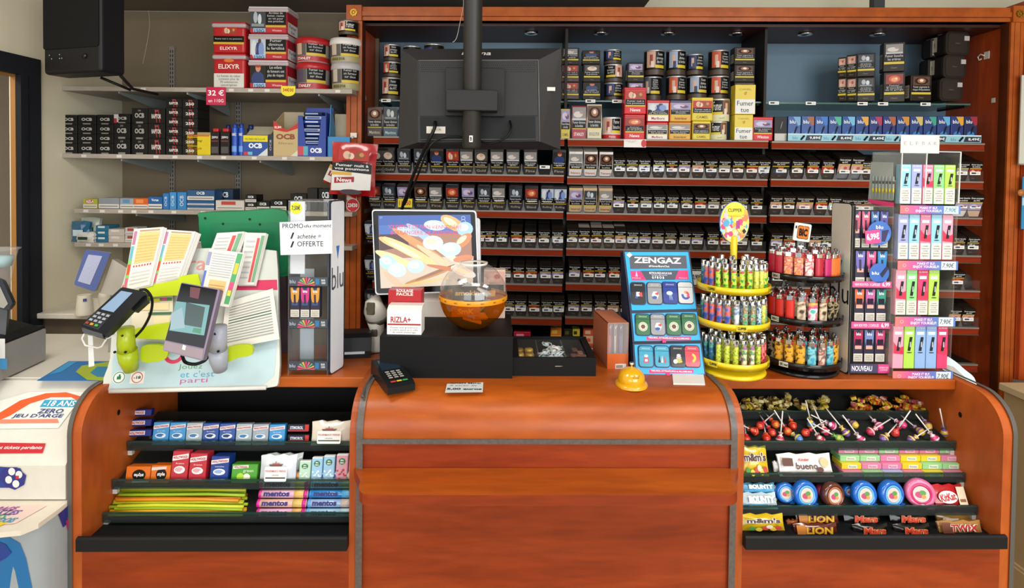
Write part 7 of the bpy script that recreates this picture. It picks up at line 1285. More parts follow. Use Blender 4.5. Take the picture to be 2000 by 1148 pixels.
rk('L', 1, 450, 501, 903, lambda w_, h_, d: MB().box(-w_/2, w_/2, 0, .03, 0, h_, '4c9c30,.3', .001, 1).poly([(-w_*.45, h_*.75), (w_*.15, h_*.82), (w_*.15, h_*.97), (-w_*.45, h_*.92)], -.0006, 'e4e0dc').text('HOLLYWOOD', -w_*.15, h_*.86, w_*.5, h_*.1, -.0012, 'b0202c', bold=.03).text('green', w_*.15, h_*.62, w_*.4, h_*.15, -.001, 'e4f0d8').disc(w_*.1, h_*.32, w_*.14, h_*.2, -.0006, 'e8ecd8', 12).disc(-w_*.15, h_*.35, w_*.14, h_*.2, -.0006, 'a8d838', 12), 'chewing_gum_box', 'green gum box with lime picture', 'gum box')
def tictac(c, dot, lid='e8ece8'):
    def f(w_, h_, d):
        m = MB(); m.box(-w_/2, w_/2, 0, .016, 0, h_, c+',.2', .003); m.box(-w_*.48, w_*.48, .001, .015, h_*.95, h_*1.02, lid+',.3', .001, 1); m.disc(0, h_*.78, w_*.30, h_*.12, -.0008, '2c7040', 8); m.text('tic\ntac', 0, h_*.78, w_*.34, h_*.15, -.0014, 'f0f4f0', bold=.03); rq = random.Random(3)
        for i in range(16): m.disc(rq.uniform(-w_*.36, w_*.36), rq.uniform(h_*.06, h_*.52), w_*.09, h_*.035, -.0007-i*.00001, dot, 8)
        return m
    return f
for i, (x0, x1, y0, c, dt, nm) in enumerate(((582, 605, 898, 'b8dcc4', 'e8eee8', 'pale green'), (606, 628, 892, '9cc8e4', 'e0ecf4', 'pale blue'), (629, 652, 889, '9cc8e4', 'e0ecf4', 'pale blue'), (654, 678, 887, 'd8a0b0', 'c03848', 'pink'), (679, 700, 887, 'd8a0b0', 'c03848', 'pink'))):
    rk('L', 1, x0, x1, y0, tictac(c, dt), 'mint_box', f'{nm} mint box, {ORD[i]} beside the white bag', 'mint box', 'small clear mint boxes')
# liquorice straws
ys0, zs0 = SHP['L'][2]; rq = random.Random(9)
for i in range(26):
    c = ['d8cc28', 'd8a020', 'a8c42c', 'c8d030', 'e08c1c', '9cc028'][i % 6]; row, kk = divmod(i, 7); yy = ys0+.014+.017*kk+rq.uniform(-.003, .003); zz_ = zs0-.022+.3*(yy-ys0)+.0088*row+.004
    xa, xb = hy('C', 208+rq.uniform(0, 10)+row*6, 985, yy)[0], hy('C', 478+rq.uniform(-6, 12)-row*2, 985, yy)[0]; L = xb-xa
    m = MB(); m.tube([(0, 0, 0), (L*.3, rq.uniform(-.003, .003), .001), (L*.7, rq.uniform(-.003, .003), .001), (L, rq.uniform(-.004, .004), 0)], .0042, c+',.3', 8); o = m.build('candy_straw', label=f'{["lemon yellow", "amber", "apple green", "lime", "orange", "green"][i % 6]} candy straw, {ORD[row]} layer, {ORD[kk]} from the front', cat='candy straw', group='candy straws on the lowest rack shelf'); o.location = (xa, yy, zz_)
def mentos(c, c2, end):
    def f(w_, h_, d):
        m = MB(); r = .0105; pr = [(-w_/2, r*.4), (-w_/2+.002, r), (w_/2-.002, r), (w_/2, r*.4)]; m.tube([(a, 0, 0) for a, _ in pr], [b for _, b in pr], c+',.22,0,0,.4', 16); m.tube([(w_*.22, 0, 0), (w_/2-.004, 0, 0)], r*1.015, c2+',.25', 16); m.tube([(w_/2-.012, 0, 0), (w_/2-.002, 0, 0)], r*1.03, end+',.25', 16); m.tube([(-w_/2+.002, 0, 0), (-w_/2+.010, 0, 0)], r*1.03, end+',.25', 16)
        m.T = Matrix.Translation((0, 0, 0)) @ Matrix.Rotation(rad(-28), 4, 'X'); m.text('mentos', -w_*.12, 0, w_*.52, r*1.25, -r*1.04, '2a2470', bold=.05); m.T = None; return m
    return f
MN = [(501, 598, 992, 'd8a8c8', 'e0b070', 'c82888'), (502, 600, 977, 'e0b0a0', 'd8b868', 'd02890'), (506, 603, 966, 'd8a8c0', 'e0b870', 'c82c84'), (508, 605, 955, 'e0b4a8', 'e8c470', 'd02c90'), (511, 607, 944, 'd8a0c0', 'e0a868', 'c82888')]
for i, (x0, x1, py, c, c2, e) in enumerate(MN):
    yy = ys0+.018+.012*i; xa, _ = hy('C', x0, py, yy); xb, _ = hy('C', x1, py, yy); o = mentos(c, c2, e)(xb-xa, 0, 0).build('mint_roll', label=f'pink and orange sweet roll, {ORD[i]} from the bottom of the slanted pile', cat='candy roll', group='fruit candy rolls'); o.location = ((xa+xb)/2, yy, zs0-.010+.0195*i)
for i, (x0, x1, py, c, c2, e) in enumerate([(598, 692, 992, 'a0c8e4', 'b8dce8', '70b0dc'), (601, 692, 977, '98b8e0', 'c8b8b0', '6ca0dc'), (604, 694, 966, '2c88d0', '58a8dc', '2c7cc8'), (606, 694, 955, '98bce4', 'b8d8a8', '6ca4dc'), (609, 694, 944, 'a4c0e8', 'c0d8a0', '70a8e0')]):
    yy = ys0+.018+.012*i; xa, _ = hy('C', x0, py, yy); xb = min(hy('C', x1, py, yy)[0], XB-.036); o = mentos(c, c2, e)(xb-xa, 0, 0).build('mint_roll', label=f'{"bright" if i == 2 else "pale"} blue mint roll, {ORD[i]} from the bottom beside the pink pile', cat='candy roll', group='blue mint rolls'); o.location = ((xa+xb)/2, yy, zs0-.010+.0195*i)
# right rack, top shelf: wrapped caramels and fruit chews
def pile(side, j, x0, x1, n, rows, make, name, lab, cat, grp, hgt=.010, depth=.055, seed=1):
    y_, z_ = SHP[side][j]; rq = random.Random(seed); k = 0
    while k < n:
        r = k*rows//n; px = rq.uniform(x0+r*6, x1-r*6); yy = y_+.016+rq.uniform(0, depth); x = hy('C', px, 800, yy)[0]; o = make(rq, k)
        o = tag(o, lab(k, r), cat, grp); o.location = (x, yy, z_-.020+.3*(yy-y_)+hgt*r+rq.uniform(0, .004)); o.rotation_euler = (rq.uniform(-.5, .5), rq.uniform(-.5, .5), rq.uniform(0, 3)); k += 1
def caramel(c, c2):
    m = MB(); m.box(-.0105, .0105, -.008, .008, 0, .010, c+',.25', .002); m.add([(-.0105, 0, .005), (-.0185, -.007, .002), (-.0185, .007, .009)], [(0, 1, 2)], c+',.25'); m.add([(.0105, 0, .005), (.0185, -.007, .009), (.0185, .007, .002)], [(0, 1, 2)], c+',.25'); m.box(-.004, .004, -.0083, .0083, -.0003, .0103, c2+',.3'); return m
CC = [('c8b868', '8a5a30'), ('b8a458', 'd8cc90'), ('d8cc88', '6c4428'), ('c0ac50', 'e0d8b0'), ('d8c038', '8c6c30')]
pile('R', 0, 1449, 1622, 48, 2, lambda rq, k: mesh_obj(('car', k % 5), lambda: caramel(*CC[k % 5]), 'wrapped_caramel'), 'wrapped_caramel', lambda k, r: f'{["straw", "olive", "pale yellow", "khaki", "bright yellow"][k % 5]} wrapped caramel in the {ORD[r]} layer of the left heap', 'caramel', 'wrapped caramels', seed=2)
CF = [('d89c28', 'c83c30'), ('e0b030', 'a8305c'), ('d8662c', 'e8c040'), ('c85060', 'e8d8b0'), ('e0c838', 'd8642c')]
pile('R', 0, 1660, 1806, 44, 2, lambda rq, k: mesh_obj(('chew', k % 5), lambda: caramel(*CF[k % 5]), 'fruit_chew'), 'fruit_chew', lambda k, r: f'{["amber", "gold and purple", "orange", "pink", "yellow"][k % 5]} fruit chew in the {ORD[r]} layer of the right heap', 'sweet', 'fruit chews', seed=4)
def lolly(c, c2):
    m = MB(); m.tube([(0, 0, .008), (0, 0, .082)], .0019, 'e4dcd8,.4', 6); r = .0125; m.lathe([(0, -r), (r*.6, -r*.8), (r, 0), (r*.6, r*.8), (.003, r*1.15), (.006, r*1.5)], c+',.2,0,0,.5', n=14); m.lathe([(r*1.01, -r*.15), (r*1.02, r*.2)], c2+',.2', n=14); m.lathe([(r*.63, r*.8), (.0034, r*1.16), (.0075, r*1.7)], c2+',.25', n=10); return m
LC = [('c8301c', 'e0603c'), ('d84830', 'b82838'), ('e07828', 'c83c28'), ('c03050', 'e8c0b8'), ('4c7cc0', 'd8c040'), ('b8b848', '5c9c48'), ('d83c78', 'e8d0d8'), ('7c589c', 'e8c858'), ('d8b040', '6c5098')]
LP = [(1458, 1), (1474, 0), (1484, 1), (1497, 0), (1508, 1), (1514, 2), (1524, 3), (1538, 2), (1548, 0), (1560, 4), (1573, 1), (1584, 4), (1603, 3), (1612, 3), (1626, 6), (1640, 5), (1652, 7), (1668, 8), (1682, 6), (1700, 3), (1716, 6), (1726, 7), (1748, 1), (1762, 6), (1780, 7), (1798, 8), (1812, 8), (1826, 6), (1845, 8), (1856, 8)]
yy0, zz0 = SHP['R'][1]; rq = random.Random(21)
for i, (px, c) in enumerate(LP):
    yy = yy0+.018+.028*(i % 3); x = hy('C', px, 850, yy)[0]; o = mesh_obj(('lol', c), lambda: lolly(*LC[c]), 'lollipop')
    tag(o, f'{["red", "brick red", "orange", "rose", "blue", "green", "pink", "violet", "yellow violet"][c]} wrapped lollipop on the second right shelf, {ORD[i % 10]} in the {["left", "middle", "right"][i//10]} third', 'lollipop', 'lollipops'); o.location = (x, yy, zz0-.010+.3*(yy-yy0)+.004*(i % 2)); o.rotation_euler = (rq.choice((-.25, -1.2, -.5, .1)), rq.choice((-.6, .5, .2, 1.2, -.3, -1.1)), 0)
# right rack, third shelf
def mms(m, w_, h_, y):
    m.text("m&m's", -w_*.02, h_*.66, w_*.80, h_*.30, y, 'f0e8e0', bold=.10); m.text("m&m's", -w_*.02, h_*.66, w_*.78, h_*.28, y-.0006, '40201c', bold=.04)
    for i, (u, v, c) in enumerate(((-.3, .2, '3c8c2c'), (-.15, .15, 'd8c030'), (.0, .22, 'c83020'), (.18, .18, 'e0b828'), (.3, .25, 'c02c1c'), (.1, .3, 'e0d0b0'))): m.disc(w_*u, h_*v, w_*.08, h_*.11, y-.0002*i, c, 12)
MX = hy('C', 1450, 900, 1.63)[0]
rk('R', 2, 1449, 1504, 873, bagf('d8b818', mms, .014), 'candy_bag', "yellow bag of coated sweets on the third shelf against the counter side panel", 'candy bag', lean=-20)
def bueno(m, w_, h_, y):
    m.text('bueno', w_*.0, h_*.46, w_*.4, h_*.30, y, '4a2a20', bold=.01); m.text('Kinder', -w_*.04, h_*.74, w_*.2, h_*.12, y, 'c02c24', bold=.03)
    for i in range(8): m.disc(-w_*.42+i*w_*.12, h_*.10, w_*.07, h_*.07, y+.0004, 'b82c28', 10)
    m.poly([(-w_*.44, h_*.45), (-w_*.25, h_*.45), (-w_*.25, h_*.8), (-w_*.44, h_*.8)], y, '5c3020'); m.disc(w_*.33, h_*.62, w_*.08, h_*.2, y, 'd8b888', 12); m.disc(w_*.24, h_*.3, w_*.06, h_*.12, y, '5c3020', 8)
rk('R', 2, 1524, 1630, 887, bagf('e0dcd8', bueno, .010), 'chocolate_bar', 'white chocolate bar pack with red hearts edge lying on the third shelf', 'chocolate bar', lean=-25)
rk('R', 2, 1512, 1530, 897, bagf('d0ccc8', lambda *a: None, .006), 'chocolate_bar', 'end of a second white bar peeping from behind the white bar pack', 'chocolate bar', lean=-20, dy=.03)
FB = ['ppgppg', 'ggpyyp', 'yppygg', 'pgbpyp']; fc_ = {'p': ('d87ca0', 'pink'), 'g': ('94cc8c', 'green'), 'y': ('e4c82c', 'yellow'), 'b': ('a8b8dc', 'pale blue')}
yy0, zz0 = SHP['R'][2]
for r in range(4):
    for c in range(6):
        k = FB[r][c]; yy = yy0+.016+.012*(3-r); xa = hy('C', 1648+c*39.5+(r-3)*3.5, 900, yy)[0]; xb = hy('C', 1686.5+c*39.5+(r-3)*3.5, 900, yy)[0]; w_ = xb-xa
        def fb():
            m = MB(); m.box(-w_/2, w_/2, 0, .05, 0, .0165, fc_[k][0]+',.35', .001, 1); m.quad(-w_*.2, .003, w_*.28, .0135, -.0005, 'd8e0cc' if k != 'p' else 'e8b4c8'); m.text('Florette', w_*.04, .0083, w_*.36, .005, -.001, '5c7048' if k != 'p' else '984868'); return m
        o = fb().build('candy_carton', label=f'{fc_[k][1]} small sweet carton, {ORD[3-r]} layer up, {ORD[c]} along from the white bar pack', cat='carton', group='small pastel sweet cartons'); o.location = ((xa+xb)/2, yy, zz0-.021+.0172*(3-r))
for r in range(3):   # their ends, a second column going back
    pass
# right rack, fourth shelf
def bounty(m, w_, h_, y): m.text('BOUNTY', w_*.05, h_*.60, w_*.7, h_*.42, y, 'f0ece8', bold=.07); m.quad(-w_*.45, h_*.12, w_*.2, h_*.3, y+.0006, '2c98d0'); m.ring(w_*.42, h_*.6, w_*.03, w_*.045, y, '8a8c90', 12)
rk('R', 3, 1449, 1517, 941, bagf('6cb4dc', bounty, .010), 'chocolate_bar', 'blue chocolate bar, upper one against the counter side panel', 'chocolate bar', lean=-35, dy=.045, up=.018)
rk('R', 3, 1449, 1521, 962, bagf('c0d4dc', bounty, .010), 'chocolate_bar', 'white and blue chocolate bar, lower one against the counter side panel', 'chocolate bar', lean=-30)
def roll(c, c2):
    def f(w_, h_, d):
        r = w_/2; m = MB(); m.T = Matrix.Translation((0, .012, r)) @ Matrix.Rotation(pi/2, 4, 'X')
        m.lathe([(r*.2, -.012), (r*.9, -.012), (r, -.006), (r, .006), (r*.92, .011), (r*.72, .013), (r*.70, .010), (0, .010)], c+',.15,0,0,.7', n=32); m.lathe([(r*.70, .0104), (r*.6, .0125), (r*.56, .0104)], c2+',.2', n=28); m.T = None
        y = .012-.0108; m.disc(0, r, r*.54, r*.54, y, 'd8c8c0', 20); m.disc(-r*.1, r*.95, r*.3, r*.22, y-.0004, 'c84878', 12); m.disc(r*.1, r*1.1, r*.22, r*.18, y-.0006, '5c9c4c', 10); m.disc(r*.15, r*.85, r*.16, r*.14, y-.0008, 'd89848', 10)
        m.prism([(r*.3, 0), (r*.8, 0), (r*.95, r*.3), (r*.6, r*.4)], .002, .02, c+',.2'); return m
    return f
for i, (x0, x1, c, c2, nm, dy) in enumerate(((1519, 1558, '1c68c8', '6cc0e8', 'bright blue', .03), (1555, 1606, '1c68c8', '6cc0e8', 'bright blue', .014), (1612, 1660, '5c3024', 'c87850', 'brown', .014), (1671, 1721, '1c68c8', '6cc0e8', 'bright blue', .014), (1725, 1776, '1c68c8', '6cc0e8', 'bright blue', .014), (1776, 1830, 'e0709c', 'c82c68', 'pink', .014))):
    rk('R', 3, x0, x1, 936, roll(c, c2), 'bubble_gum_roll', f'{nm} round bubble gum roll, {ORD[i]} from the blue bars', 'gum roll', 'round gum tape rolls', lean=-10, dy=dy, rz=[0, 8, 12, 4, 8, -14][i])
rk('R', 3, 1600, 1622, 948, roll('d0406c', 'e07898'), 'bubble_gum_roll', 'pink gum roll half hidden behind the second blue one', 'gum roll', lean=-10, dy=.05); rk('R', 3, 1650, 1672, 955, roll('1c60b8', '4c98d8'), 'bubble_gum_roll', 'blue gum roll half hidden behind the brown one', 'gum roll', lean=-10, dy=.05)
def kitkat(m, w_, h_, y): m.disc(-w_*.12, h_*.5, w_*.30, h_*.26, y+.0004, 'e8dcd8', 20); m.text('KitKat', -w_*.12, h_*.5, w_*.50, h_*.30, y, 'b81c24', bold=.03, rot=rad(8)); m.quad(w_*.2, h_*.1, w_*.46, h_*.92, y+.0006, 'd8c8ac'); m.quad(w_*.24, h_*.3, w_*.42, h_*.42, y, '8a5430')
rk('R', 3, 1830, 1892, 948, bagf('b01c24', kitkat, .010), 'chocolate_bar', 'red and cream chocolate pack with oval emblem, outer end of lowest glass shelf', 'chocolate bar', lean=-25)
# base tray of the right rack
rk('R', 'base', 1449, 1534, 1001, bagf('d8b818', mms, .014), 'candy_bag', "yellow bag of coated sweets in the black base tray", 'candy bag', lean=-22, dy=.005)
def bar(txt, tc, oc=None, c2=None):
    def d_(m, w_, h_, y):
        if c2: m.poly([(-w_*.46, h_*.1), (-w_*.2, h_*.1), (-w_*.26, h_*.9), (-w_*.46, h_*.9)], y+.0004, c2)
        if oc: m.text(txt, w_*.05, h_*.5, w_*.64, h_*.56, y+.0003, oc, bold=.10, shear=.12)
        m.text(txt, w_*.05, h_*.5, w_*.62, h_*.52, y-.0004, tc, bold=.03, shear=.12)
    return d_
BRS = [(1552, 1638, 1027, 'LION', '5c2014', 'e0b820', 'a04018', 'd08030', 0, 'brown bar with yellow capitals, lower of the two'), (1556, 1640, 1005, 'LION', '5c2014', 'e0b820', 'a04018', 'd08030', 1, 'brown bar with yellow capitals, upper of the two'),
       (1668, 1738, 1028, 'Mars', '161212', 'd8401c', 'e8a070', None, 0, 'black bar with red script, lower one of the first pair'), (1650, 1722, 1005, 'Mars', '161212', 'd8401c', 'e8a070', None, 1, 'black bar with red script, upper one of the first pair'),
       (1748, 1820, 1028, 'Mars', '161212', 'd8401c', 'e8a070', None, 0, 'black bar with red script, lower one of the second pair'), (1740, 1816, 1005, 'Mars', '161212', 'd8401c', 'e8a070', None, 1, 'black bar with red script, upper one of the second pair'),
       (1835, 1920, 1022, 'TWIX', 'a87c44', 'b81c24', 'e8dcc8', '6c3820', 0, 'gold bar with red capitals at the front'), (1832, 1908, 1006, '', 'b07c3c', 'b81c24', None, '8a5830', 1, 'golden bar lying behind the red capitals bar')]
for x0, x1, y0, tx, c, tc, oc, c2, lay, lab in BRS:
    y = Y0+.04+.04*lay; z = 0; l, r = hy('C', x0, y0, y)[0], hy('C', x1, y0, y)[0]; h_ = .032; z = hy('C', (x0+x1)/2, y0, y)[1]-.029
    o = bagf(c, bar(tx or ' ', tc, oc, c2) if tx else (lambda m, w_, h_, y: m.quad(-w_*.4, h_*.2, 0, h_*.6, y, 'd8ccc0')), .009)(r-l, h_, 0).build('chocolate_bar', label=lab + ' in the black base tray', cat='chocolate bar', group='bars in the base tray'); o.location = ((l+r)/2, y, z); o.rotation_euler = (rad(-22), 0, 0)
rk('R', 'base', 1537, 1560, 1008, bagf('a05020', lambda *a: None, .008), 'chocolate_bar', 'end of a third orange brown bar beside the yellow lettered bars', 'chocolate bar', lean=-25, dy=.03)

# ================================================================ speaker, corner worktop, right cupboard
pl = Plane((*([hy('C', 139, 143, 2.15)[0], 2.15, hy('C', 139, 143, 2.15)[1]]),), rad(-18)); t = thing('wall_speaker', 'big black loudspeaker with rounded edges mounted high in the corner', 'speaker'); pl.put(t)
w_ = pl.px(196, 143)[0]-pl.px(84, 143)[0]; x0 = pl.px(84, 143)[0]; h_ = .36; m = MB(); m.box(x0, x0+w_, 0, .10, 0, h_, '17171a,.45', .014, 4); m.build('cabinet', t)
m = MB(); m.prism(rrect(x0+.006, h_*.26, x0+w_-.006, h_-.006, .01), -.003, .001, '101012,.8'); m.build('front_grille', t)
m = MB(); m.lathe([(.0, 0), (.009, 0), (.010, .004), (.0, .006)], '2a2a2c,.2,.5', n=16); k_ = m.build('volume_knob', t); k_.location = (x0+w_*.74, 0, h_*.17); k_.rotation_euler = (pi/2, 0, 0)
for i, (u, v) in enumerate(((.12, .2), (.16, .16), (.30, .2), (.30, .16), (.34, .16))): m = MB(); m.disc(x0+w_*u, h_*v, .0022, .0022, -.0006, 'b8b8bc'); m.build('input_mark', t)
m = MB(); m.tube([(x0+w_*.55, .10, 0), (x0+w_*.75, .18, -.04)], .006, '141414', 6); m.build('bracket_arm', t); m = MB(); m.tube([(x0+w_*.95, .09, 0), (x0+w_*.78, .18, -.035), (x0+w_*.75, .30, -.04)], .006, '141414', 6); m.build('bracket_arm', t)
wz = 1.02; m = MB(); m.box(XL, -1.28, 2.36, YB-.012, wz-.022, wz, 'melamine', .002, 1); o = m.build('corner_worktop', label='white worktop running into the corner below the side shelves', cat='worktop'); put(o, 'S', 0, 0, 0)
m = MB(); m.box(XL+.01, -1.28, 2.40, 2.42, 0, wz-.023, '6c5f50,.6'); o = m.build('worktop_panel', label='brown grey panel under the white corner worktop', cat='panel'); put(o, 'S', 0, 0, 0)
for i, (cx, by_, w_, h0, n) in enumerate(((165, 614, 31, 575, 1), (184, 608, 24, 583, 1), (204, 606, 24, 571, 4), (222, 604, 22, 571, 4), (190, 600, 20, 586, 2))):
    x, y = hz('S', cx, by_, wz); y = min(y, YB-.06); r = w_/2/FPX*y; hh = hy('S', cx, h0, y)[1]-wz
    m = MB(); prof = [(r*.98, 0), (r, .003)]
    for k in range(n): prof += [(r*(.98-.02*k)*.98, hh*(k+.1)/n), (r*(.97-.22*(k+1)/n), hh*(k+1)/n-.001)]
    m.lathe(prof, 'dcd4c0,.45', n=20); m.cap(prof[-1][0], hh-.001, 'dcd4c0,.45', n=20)
    if i == 0: m.lathe([(r*.99, hh*.72), (r*.95, hh*.86)], '2c3c7c,.4', n=3, a0=.5, a1=.9)
    put(m.build('paper_cup', label=['large upturned paper cup with a small blue mark on the corner worktop', 'small paper cup beside the large upturned one', 'tall stack of paper cups behind the card reader', 'second stack of paper cups behind the card reader', 'short cup stack between the large cup and the tall stack'][i], cat='cup', group='paper cups'), 'S', x, y, wz)
# cupboard beyond the cabinet post
xk = kx(1981); t = thing('side_cupboard', 'tall cherry wood cupboard door with round knob beyond the cabinet post', 'cupboard'); put(t, 'K', xk, KF-.06, 0)
zc = kz(1990, 744, KF-.06); m = MB(); m.box(.0, .5, .02, .36, zc, kt+.03, 'woodk'); m.build('carcass', t); m = MB(); m.box(.002, .45, 0, .02, zc+.003, kt+.02, 'woodk', .002, 1); dr = m.build('door', t); m = MB(); a = hy('K', 1984, 376, KF-.06); m.T = Matrix.Translation((a[0]-xk+.004, 0, a[1])) @ Matrix.Rotation(pi/2, 4, 'X'); m.lathe([(.006, 0), (.006, .012), (.015, .018), (.015, .026), (0, .03)], 'b8743c,.35', n=16); m.build('knob', dr)
a, b = hy('K', 1989, 322, KF-.065), hy('K', 2004, 147, KF-.065); o = MB().box(0, .2, 0, .006, 0, b[1]-a[1], 'c8c8bc,.5').box(0, .2, -.002, 0, 0, .006, '8a847c').build('wall_board', label='pale framed board on the cupboard door at the picture edge', cat='board'); put(o, 'K', a[0], KF-.068, a[1])
a, b = hy('K', 1994, 447, KF-.065), hy('K', 2004, 345, KF-.065); o = MB().box(0, .15, 0, .004, 0, b[1]-a[1], '2c8cc0,.4').quad(.0, (b[1]-a[1])*.45, .05, (b[1]-a[1])*.6, -.001, 'a8d0e0').build('blue_sign', label='blue sign edge below the wooden knob', cat='sign'); put(o, 'K', a[0], KF-.066, a[1])
t = thing('low_cupboard', 'low beige cupboard side with pale top edge beyond the right rack', 'cupboard'); yc, zc = hz('C', 1958, 748, .80)[1], .80; X0 = hz('C', 1960, 748, .80)[0]; put(t, 'C', X0, 1.2, 0)
m = MB(); m.box(.004, .6, 0, yc-1.2, .0, zc-.03, 'c0a478,.5'); m.build('body', t); m = MB(); m.box(-.012, .6, -.01, yc-1.19, zc-.03, zc, 'd4be94,.45', .003, 1); m.build('top', t); m = MB(); m.box(-.010, .004, 0, yc-1.2, 0.0, .09, 'c8ac80,.5', .003, 1); m.box(-.006, .004, 0, yc-1.2, .09, .10, 'c8ac80,.5'); m.build('skirting', t)
x, y = hz('K', 1705, 12, kt+.005); y = KF+.12; x = kx(1715, 10, y); m = MB(); m.box(-.05, .05, -.05, .05, 0, .008, '2c2a28'); m.box(-.03, .02, -.02, .02, .008, .12, '34383c,.5', .002); o = m.build('antenna_box', label='small dark device standing on top of the cabinet', cat='device'); put(o, 'K', x, y, kt-.019)
# ================================================================ game slip stand and the terminals at the left end
x, y = hz('C', 375, 763, 1.035); pl = Plane((x, 1.583, 1.035), rad(5.8), rad(-20)); t = thing('game_stand', 'pale blue and white game slip stand with lime bands on the left rack top', 'display stand'); pl.put(t)
def gp(m, q, y, c): return m.poly(pl.pts(*q, dy=y), y, c)
out = bez((214, 764), (400, 760), (522, 757), (545, 735), (544, 620), (541, 505), (526, 488), (420, 484), (272, 498), (240, 552), (222, 620), (215, 700), n=4)
m = MB(); m.prism(pl.pts(*out), 0, .016, 'c8ccc4,.35'); gp(m, [(217, 758), (515, 751), (536, 732), (541, 662), (232, 668), (220, 700)], -.0008, 'aec6cc,.35'); gp(m, [(421, 549), (541, 546), (542, 566), (421, 567)], -.0006, 'c82c58,.4'); gp(m, [(240, 556), (252, 560), (246, 580), (232, 580)], -.0006, 'd8405c,.4')
q = pl.pts((214, 764), (520, 757), dy=-.004); m.tube([(q[0][0], -.004, q[0][1]), (q[1][0], -.004, q[1][1])], .006, 'dcdcd6,.3', 8)
q = pl.pts((350, 716), (350, 730), (350, 744)); c3 = pl.px(385, 716)
for s, px, py, ww, c in (('Jouez', 372, 717, 44, '5a9c54'), ("et c'est", 386, 730, 62, '4c9cc0'), ('parti', 379, 744, 50, 'b85c98')): a = pl.px(px, py); m.text(s, a[0], a[1], ww/FPX*1.6, .017, -.0012, c)
a = pl.px(341, 690); m.ring(a[0], a[1], .018, .028, -.0016, 'c82850,.35', 20, pi*.95, pi*2.1)
a = pl.px(385, 518); m.text('ra', a[0], a[1], .05, .028, -.0012, 'd88c80'); a = pl.px(233, 737); m.disc(a[0], a[1], .017, .017, -.0012, 'dce4dc'); m.ring(a[0], a[1], .013, .015, -.0016, '3c6c4c'); m.box(a[0]-.005, a[0]+.005, -.0022, -.0016, a[1]-.005, a[1]+.003, '1c6c3c'); m.box(a[0]-.001, a[0]+.003, -.0022, -.0016, a[1]+.003, a[1]+.008, '1c6c3c')
p0, p1 = pl.px(253, 749), pl.px(284, 725); m.quad(p0[0], p0[1], p1[0], p1[1], -.0012, 'e0dcd4'); a = ((p0[0]+p1[0])/2, (p0[1]+p1[1])/2); m.ring(a[0], a[1], .0125, .0145, -.0016, 'c02c30'); m.text('-18', a[0], a[1], .018, .008, -.0018, '1c1c1c', bold=.03); m.build('board', t)
m = MB(); m.prism(pl.pts(*bez((246, 566), (300, 550), (378, 535), (388, 541), (389, 574), (330, 577), (248, 582), n=3), dy=-.03), -.030, -.026, 'b8cc14,.3'); m.prism(pl.pts((262, 642), (300, 634), (340, 628), (333, 664), (258, 660), dy=-.03), -.030, -.026, 'b8cc14,.3'); m.build('slip_holder', t, label='lime plastic slip holder')
m = MB(); m.prism(pl.pts((256, 580), (338, 574), (338, 630), (258, 644), dy=-.012), -.014, -.010, 'd8d0b8,.5')
for k, (u0, u1, v0, v1, c) in enumerate(((262, 336, 582, 588, '4c8c4c'), (300, 312, 583, 590, 'd8c830'), (316, 326, 582, 587, 'd84880'), (262, 330, 592, 606, 'e4d0a0'), (290, 336, 610, 615, '3c6c48'), (300, 332, 618, 634, 'e8d4a8'))): m.poly(pl.pts((u0, v1), (u1, v1-1), (u1, v0-1), (u0, v0), dy=-.015), -.015-.0003*k, c)
m.build('slip_block', t, label='block of printed slips between the lime bands')
# leaning prism behind the board so that it stands
m = MB(); q = pl.pts((240, 735), (515, 731), (515, 600), (245, 600)); m.prism(q, .016, .03, 'b4bcbc,.5'); m.build('back_foot', t)
def slips(q, dy, n, fan, prints, label, name='game_slips'):
    """a fanned stack of printed slips, outline in photo pixels"""
    m = MB(); c = pl.px(sum(p[0] for p in q)/4, sum(p[1] for p in q)/4, dy)
    for k in range(n):
        o = [(a+fan[0]*k, b+fan[1]*k) for a, b in q]; z = dy+.0012*k; w4 = [(p[0]-c[0], p[1]-c[1]) for p in pl.pts(*o, dy=z)]; m.prism(w4, z-dy, z-dy+.0009, 'd4d1ca,.5' if k % 2 == 0 else 'c2beb8,.5')
    def bil(u, v): a = [q[0][i]*(1-u)+q[1][i]*u for i in (0, 1)]; b = [q[3][i]*(1-u)+q[2][i]*u for i in (0, 1)]; p = pl.px(a[0]*(1-v)+b[0]*v, a[1]*(1-v)+b[1]*v, dy); return (p[0]-c[0], p[1]-c[1])
    for j, (u0, v0, u1, v1, col) in enumerate(prints): m.poly([bil(u0, v0), bil(u1, v0), bil(u1, v1), bil(u0, v1)], -.0004-.0001*j, col)
    o = m.build(name, label=label, cat='game slips' if name == 'game_slips' else 'paper'); o.location = pl.loc + pl.R @ Vector((c[0], dy, c[1])); o.rotation_euler = pl.rot
G1 = [(.0, 0, .13, .5, '78b858'), (.02, .02, .11, .2, 'd0507c'), (.02, .5, .12, .72, '58a8b8'), (.03, .74, .13, .96, 'b07090'), (.02, .25, .12, .42, 'd84030'), (.22, .42, .92, .93, 'dab878')] + [(.22+.1*i, .36, .27+.1*i, .39, 'c04030') for i in range(7)] + [(.22, .95, .9, .97, 'b08860')] + [(.2, .08+.06*i, .9, .09+.06*i, 'b8b4ac') for i in range(4)] + [(.24, .46+.05*i, .9, .465+.05*i, 'c09850') for i in range(9)]
slips([(240, 568), (292, 556), (320, 443), (262, 447)], -.035, 3, (3, 1), G1, 'fanned slips with orange grid, nearest the blue display')
slips([(297, 556), (348, 546), (382, 452), (323, 448)], -.030, 6, (2.2, 1), G1, 'fanned slips with orange grid, second stack beside the first')
G2 = [(.62, .05, .76, .9, 'c84848'), (.8, .05, .97, .95, '6c9c78')] + [(.1, .12+.1*i, .55, .15+.1*i, 'b0b4b8') for i in range(8)]
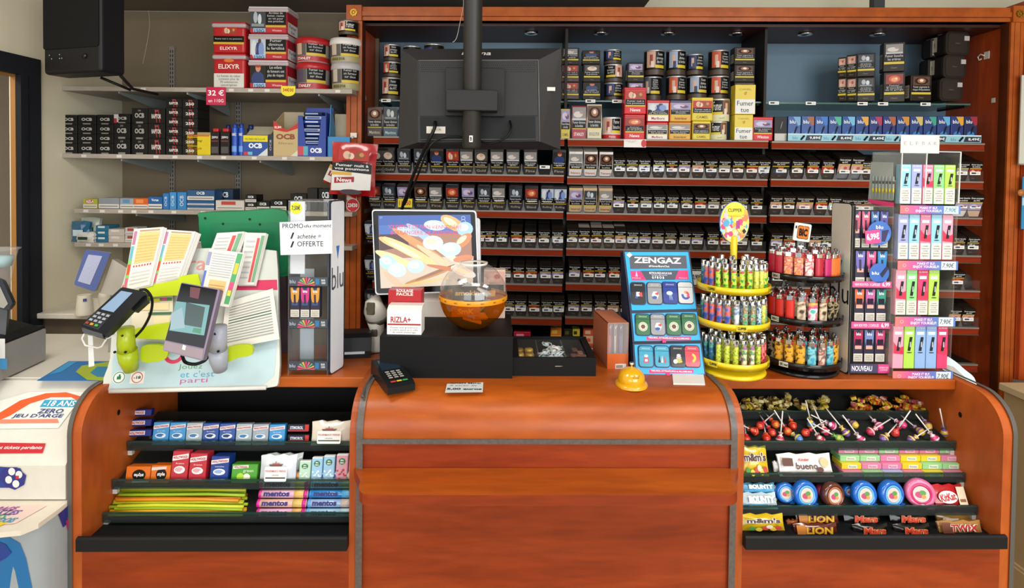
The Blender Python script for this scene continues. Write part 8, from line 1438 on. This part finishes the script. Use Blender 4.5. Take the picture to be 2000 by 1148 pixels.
slips([(400, 520), (452, 520), (477, 452), (424, 455)], -.015, 4, (2, .5), G2, 'white slips with red and green stripe at the top of the stand')
slips([(462, 556), (496, 556), (520, 455), (480, 454)], -.012, 4, (1.5, .8), G2, 'white slips with red and green stripe nearest the promo stand')
slips([(385, 590), (447, 600), (477, 494), (409, 486)], -.045, 4, (1.5, 0), [(.0, .02, .07, .6, '5468c0'), (.0, .7, .1, .95, '8890b0'), (.82, .05, .97, .98, '4c9c68'), (.84, .6, .95, .8, 'd8b840'), (.83, .3, .96, .45, 'd84c80'), (.84, .2, .94, .3, 'd8d040'), (.22, .08, .72, .45, 'dab878')] + [(.14, .52+.045*i, .78, .53+.045*i, 'a8aeb8') for i in range(10)] + [(.24, .1+.05*i, .7, .11+.05*i, 'c09850') for i in range(6)], 'front slip stack with blue and green margins beside the scanner terminal')
slips([(430, 684), (546, 662), (533, 563), (441, 590)], -.020, 1, (0, 0), [(.1, .85-.055*i, .92, .87-.055*i, '3c5c48' if i in (5, 6) else '90948c') for i in range(14)], 'white A4 letter with lines of text stuck on the stand', 'letter_sheet')
# card reader on its lime arm
def slab(loc, rz, rx, q, th_, c, name, label, cat, side=None):
    P_ = Plane(loc, rz, rx); t_ = thing(name, label, cat); P_.put(t_); m = MB(); m.prism(rounded(P_.pts(*q), .006, 3), 0, th_, c, side); m.build('case', t_); return P_, t_
def pp(P_, t_, name, q, c, y=-.001, label=None, th_=.0008): m = MB(); m.prism(P_.pts(*q), y, y+th_, c); return m.build(name, t_, label=label)
yR = 1.47; x, z = hy('C', 220, 610, yR)
P_, t_ = slab((x, yR, z), rad(14), rad(-30), [(238, 560), (287, 570), (205, 656), (156, 636)], .030, '15161a,.35', 'card_reader', 'black card reader with colour keys held up on the lime arm', 'card terminal')
pp(P_, t_, 'screen', [(237, 568), (259, 572), (222, 610), (197, 604)], '7c94b0,.1', -.0015)
pp(P_, t_, 'keypad_bed', [(188, 607), (219, 614), (192, 644), (162, 634)], '2c2e34,.4', -.0008)
for r in range(4):
    for c in range(3):
        cx, cy = 191+c*9-r*7.5, 611+c*2.6+r*6.2; col = ['8c3024', 'c8801c', '3c9c3c'][c] if r == 3 else '8c9098'; pp(P_, t_, 'key', [(cx-2, cy+2.2), (cx+4, cy+3.6), (cx+7, cy-.2), (cx+1.5, cy-1.8)], col+',.35', -.004, None if r < 3 else 'coloured function key', .003)
pp(P_, t_, 'card_slot', [(160, 640), (200, 652), (202, 660), (162, 648)], '3c3f44,.4', -.002, th_=.02)
m = MB(); q = P_.pts((262, 570), (284, 574), (285, 584), (262, 604), (246, 600)); m.prism(q, .012, .034, '0f1012,.4'); m.build('side_grip', t_)
cable('reader_cable', 'black cable looping from the card reader down behind its arm', [(272, 566, 1.47), (286, 567, 1.48), (297, 585, 1.49), (294, 612, 1.51), (280, 640, 1.53), (262, 660, 1.55)], .0035)
def arm(ax, ay, c, lobe, label, top, y0_):
    x, z = hy('C', ax, ay, y0_); t_ = thing('terminal_mount', label, 'mount'); put(t_, 'C', x, y0_, z); s = 1/FPX*y0_
    f = lambda px, py: ((px-ax)*s, (ay-py)*s)
    m = MB(); a, b = f(*top), (0, 0); m.tube([(a[0], 0, a[1]), (a[0]*.6, .004, a[1]*.6), (a[0]*.2, .012, a[1]*.35)], [.020, .022, .022], c, 14); m.build('upper_arm', t_); m = MB(); m.tube([(a[0]*.2, .012, a[1]*.38), (0, .02, a[1]*.1), (0, .03, -.02)], [.025, .024, .018], c if 'lime' in label else 'b8c420,.3', 14); m.build('lower_arm', t_)
    m = MB(); q = [f(*p) for p in lobe]; m.prism(q, .032, .042, 'b4c818,.3'); m.build('wall_plate', t_, label='lime wall plate')
    for dx, dz in ((-.014, a[1]*.42), (.014, a[1]*.42), (.006, a[1]*.85)): m = MB(); m.T = Matrix.Translation((dx+a[0]*.3, -.016, dz)) @ Matrix.Rotation(pi/2, 4, 'X'); m.cyl(.0035, 0, .003, '1c1c1c', n=8); m.build('bolt', t_)
arm(242, 715, 'b0c41c,.3', bez((262, 684), (290, 680), (310, 686), (312, 700), (300, 712), (262, 714), n=3), 'lime plastic arm holding the card reader on the game stand', (246, 640), 1.53)
arm(420, 715, 'a8aebc,.35', bez((425, 690), (455, 680), (480, 682), (480, 700), (455, 706), (425, 716), n=3), 'grey arm with lime foot holding the scanner terminal', (428, 636), 1.53)
t_ = thing('receipt_holder', 'white wire loop under the card reader with a paper strip', 'holder'); x, z = hy('C', 182, 670, 1.46); put(t_, 'C', x, 1.46, z); s = 1.46/FPX
m = MB(); m.tube([(-.022, 0, .024), (-.028, 0, .012), (-.020, 0, -.006), (.012, 0, -.012), (.022, 0, -.008), (.034, .0, .012), (.05, .01, .02)], .0025, 'dcdcd8,.3', 8); m.build('wire_loop', t_); m = MB(); m.add([(-.014, .001, .02), (-.002, .001, .018), (.0, .004, -.06), (-.016, .006, -.064)], [(0, 1, 2, 3)], 'dfe2e4,.5'); m.build('paper_strip', t_)
# scanner terminal
yR = 1.46; x, z = hy('C', 378, 625, yR); P_, t_ = slab((x, yR, z), rad(8), rad(-16), [(354, 551), (430, 565), (396, 705), (317, 684)], .028, '7c6c88,.35', 'scanner_terminal', 'mauve framed scanner terminal with teal screen beside the slips', 'terminal', '6c5c7c,.4')
pp(P_, t_, 'glass_front', [(355, 553), (425, 566), (398, 680), (323, 664)], '0e0f12,.1', -.001, 'black glass front')
m = MB(); m.poly(P_.pts((344, 588), (410, 596), (399, 655), (331, 645)), -.0014, '7cc0c0,.2,0,.8'); m.poly(P_.pts((364, 590), (401, 600), (394, 640), (360, 634)), -.0016, '1c4c48,.2,0,.7'); m.poly(P_.pts((335, 612), (356, 600), (362, 640), (333, 644)), -.0018, 'b8dce4,.2,0,.7'); m.poly(P_.pts((376, 648), (392, 652), (394, 642), (379, 640)), -.0019, '38a068,.2,0,.8'); m.poly(P_.pts((372, 560), (392, 563), (388, 584), (371, 580)), -.0015, '5c2c34,.3'); m.build('display', t_)
pp(P_, t_, 'lower_strip', [(323, 666), (398, 683), (395, 702), (318, 683)], '8c7c84,.4', -.001, 'grey mauve lower strip'); pp(P_, t_, 'barcode_label', [(358, 673), (364, 675), (362, 684), (356, 682)], 'd8d4d4', -.002)
cable('terminal_cable', 'black cable bowing under the scanner terminal', [(356, 694, 1.50), (362, 707, 1.52), (380, 711, 1.53), (398, 705, 1.54), (408, 694, 1.55)], .0045)
# blue display on its grey neck
yR = 1.80; x, z = hy('C', 178, 527, yR); P_, t_ = slab((x, yR, z), rad(22), rad(-8), [(167, 487), (216, 493), (186, 570), (144, 556)], .022, '1c3478,.3', 'customer_display', 'blue framed customer display at the corner worktop side', 'screen', 'b8b4a8,.4')
pp(P_, t_, 'screen', [(173, 497), (200, 500), (176, 556), (152, 549)], '8c8ea8,.15', -.0012); m = MB(); a = P_.px(176, 524); m.ring(a[0], a[1], .017, .0185, -.0016, 'a8aac8', 4, pi/4, pi/4+2*pi); m.ring(a[0], a[1], .008, .0095, -.0016, 'a8aac8'); m.build('screen_logo', t_, label='faint outline on the screen')
m = MB(); m.prism(P_.pts((216, 506), (252, 528), (246, 582), (192, 574)), .022, .10, 'a89e90,.5'); m.build('neck', t_, label='grey beige neck'); m = MB(); a = P_.px(222, 560); b = P_.px(222, 700); m.box(a[0]-.02, a[0]+.02, .05, .09, b[1], a[1]+.02, '8c8478,.5'); m.build('pole', t_)
# green sign behind
yG = 1.80; x, z = hy('C', 474, 540, yG); P_ = Plane((x, yG, z), rad(3), rad(6)); t_ = thing('green_sign', 'big green moulded plastic sign back behind the game slips', 'sign'); P_.put(t_)
m = MB(); m.prism(P_.pts(*bez((388, 425), (392, 416), (470, 413), (558, 413), (561, 480), (562, 538), (480, 545), (412, 542), (392, 470), n=3)), .0, .02, '1c7c50,.35'); m.build('shell', t_)
m = MB(); m.prism(rounded(P_.pts((408, 436), (560, 434), (561, 535), (424, 536)), .02), -.0012, 0, '17734a,.45'); m.build('recess', t_)
for px, py in ((401, 426), (436, 437), (488, 428), (508, 438)): m = MB(); a = P_.px(px, py); m.disc(a[0], a[1], .004, .004, -.0016, '0c2c1c', 10); m.build('rivet_hole', t_)
m = MB(); a, b = P_.px(500, 540), P_.px(563, 700); m.box(a[0], b[0], .0, .05, b[1]-.02, a[1], '4c3c44,.45'); m.build('foot', t_, label='brown plastic foot')
# ---- promo stand
x0, y0 = cnt(562, 733); x1 = cnt(641, 733)[0]; pl = Plane((x0, y0, TOP), 0); W_ = x1-x0; zz = lambda py: hy('C', 600, py, y0)[1]-TOP; H_ = zz(392)
t = acrylic(pl, W_, H_, .10, 'promo_stand', 'clear acrylic vape stand with printed strips and a handwritten promo sheet on it', 'display stand', [zz(722), zz(640), zz(558)])
m = MB(); m.box(.002, W_*.38, .01, .014, zz(536), zz(394), 'c8ccd4,.4'); m.box(.002, W_*.38, .094, .097, .01, zz(536), 'b8c0c8,.4'); m.disc(W_*.16, zz(407), .017, .017, .0092, 'e0d81c'); m.text('7,50€', W_*.16, zz(407), .024, .016, .0086, '2c3c48', bold=.03); m.build('white_back', t, label='white back card with yellow price dot')
for p0, p1 in ((541, 558), (623, 640), (705, 722)):
    a, b = zz(p1), zz(p0); m = MB(); m.box(.002, W_-.002, -.002, 0, a, b, '3c4250,.3'); m.text('blu', W_*.12, (a+b)/2, W_*.14, .010, -.0026, 'b8c0c8')
    for i in range(9): an = pi*i/8; cx = W_*.46; m.poly([(cx, a+.003), (cx+.024*cos(an-.12), a+.003+.022*sin(an-.12)), (cx+.026*cos(an+.12), a+.003+.022*sin(an+.12))], -.0026-.0001*i, ['c83c5c', 'd8a048', '58a878', 'd85c7c'][i % 4])
    m.quad(W_*.68, a+.004, W_*.78, b-.004, -.0026, '2c6c9c'); m.text('BAR\n1000', W_*.88, (a+b)/2, W_*.1, .014, -.0026, 'c8ccd0', bold=.03); m.build('printed_strip', t, label='dark printed strip with flower')
for i, (c, nm) in enumerate((('c88c2c', 'amber'), ('c02c78', 'magenta'), ('c88c2c', 'amber'))):
    pw = W_*.25; o = vpack(c, 1, pw-.001, zz(561)-zz(621), pc='2c4c80').build('vape_pack', label=f'{nm} topped vape pack in the promo stand, {["at its outer side", "in the middle", "at its inner side"][i]}', cat='vape pack', group='vape packs in the promo stand'); o.location = pl.loc + Vector((.004+pw*(i+.5), .004, zz(621.5)+.001))
xq, yq = cnt(644, 733); xq2, yq2 = cnt(671, 716); rz_ = math.atan2(yq2-yq, xq2-xq); P_ = Plane((xq, yq, TOP), rz_); Wp = math.hypot(xq2-xq, yq2-yq); Hp = hy('C', 645, 392, yq)[1]-TOP; t_ = thing('side_panel_sign', 'tall white panel with blue triangle at the side of the promo stand', 'sign panel'); P_.put(t_)
m = MB(); m.prism(rrect(0, 0, Wp, Hp, .010), 0, .010, '1c2434,.3'); m.prism(rrect(.003, .003, Wp-.003, Hp-.003, .009), -.001, 0, 'd4d8de,.3'); m.build('panel', t_); m = MB(); m.poly([(Wp*.38, Hp*.735), (Wp*.62, Hp*.735), (Wp*.5, Hp*.655)], -.0016, '1c6cb4'); m.text('blu', Wp*.5, Hp*.55, Wp*.85, Hp*.13, -.0016, '3c4450'); m.build('lettering', t_)
P_ = Plane((*[hy('C', 597, 464, y0-.012)[0], y0-.012, hy('C', 597, 464, y0-.012)[1]],), rad(-1), 0, rad(-1)); m = MB(); q = P_.pts((546, 434), (649, 430), (649, 495), (548, 498)); m.prism(q, 0, .0008, 'dfe3e8,.5')
for s, px, py, ww, hh_, k in (('PROMO', 572, 441, 40, 9, 0), ('du', 601, 441, 14, 6, .25), ('moment', 629, 441, 36, 6, .25), ('1', 571, 460, 8, 12, .2), ('achetée =', 604, 461, 46, 9, .2), ('1', 571, 477, 8, 12, .2), ('OFFERTE', 606, 476, 50, 10, 0)): a = P_.px(px, py); m.text(s, a[0], a[1], ww/FPX*y0, hh_/FPX*y0, -.0008, '24282c', shear=k)
o = m.build('promo_sheet', label='white handwritten promo sheet reading PROMO du moment, 1 achetée = 1 OFFERTE', cat='sheet'); P_.put(o)
# ================================================================ lottery unit, printer and things at the left edge
XR = XA-.034; yF = 1.463; zt2 = hy('C', 60, 909, yF)[1]; zb2 = hy('C', 60, 975, yF)[1]; YD = 1.60
t = thing('lottery_unit', 'white lottery counter unit with sloping printed top and clover emblem beside the rack', 'counter unit'); put(t, 'C', 0, 0, 0)
xf = min(hy('C', 128, 940, yF)[0], XR-.002)
m = MB(); XLf = -2.0
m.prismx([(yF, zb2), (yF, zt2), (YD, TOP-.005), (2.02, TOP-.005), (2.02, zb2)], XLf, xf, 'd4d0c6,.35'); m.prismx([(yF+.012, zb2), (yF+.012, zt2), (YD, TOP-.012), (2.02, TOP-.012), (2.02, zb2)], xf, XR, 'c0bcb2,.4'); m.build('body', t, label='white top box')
m = MB(); m.box(XLf, XR, YD+.01, 2.03, TOP-.004, TOP, 'dcd6c8,.35'); m.build('deck', t)
def PL(loc, rx): return Plane(loc, 0, rx)
P_ = PL((hy('C', 60, 940, yF)[0], yF-.001, zb2), 0); o1 = MB(); rd = P_.pts((-40, 884), (84, 886), (88, 866), (-40, 864))
P2 = PL((P_.loc.x, yF, zt2), -math.atan2(YD-yF, TOP-zt2)); 
def pr2(P, shapes, texts, name, label):
    m = MB()
    for j, (q, c) in enumerate(shapes): m.poly(P.pts(*q), -.001-.0003*j, c)
    for (s, px, py, ww, hh_, c, k) in texts:
        a = P.px(px-ww/2, py); b = P.px(px+ww/2, py); u = P.px(px, py-hh_/2); v = P.px(px, py+hh_/2); m.text(s, (a[0]+b[0])/2, (u[1]+v[1])/2, b[0]-a[0], u[1]-v[1], -.0028, c, shear=k, bold=.02)
    o = m.build(name, t, label=label); o.location = P.loc; o.rotation_euler = P.rot; return o
arcp = [(-30+0, 830)] + [(10+ (85-85*cos(pi*i/10)) , 812-46*sin(pi*i/10)**.8) for i in range(11)]
ring_o = [(-40, 826), (0, 806), (40, 782), (90, 768), (130, 766), (158, 774), (168, 784)]; ring_i = [(158, 786), (140, 776), (100, 776), (60, 788), (20, 812), (-40, 838)]
pr2(P2, [([(-60, 838), (114, 836), (168, 765), (60, 765), (-60, 800)], 'dcdcd4,.3'), (ring_o+ring_i, 'd8582c,.35'), ([(78, 795), (150, 795), (156, 781), (88, 781)], '2c98c0,.35'), ([(-60, 820), (113, 818), (116, 826), (-60, 828)], 'd88068,.4'), ([(-60, 886), (84, 885), (90, 866), (-60, 864)], 'b81c2c,.35')],
    [('-18 ANS', 118, 788, 62, 11, 'e4ecec', .2), ('ZERO', 100, 803, 50, 9, '2c3c78', .2), ("JEU D'ARGE", 75, 813, 100, 9, '2c3c78', .2), ('reçus et tickets perdants', 26, 875, 116, 8, 'e8d8d8', .2)], 'printed_top', 'printed sloping panel')
m = MB(); m.poly([P_.px(a, b) for a, b in ((-40, 908), (-20, 952), (30, 952), (50, 932), (40, 914))], -.001, '1c3a8c'); m.poly([P_.px(a, b) for a, b in ((10, 912), (34, 912), (52, 928), (48, 946), (30, 956), (14, 950), (-4, 932))], -.0013, '23287c')
for cx, cy, a_, c in ((24, 920, .4, 'e0e0dc'), (38, 926, -.6, 'e0e0dc'), (18, 936, .9, 'e0e0dc'), (32, 944, -.3, 'e0e0dc')): u = P_.px(cx, cy); m.disc(u[0], u[1], .0088, .010, -.0017, c, 12, a_)
u = P_.px(35, 931); m.quad(u[0]-.004, u[1]-.004, u[0]+.004, u[1]+.004, -.002, 'c02838'); o = m.build('clover_emblem', t, label='dark blue emblem with white four leaf clover'); o.location = P_.loc; o.rotation_euler = P_.rot
# lower shelf with curved front and the printed body below it
zl2 = zb2-.004; ed = [(-60, 1041), (0, 1040), (40, 1036), (75, 1022), (110, 999), (147, 969)]; w3 = [hz('C', a, b, zl2) for a, b in ed]; ptsd = [(max(min(a, XR), -2.0), b) for a, b in w3] + [(XR, 1.6), (-2.0, 1.6)]
n = len(ptsd); m = MB(); m.add([(a, b, zl2) for a, b in ptsd]+[(a, b, zl2-.012) for a, b in ptsd], [tuple(range(n)), tuple(range(2*n-1, n-1, -1))]+[(i, i+n, (i+1) % n+n, (i+1) % n) for i in range(n)], 'dcd4c4,.35'); m.build('lower_shelf', t, label='cream lower shelf with curved edge')
m = MB(); Z = zl2+.0015
def fl(q, c, j=0): w_ = [hz('C', a, b, Z+.0005*j) for a, b in q]; m.add([(a, b, Z+.0005*j) for a, b in w_], [tuple(range(len(w_)))], c)
fl([(-60, 985), (92, 987), (30, 1022), (-60, 1030)], 'e4c8c0,.4'); fl([(-60, 1026), (-2, 1028), (20, 1018), (-60, 1016)], 'e0c418,.4', 1)
for s, px, py, ww, c in (('RAGE', 14, 994, 40, '8c4c94'), ('S LES', 18, 1001, 44, '6c4c9c'), ('TS', 4, 1009, 22, '4c9c74'), ('DOIS', 14, 1016, 34, '3c94b8')):
    x, y = hz('C', px, py, Z); x2, _ = hz('C', px+ww, py, Z); m.T = Matrix.Translation((x, y, Z+.001)) @ Matrix.Rotation(-pi/2, 4, 'X'); m.text(s, 0, 0, x2-x, .019, 0, c, shear=.3, bold=.03); m.T = None
m.build('shelf_print', t, label='faded printed notice on the lower shelf')
pb = [(a+.0, b+.035) for a, b in ptsd[:6]]; m = MB(); k = len(pb); pb[-1] = (XR, pb[-1][1]); m.add([(a, b, zl2-.012) for a, b in pb]+[(a, b, 0) for a, b in pb], [(i, i+1, k+i+1, k+i) for i in range(k-1)], '9aa2a6,.45', True)
m.add([(XR-.001, pb[-1][1], zl2-.012), (XR-.001, 1.9, zl2-.012), (XR-.001, 1.9, 0), (XR-.001, pb[-1][1], 0)], [(0, 1, 2, 3)], '9aa2a6,.45'); m.build('lower_body', t, label='blue grey lower body')
m = MB()
def bp(px, py, off=.002):
    for i in range(k-1):
        a, b = Vector(pb[i]), Vector(pb[i+1]); d = sight('C', px, py); nx, ny = b.y-a.y, -(b.x-a.x); tt = (nx*a.x+ny*a.y)/(nx*d.x+ny*d.y); x = d.x*tt
        if a.x-1e-6 <= x <= b.x+1e-6: nn = Vector((nx, ny)).normalized(); return (x+nn.x*off, d.y*tt+nn.y*off, EYE.z+d.z*tt)
    return None
def bpoly(q, c, off=.002):
    v = [bp(a, b, off) for a, b in q]; v = [p for p in v if p]
    if len(v) > 2: m.add(v, [tuple(range(len(v)))], c)
bpoly([(0, 1050), (20, 1048), (40, 1060), (52, 1090), (64, 1147), (0, 1147)], '1c6ca8,.35'); bpoly([(0, 1056), (14, 1062), (24, 1078), (14, 1088), (0, 1096)], '1c3c90,.35', .003)
bpoly([(112, 1004), (124, 994), (132, 1020), (122, 1030)], '23307c,.35'); bpoly([(124, 994), (144, 975), (144, 1003), (128, 1012)], '23307c,.35'); bpoly([(126, 1018), (144, 1000), (144, 1046), (130, 1034)], 'b01c58,.35', .003); bpoly([(132, 1040), (145, 1050), (146, 1100), (138, 1070)], '3c78b0,.35')
m.build('body_print', t, label='blue and pink printed shapes')
# poster on the deck
fl2 = flat([(72, 744), (214, 744), (214, 706), (134, 706)], TOP+.003, '1c70b4,.35', 'deck_poster', 'blue and lime printed poster lying on the lottery unit deck', 'poster')
m = MB(); m.T = Matrix.Identity(4)
for j, (q, c) in enumerate(((((150, 706), (134, 706), (95, 732), (120, 726)), '2c98d0'), (((160, 714), (214, 706), (214, 744), (170, 742), (148, 726)), 'a4b830'), (((176, 728), (190, 716), (214, 716), (214, 736), (190, 736)), '2c88b0'))):
    w_ = [cnt(a, b, TOP+.005) for a, b in q]; m.add([(a-fl2.location.x, b-fl2.location.y, .0015+.0004*j) for a, b in w_], [tuple(range(len(w_)))], c+',.35')
m.build('poster_print', fl2)
# ticket printer
a, b = cnt(18, 738), cnt(92, 703); rz_ = math.atan2(b[1]-a[1], b[0]-a[0]); Lp = math.hypot(b[0]-a[0], b[1]-a[1]); P_ = Plane((a[0], a[1], TOP+.001), rz_); t_ = thing('ticket_printer', 'grey fronted black ticket printer at the picture edge', 'printer'); P_.put(t_)
hp = P_.px(85, 632)[1]; m = MB(); m.box(-.12, Lp+.004, .004, .16, 0, hp*.93, '17181c,.35', .006); m.prismx([(.0, hp*.90), (.03, hp*1.0), (.10, hp*1.18), (.16, hp*1.15), (.16, hp*.8)], -.12, Lp-.02, '131417,.35'); m.build('case', t_); m = MB(); m.prism(rounded([(-.12, .004), (Lp-.008, .004), (Lp-.006, hp*.86), (-.12, hp*.86)], .006), -.001, .006, '8c8a86,.4'); m.build('front_plate', t_, label='silver grey front plate')
yq = 1.62; x, z = hy('C', 5, 575, yq); P_, t_ = slab((x, yq, z), rad(25), rad(-12), [(-40, 530), (4, 546), (25, 592), (14, 607), (-40, 590)], .03, '1c2028,.3', 'tilted_screen', 'dark blue edged tilted screen at the picture edge above the printer', 'screen'); pp(P_, t_, 'grey_back', [(-30, 560), (-1, 556), (16, 593), (8, 602), (-30, 592)], '8a857c,.4', -.002); m = MB(); a = P_.px(-10, 592); m.box(a[0]-.02, a[0]+.02, .03, .05, a[1]-.09, a[1]+.02, '3a3a3c,.4'); m.build('support', t_)
x, z = hy('C', -6, 520, 1.75); t_ = thing('plastic_tub', 'translucent plastic tub with pale blue content at the picture edge', 'tub'); put(t_, 'C', x, 1.75, z); m = MB(); m.lathe([(.03, -.06), (.05, .05), (.054, .052)], 'film', n=20); m.build('tub_wall', t_); m = MB(); m.lathe([(.0, .0), (.036, .0), (.040, .03), (.0, .034)], 'a8c8cc,.5', n=16); m.build('tub_content', t_); m = MB(); m.lathe([(.054, .05), (.058, .054), (.0, .06)], 'film', n=20); m.build('tub_lid', t_)
o = MB().quad(-.03, 0, .0, .055, 0, 'd8d8d4').quad(-.03, -.03, .004, 0, .001, '3c88b8').build('ticket_card', label='white and blue card standing at the picture edge before the printer', cat='card'); x, z = hy('C', 10, 700, 1.57); put(o, 'C', x, 1.57, z)
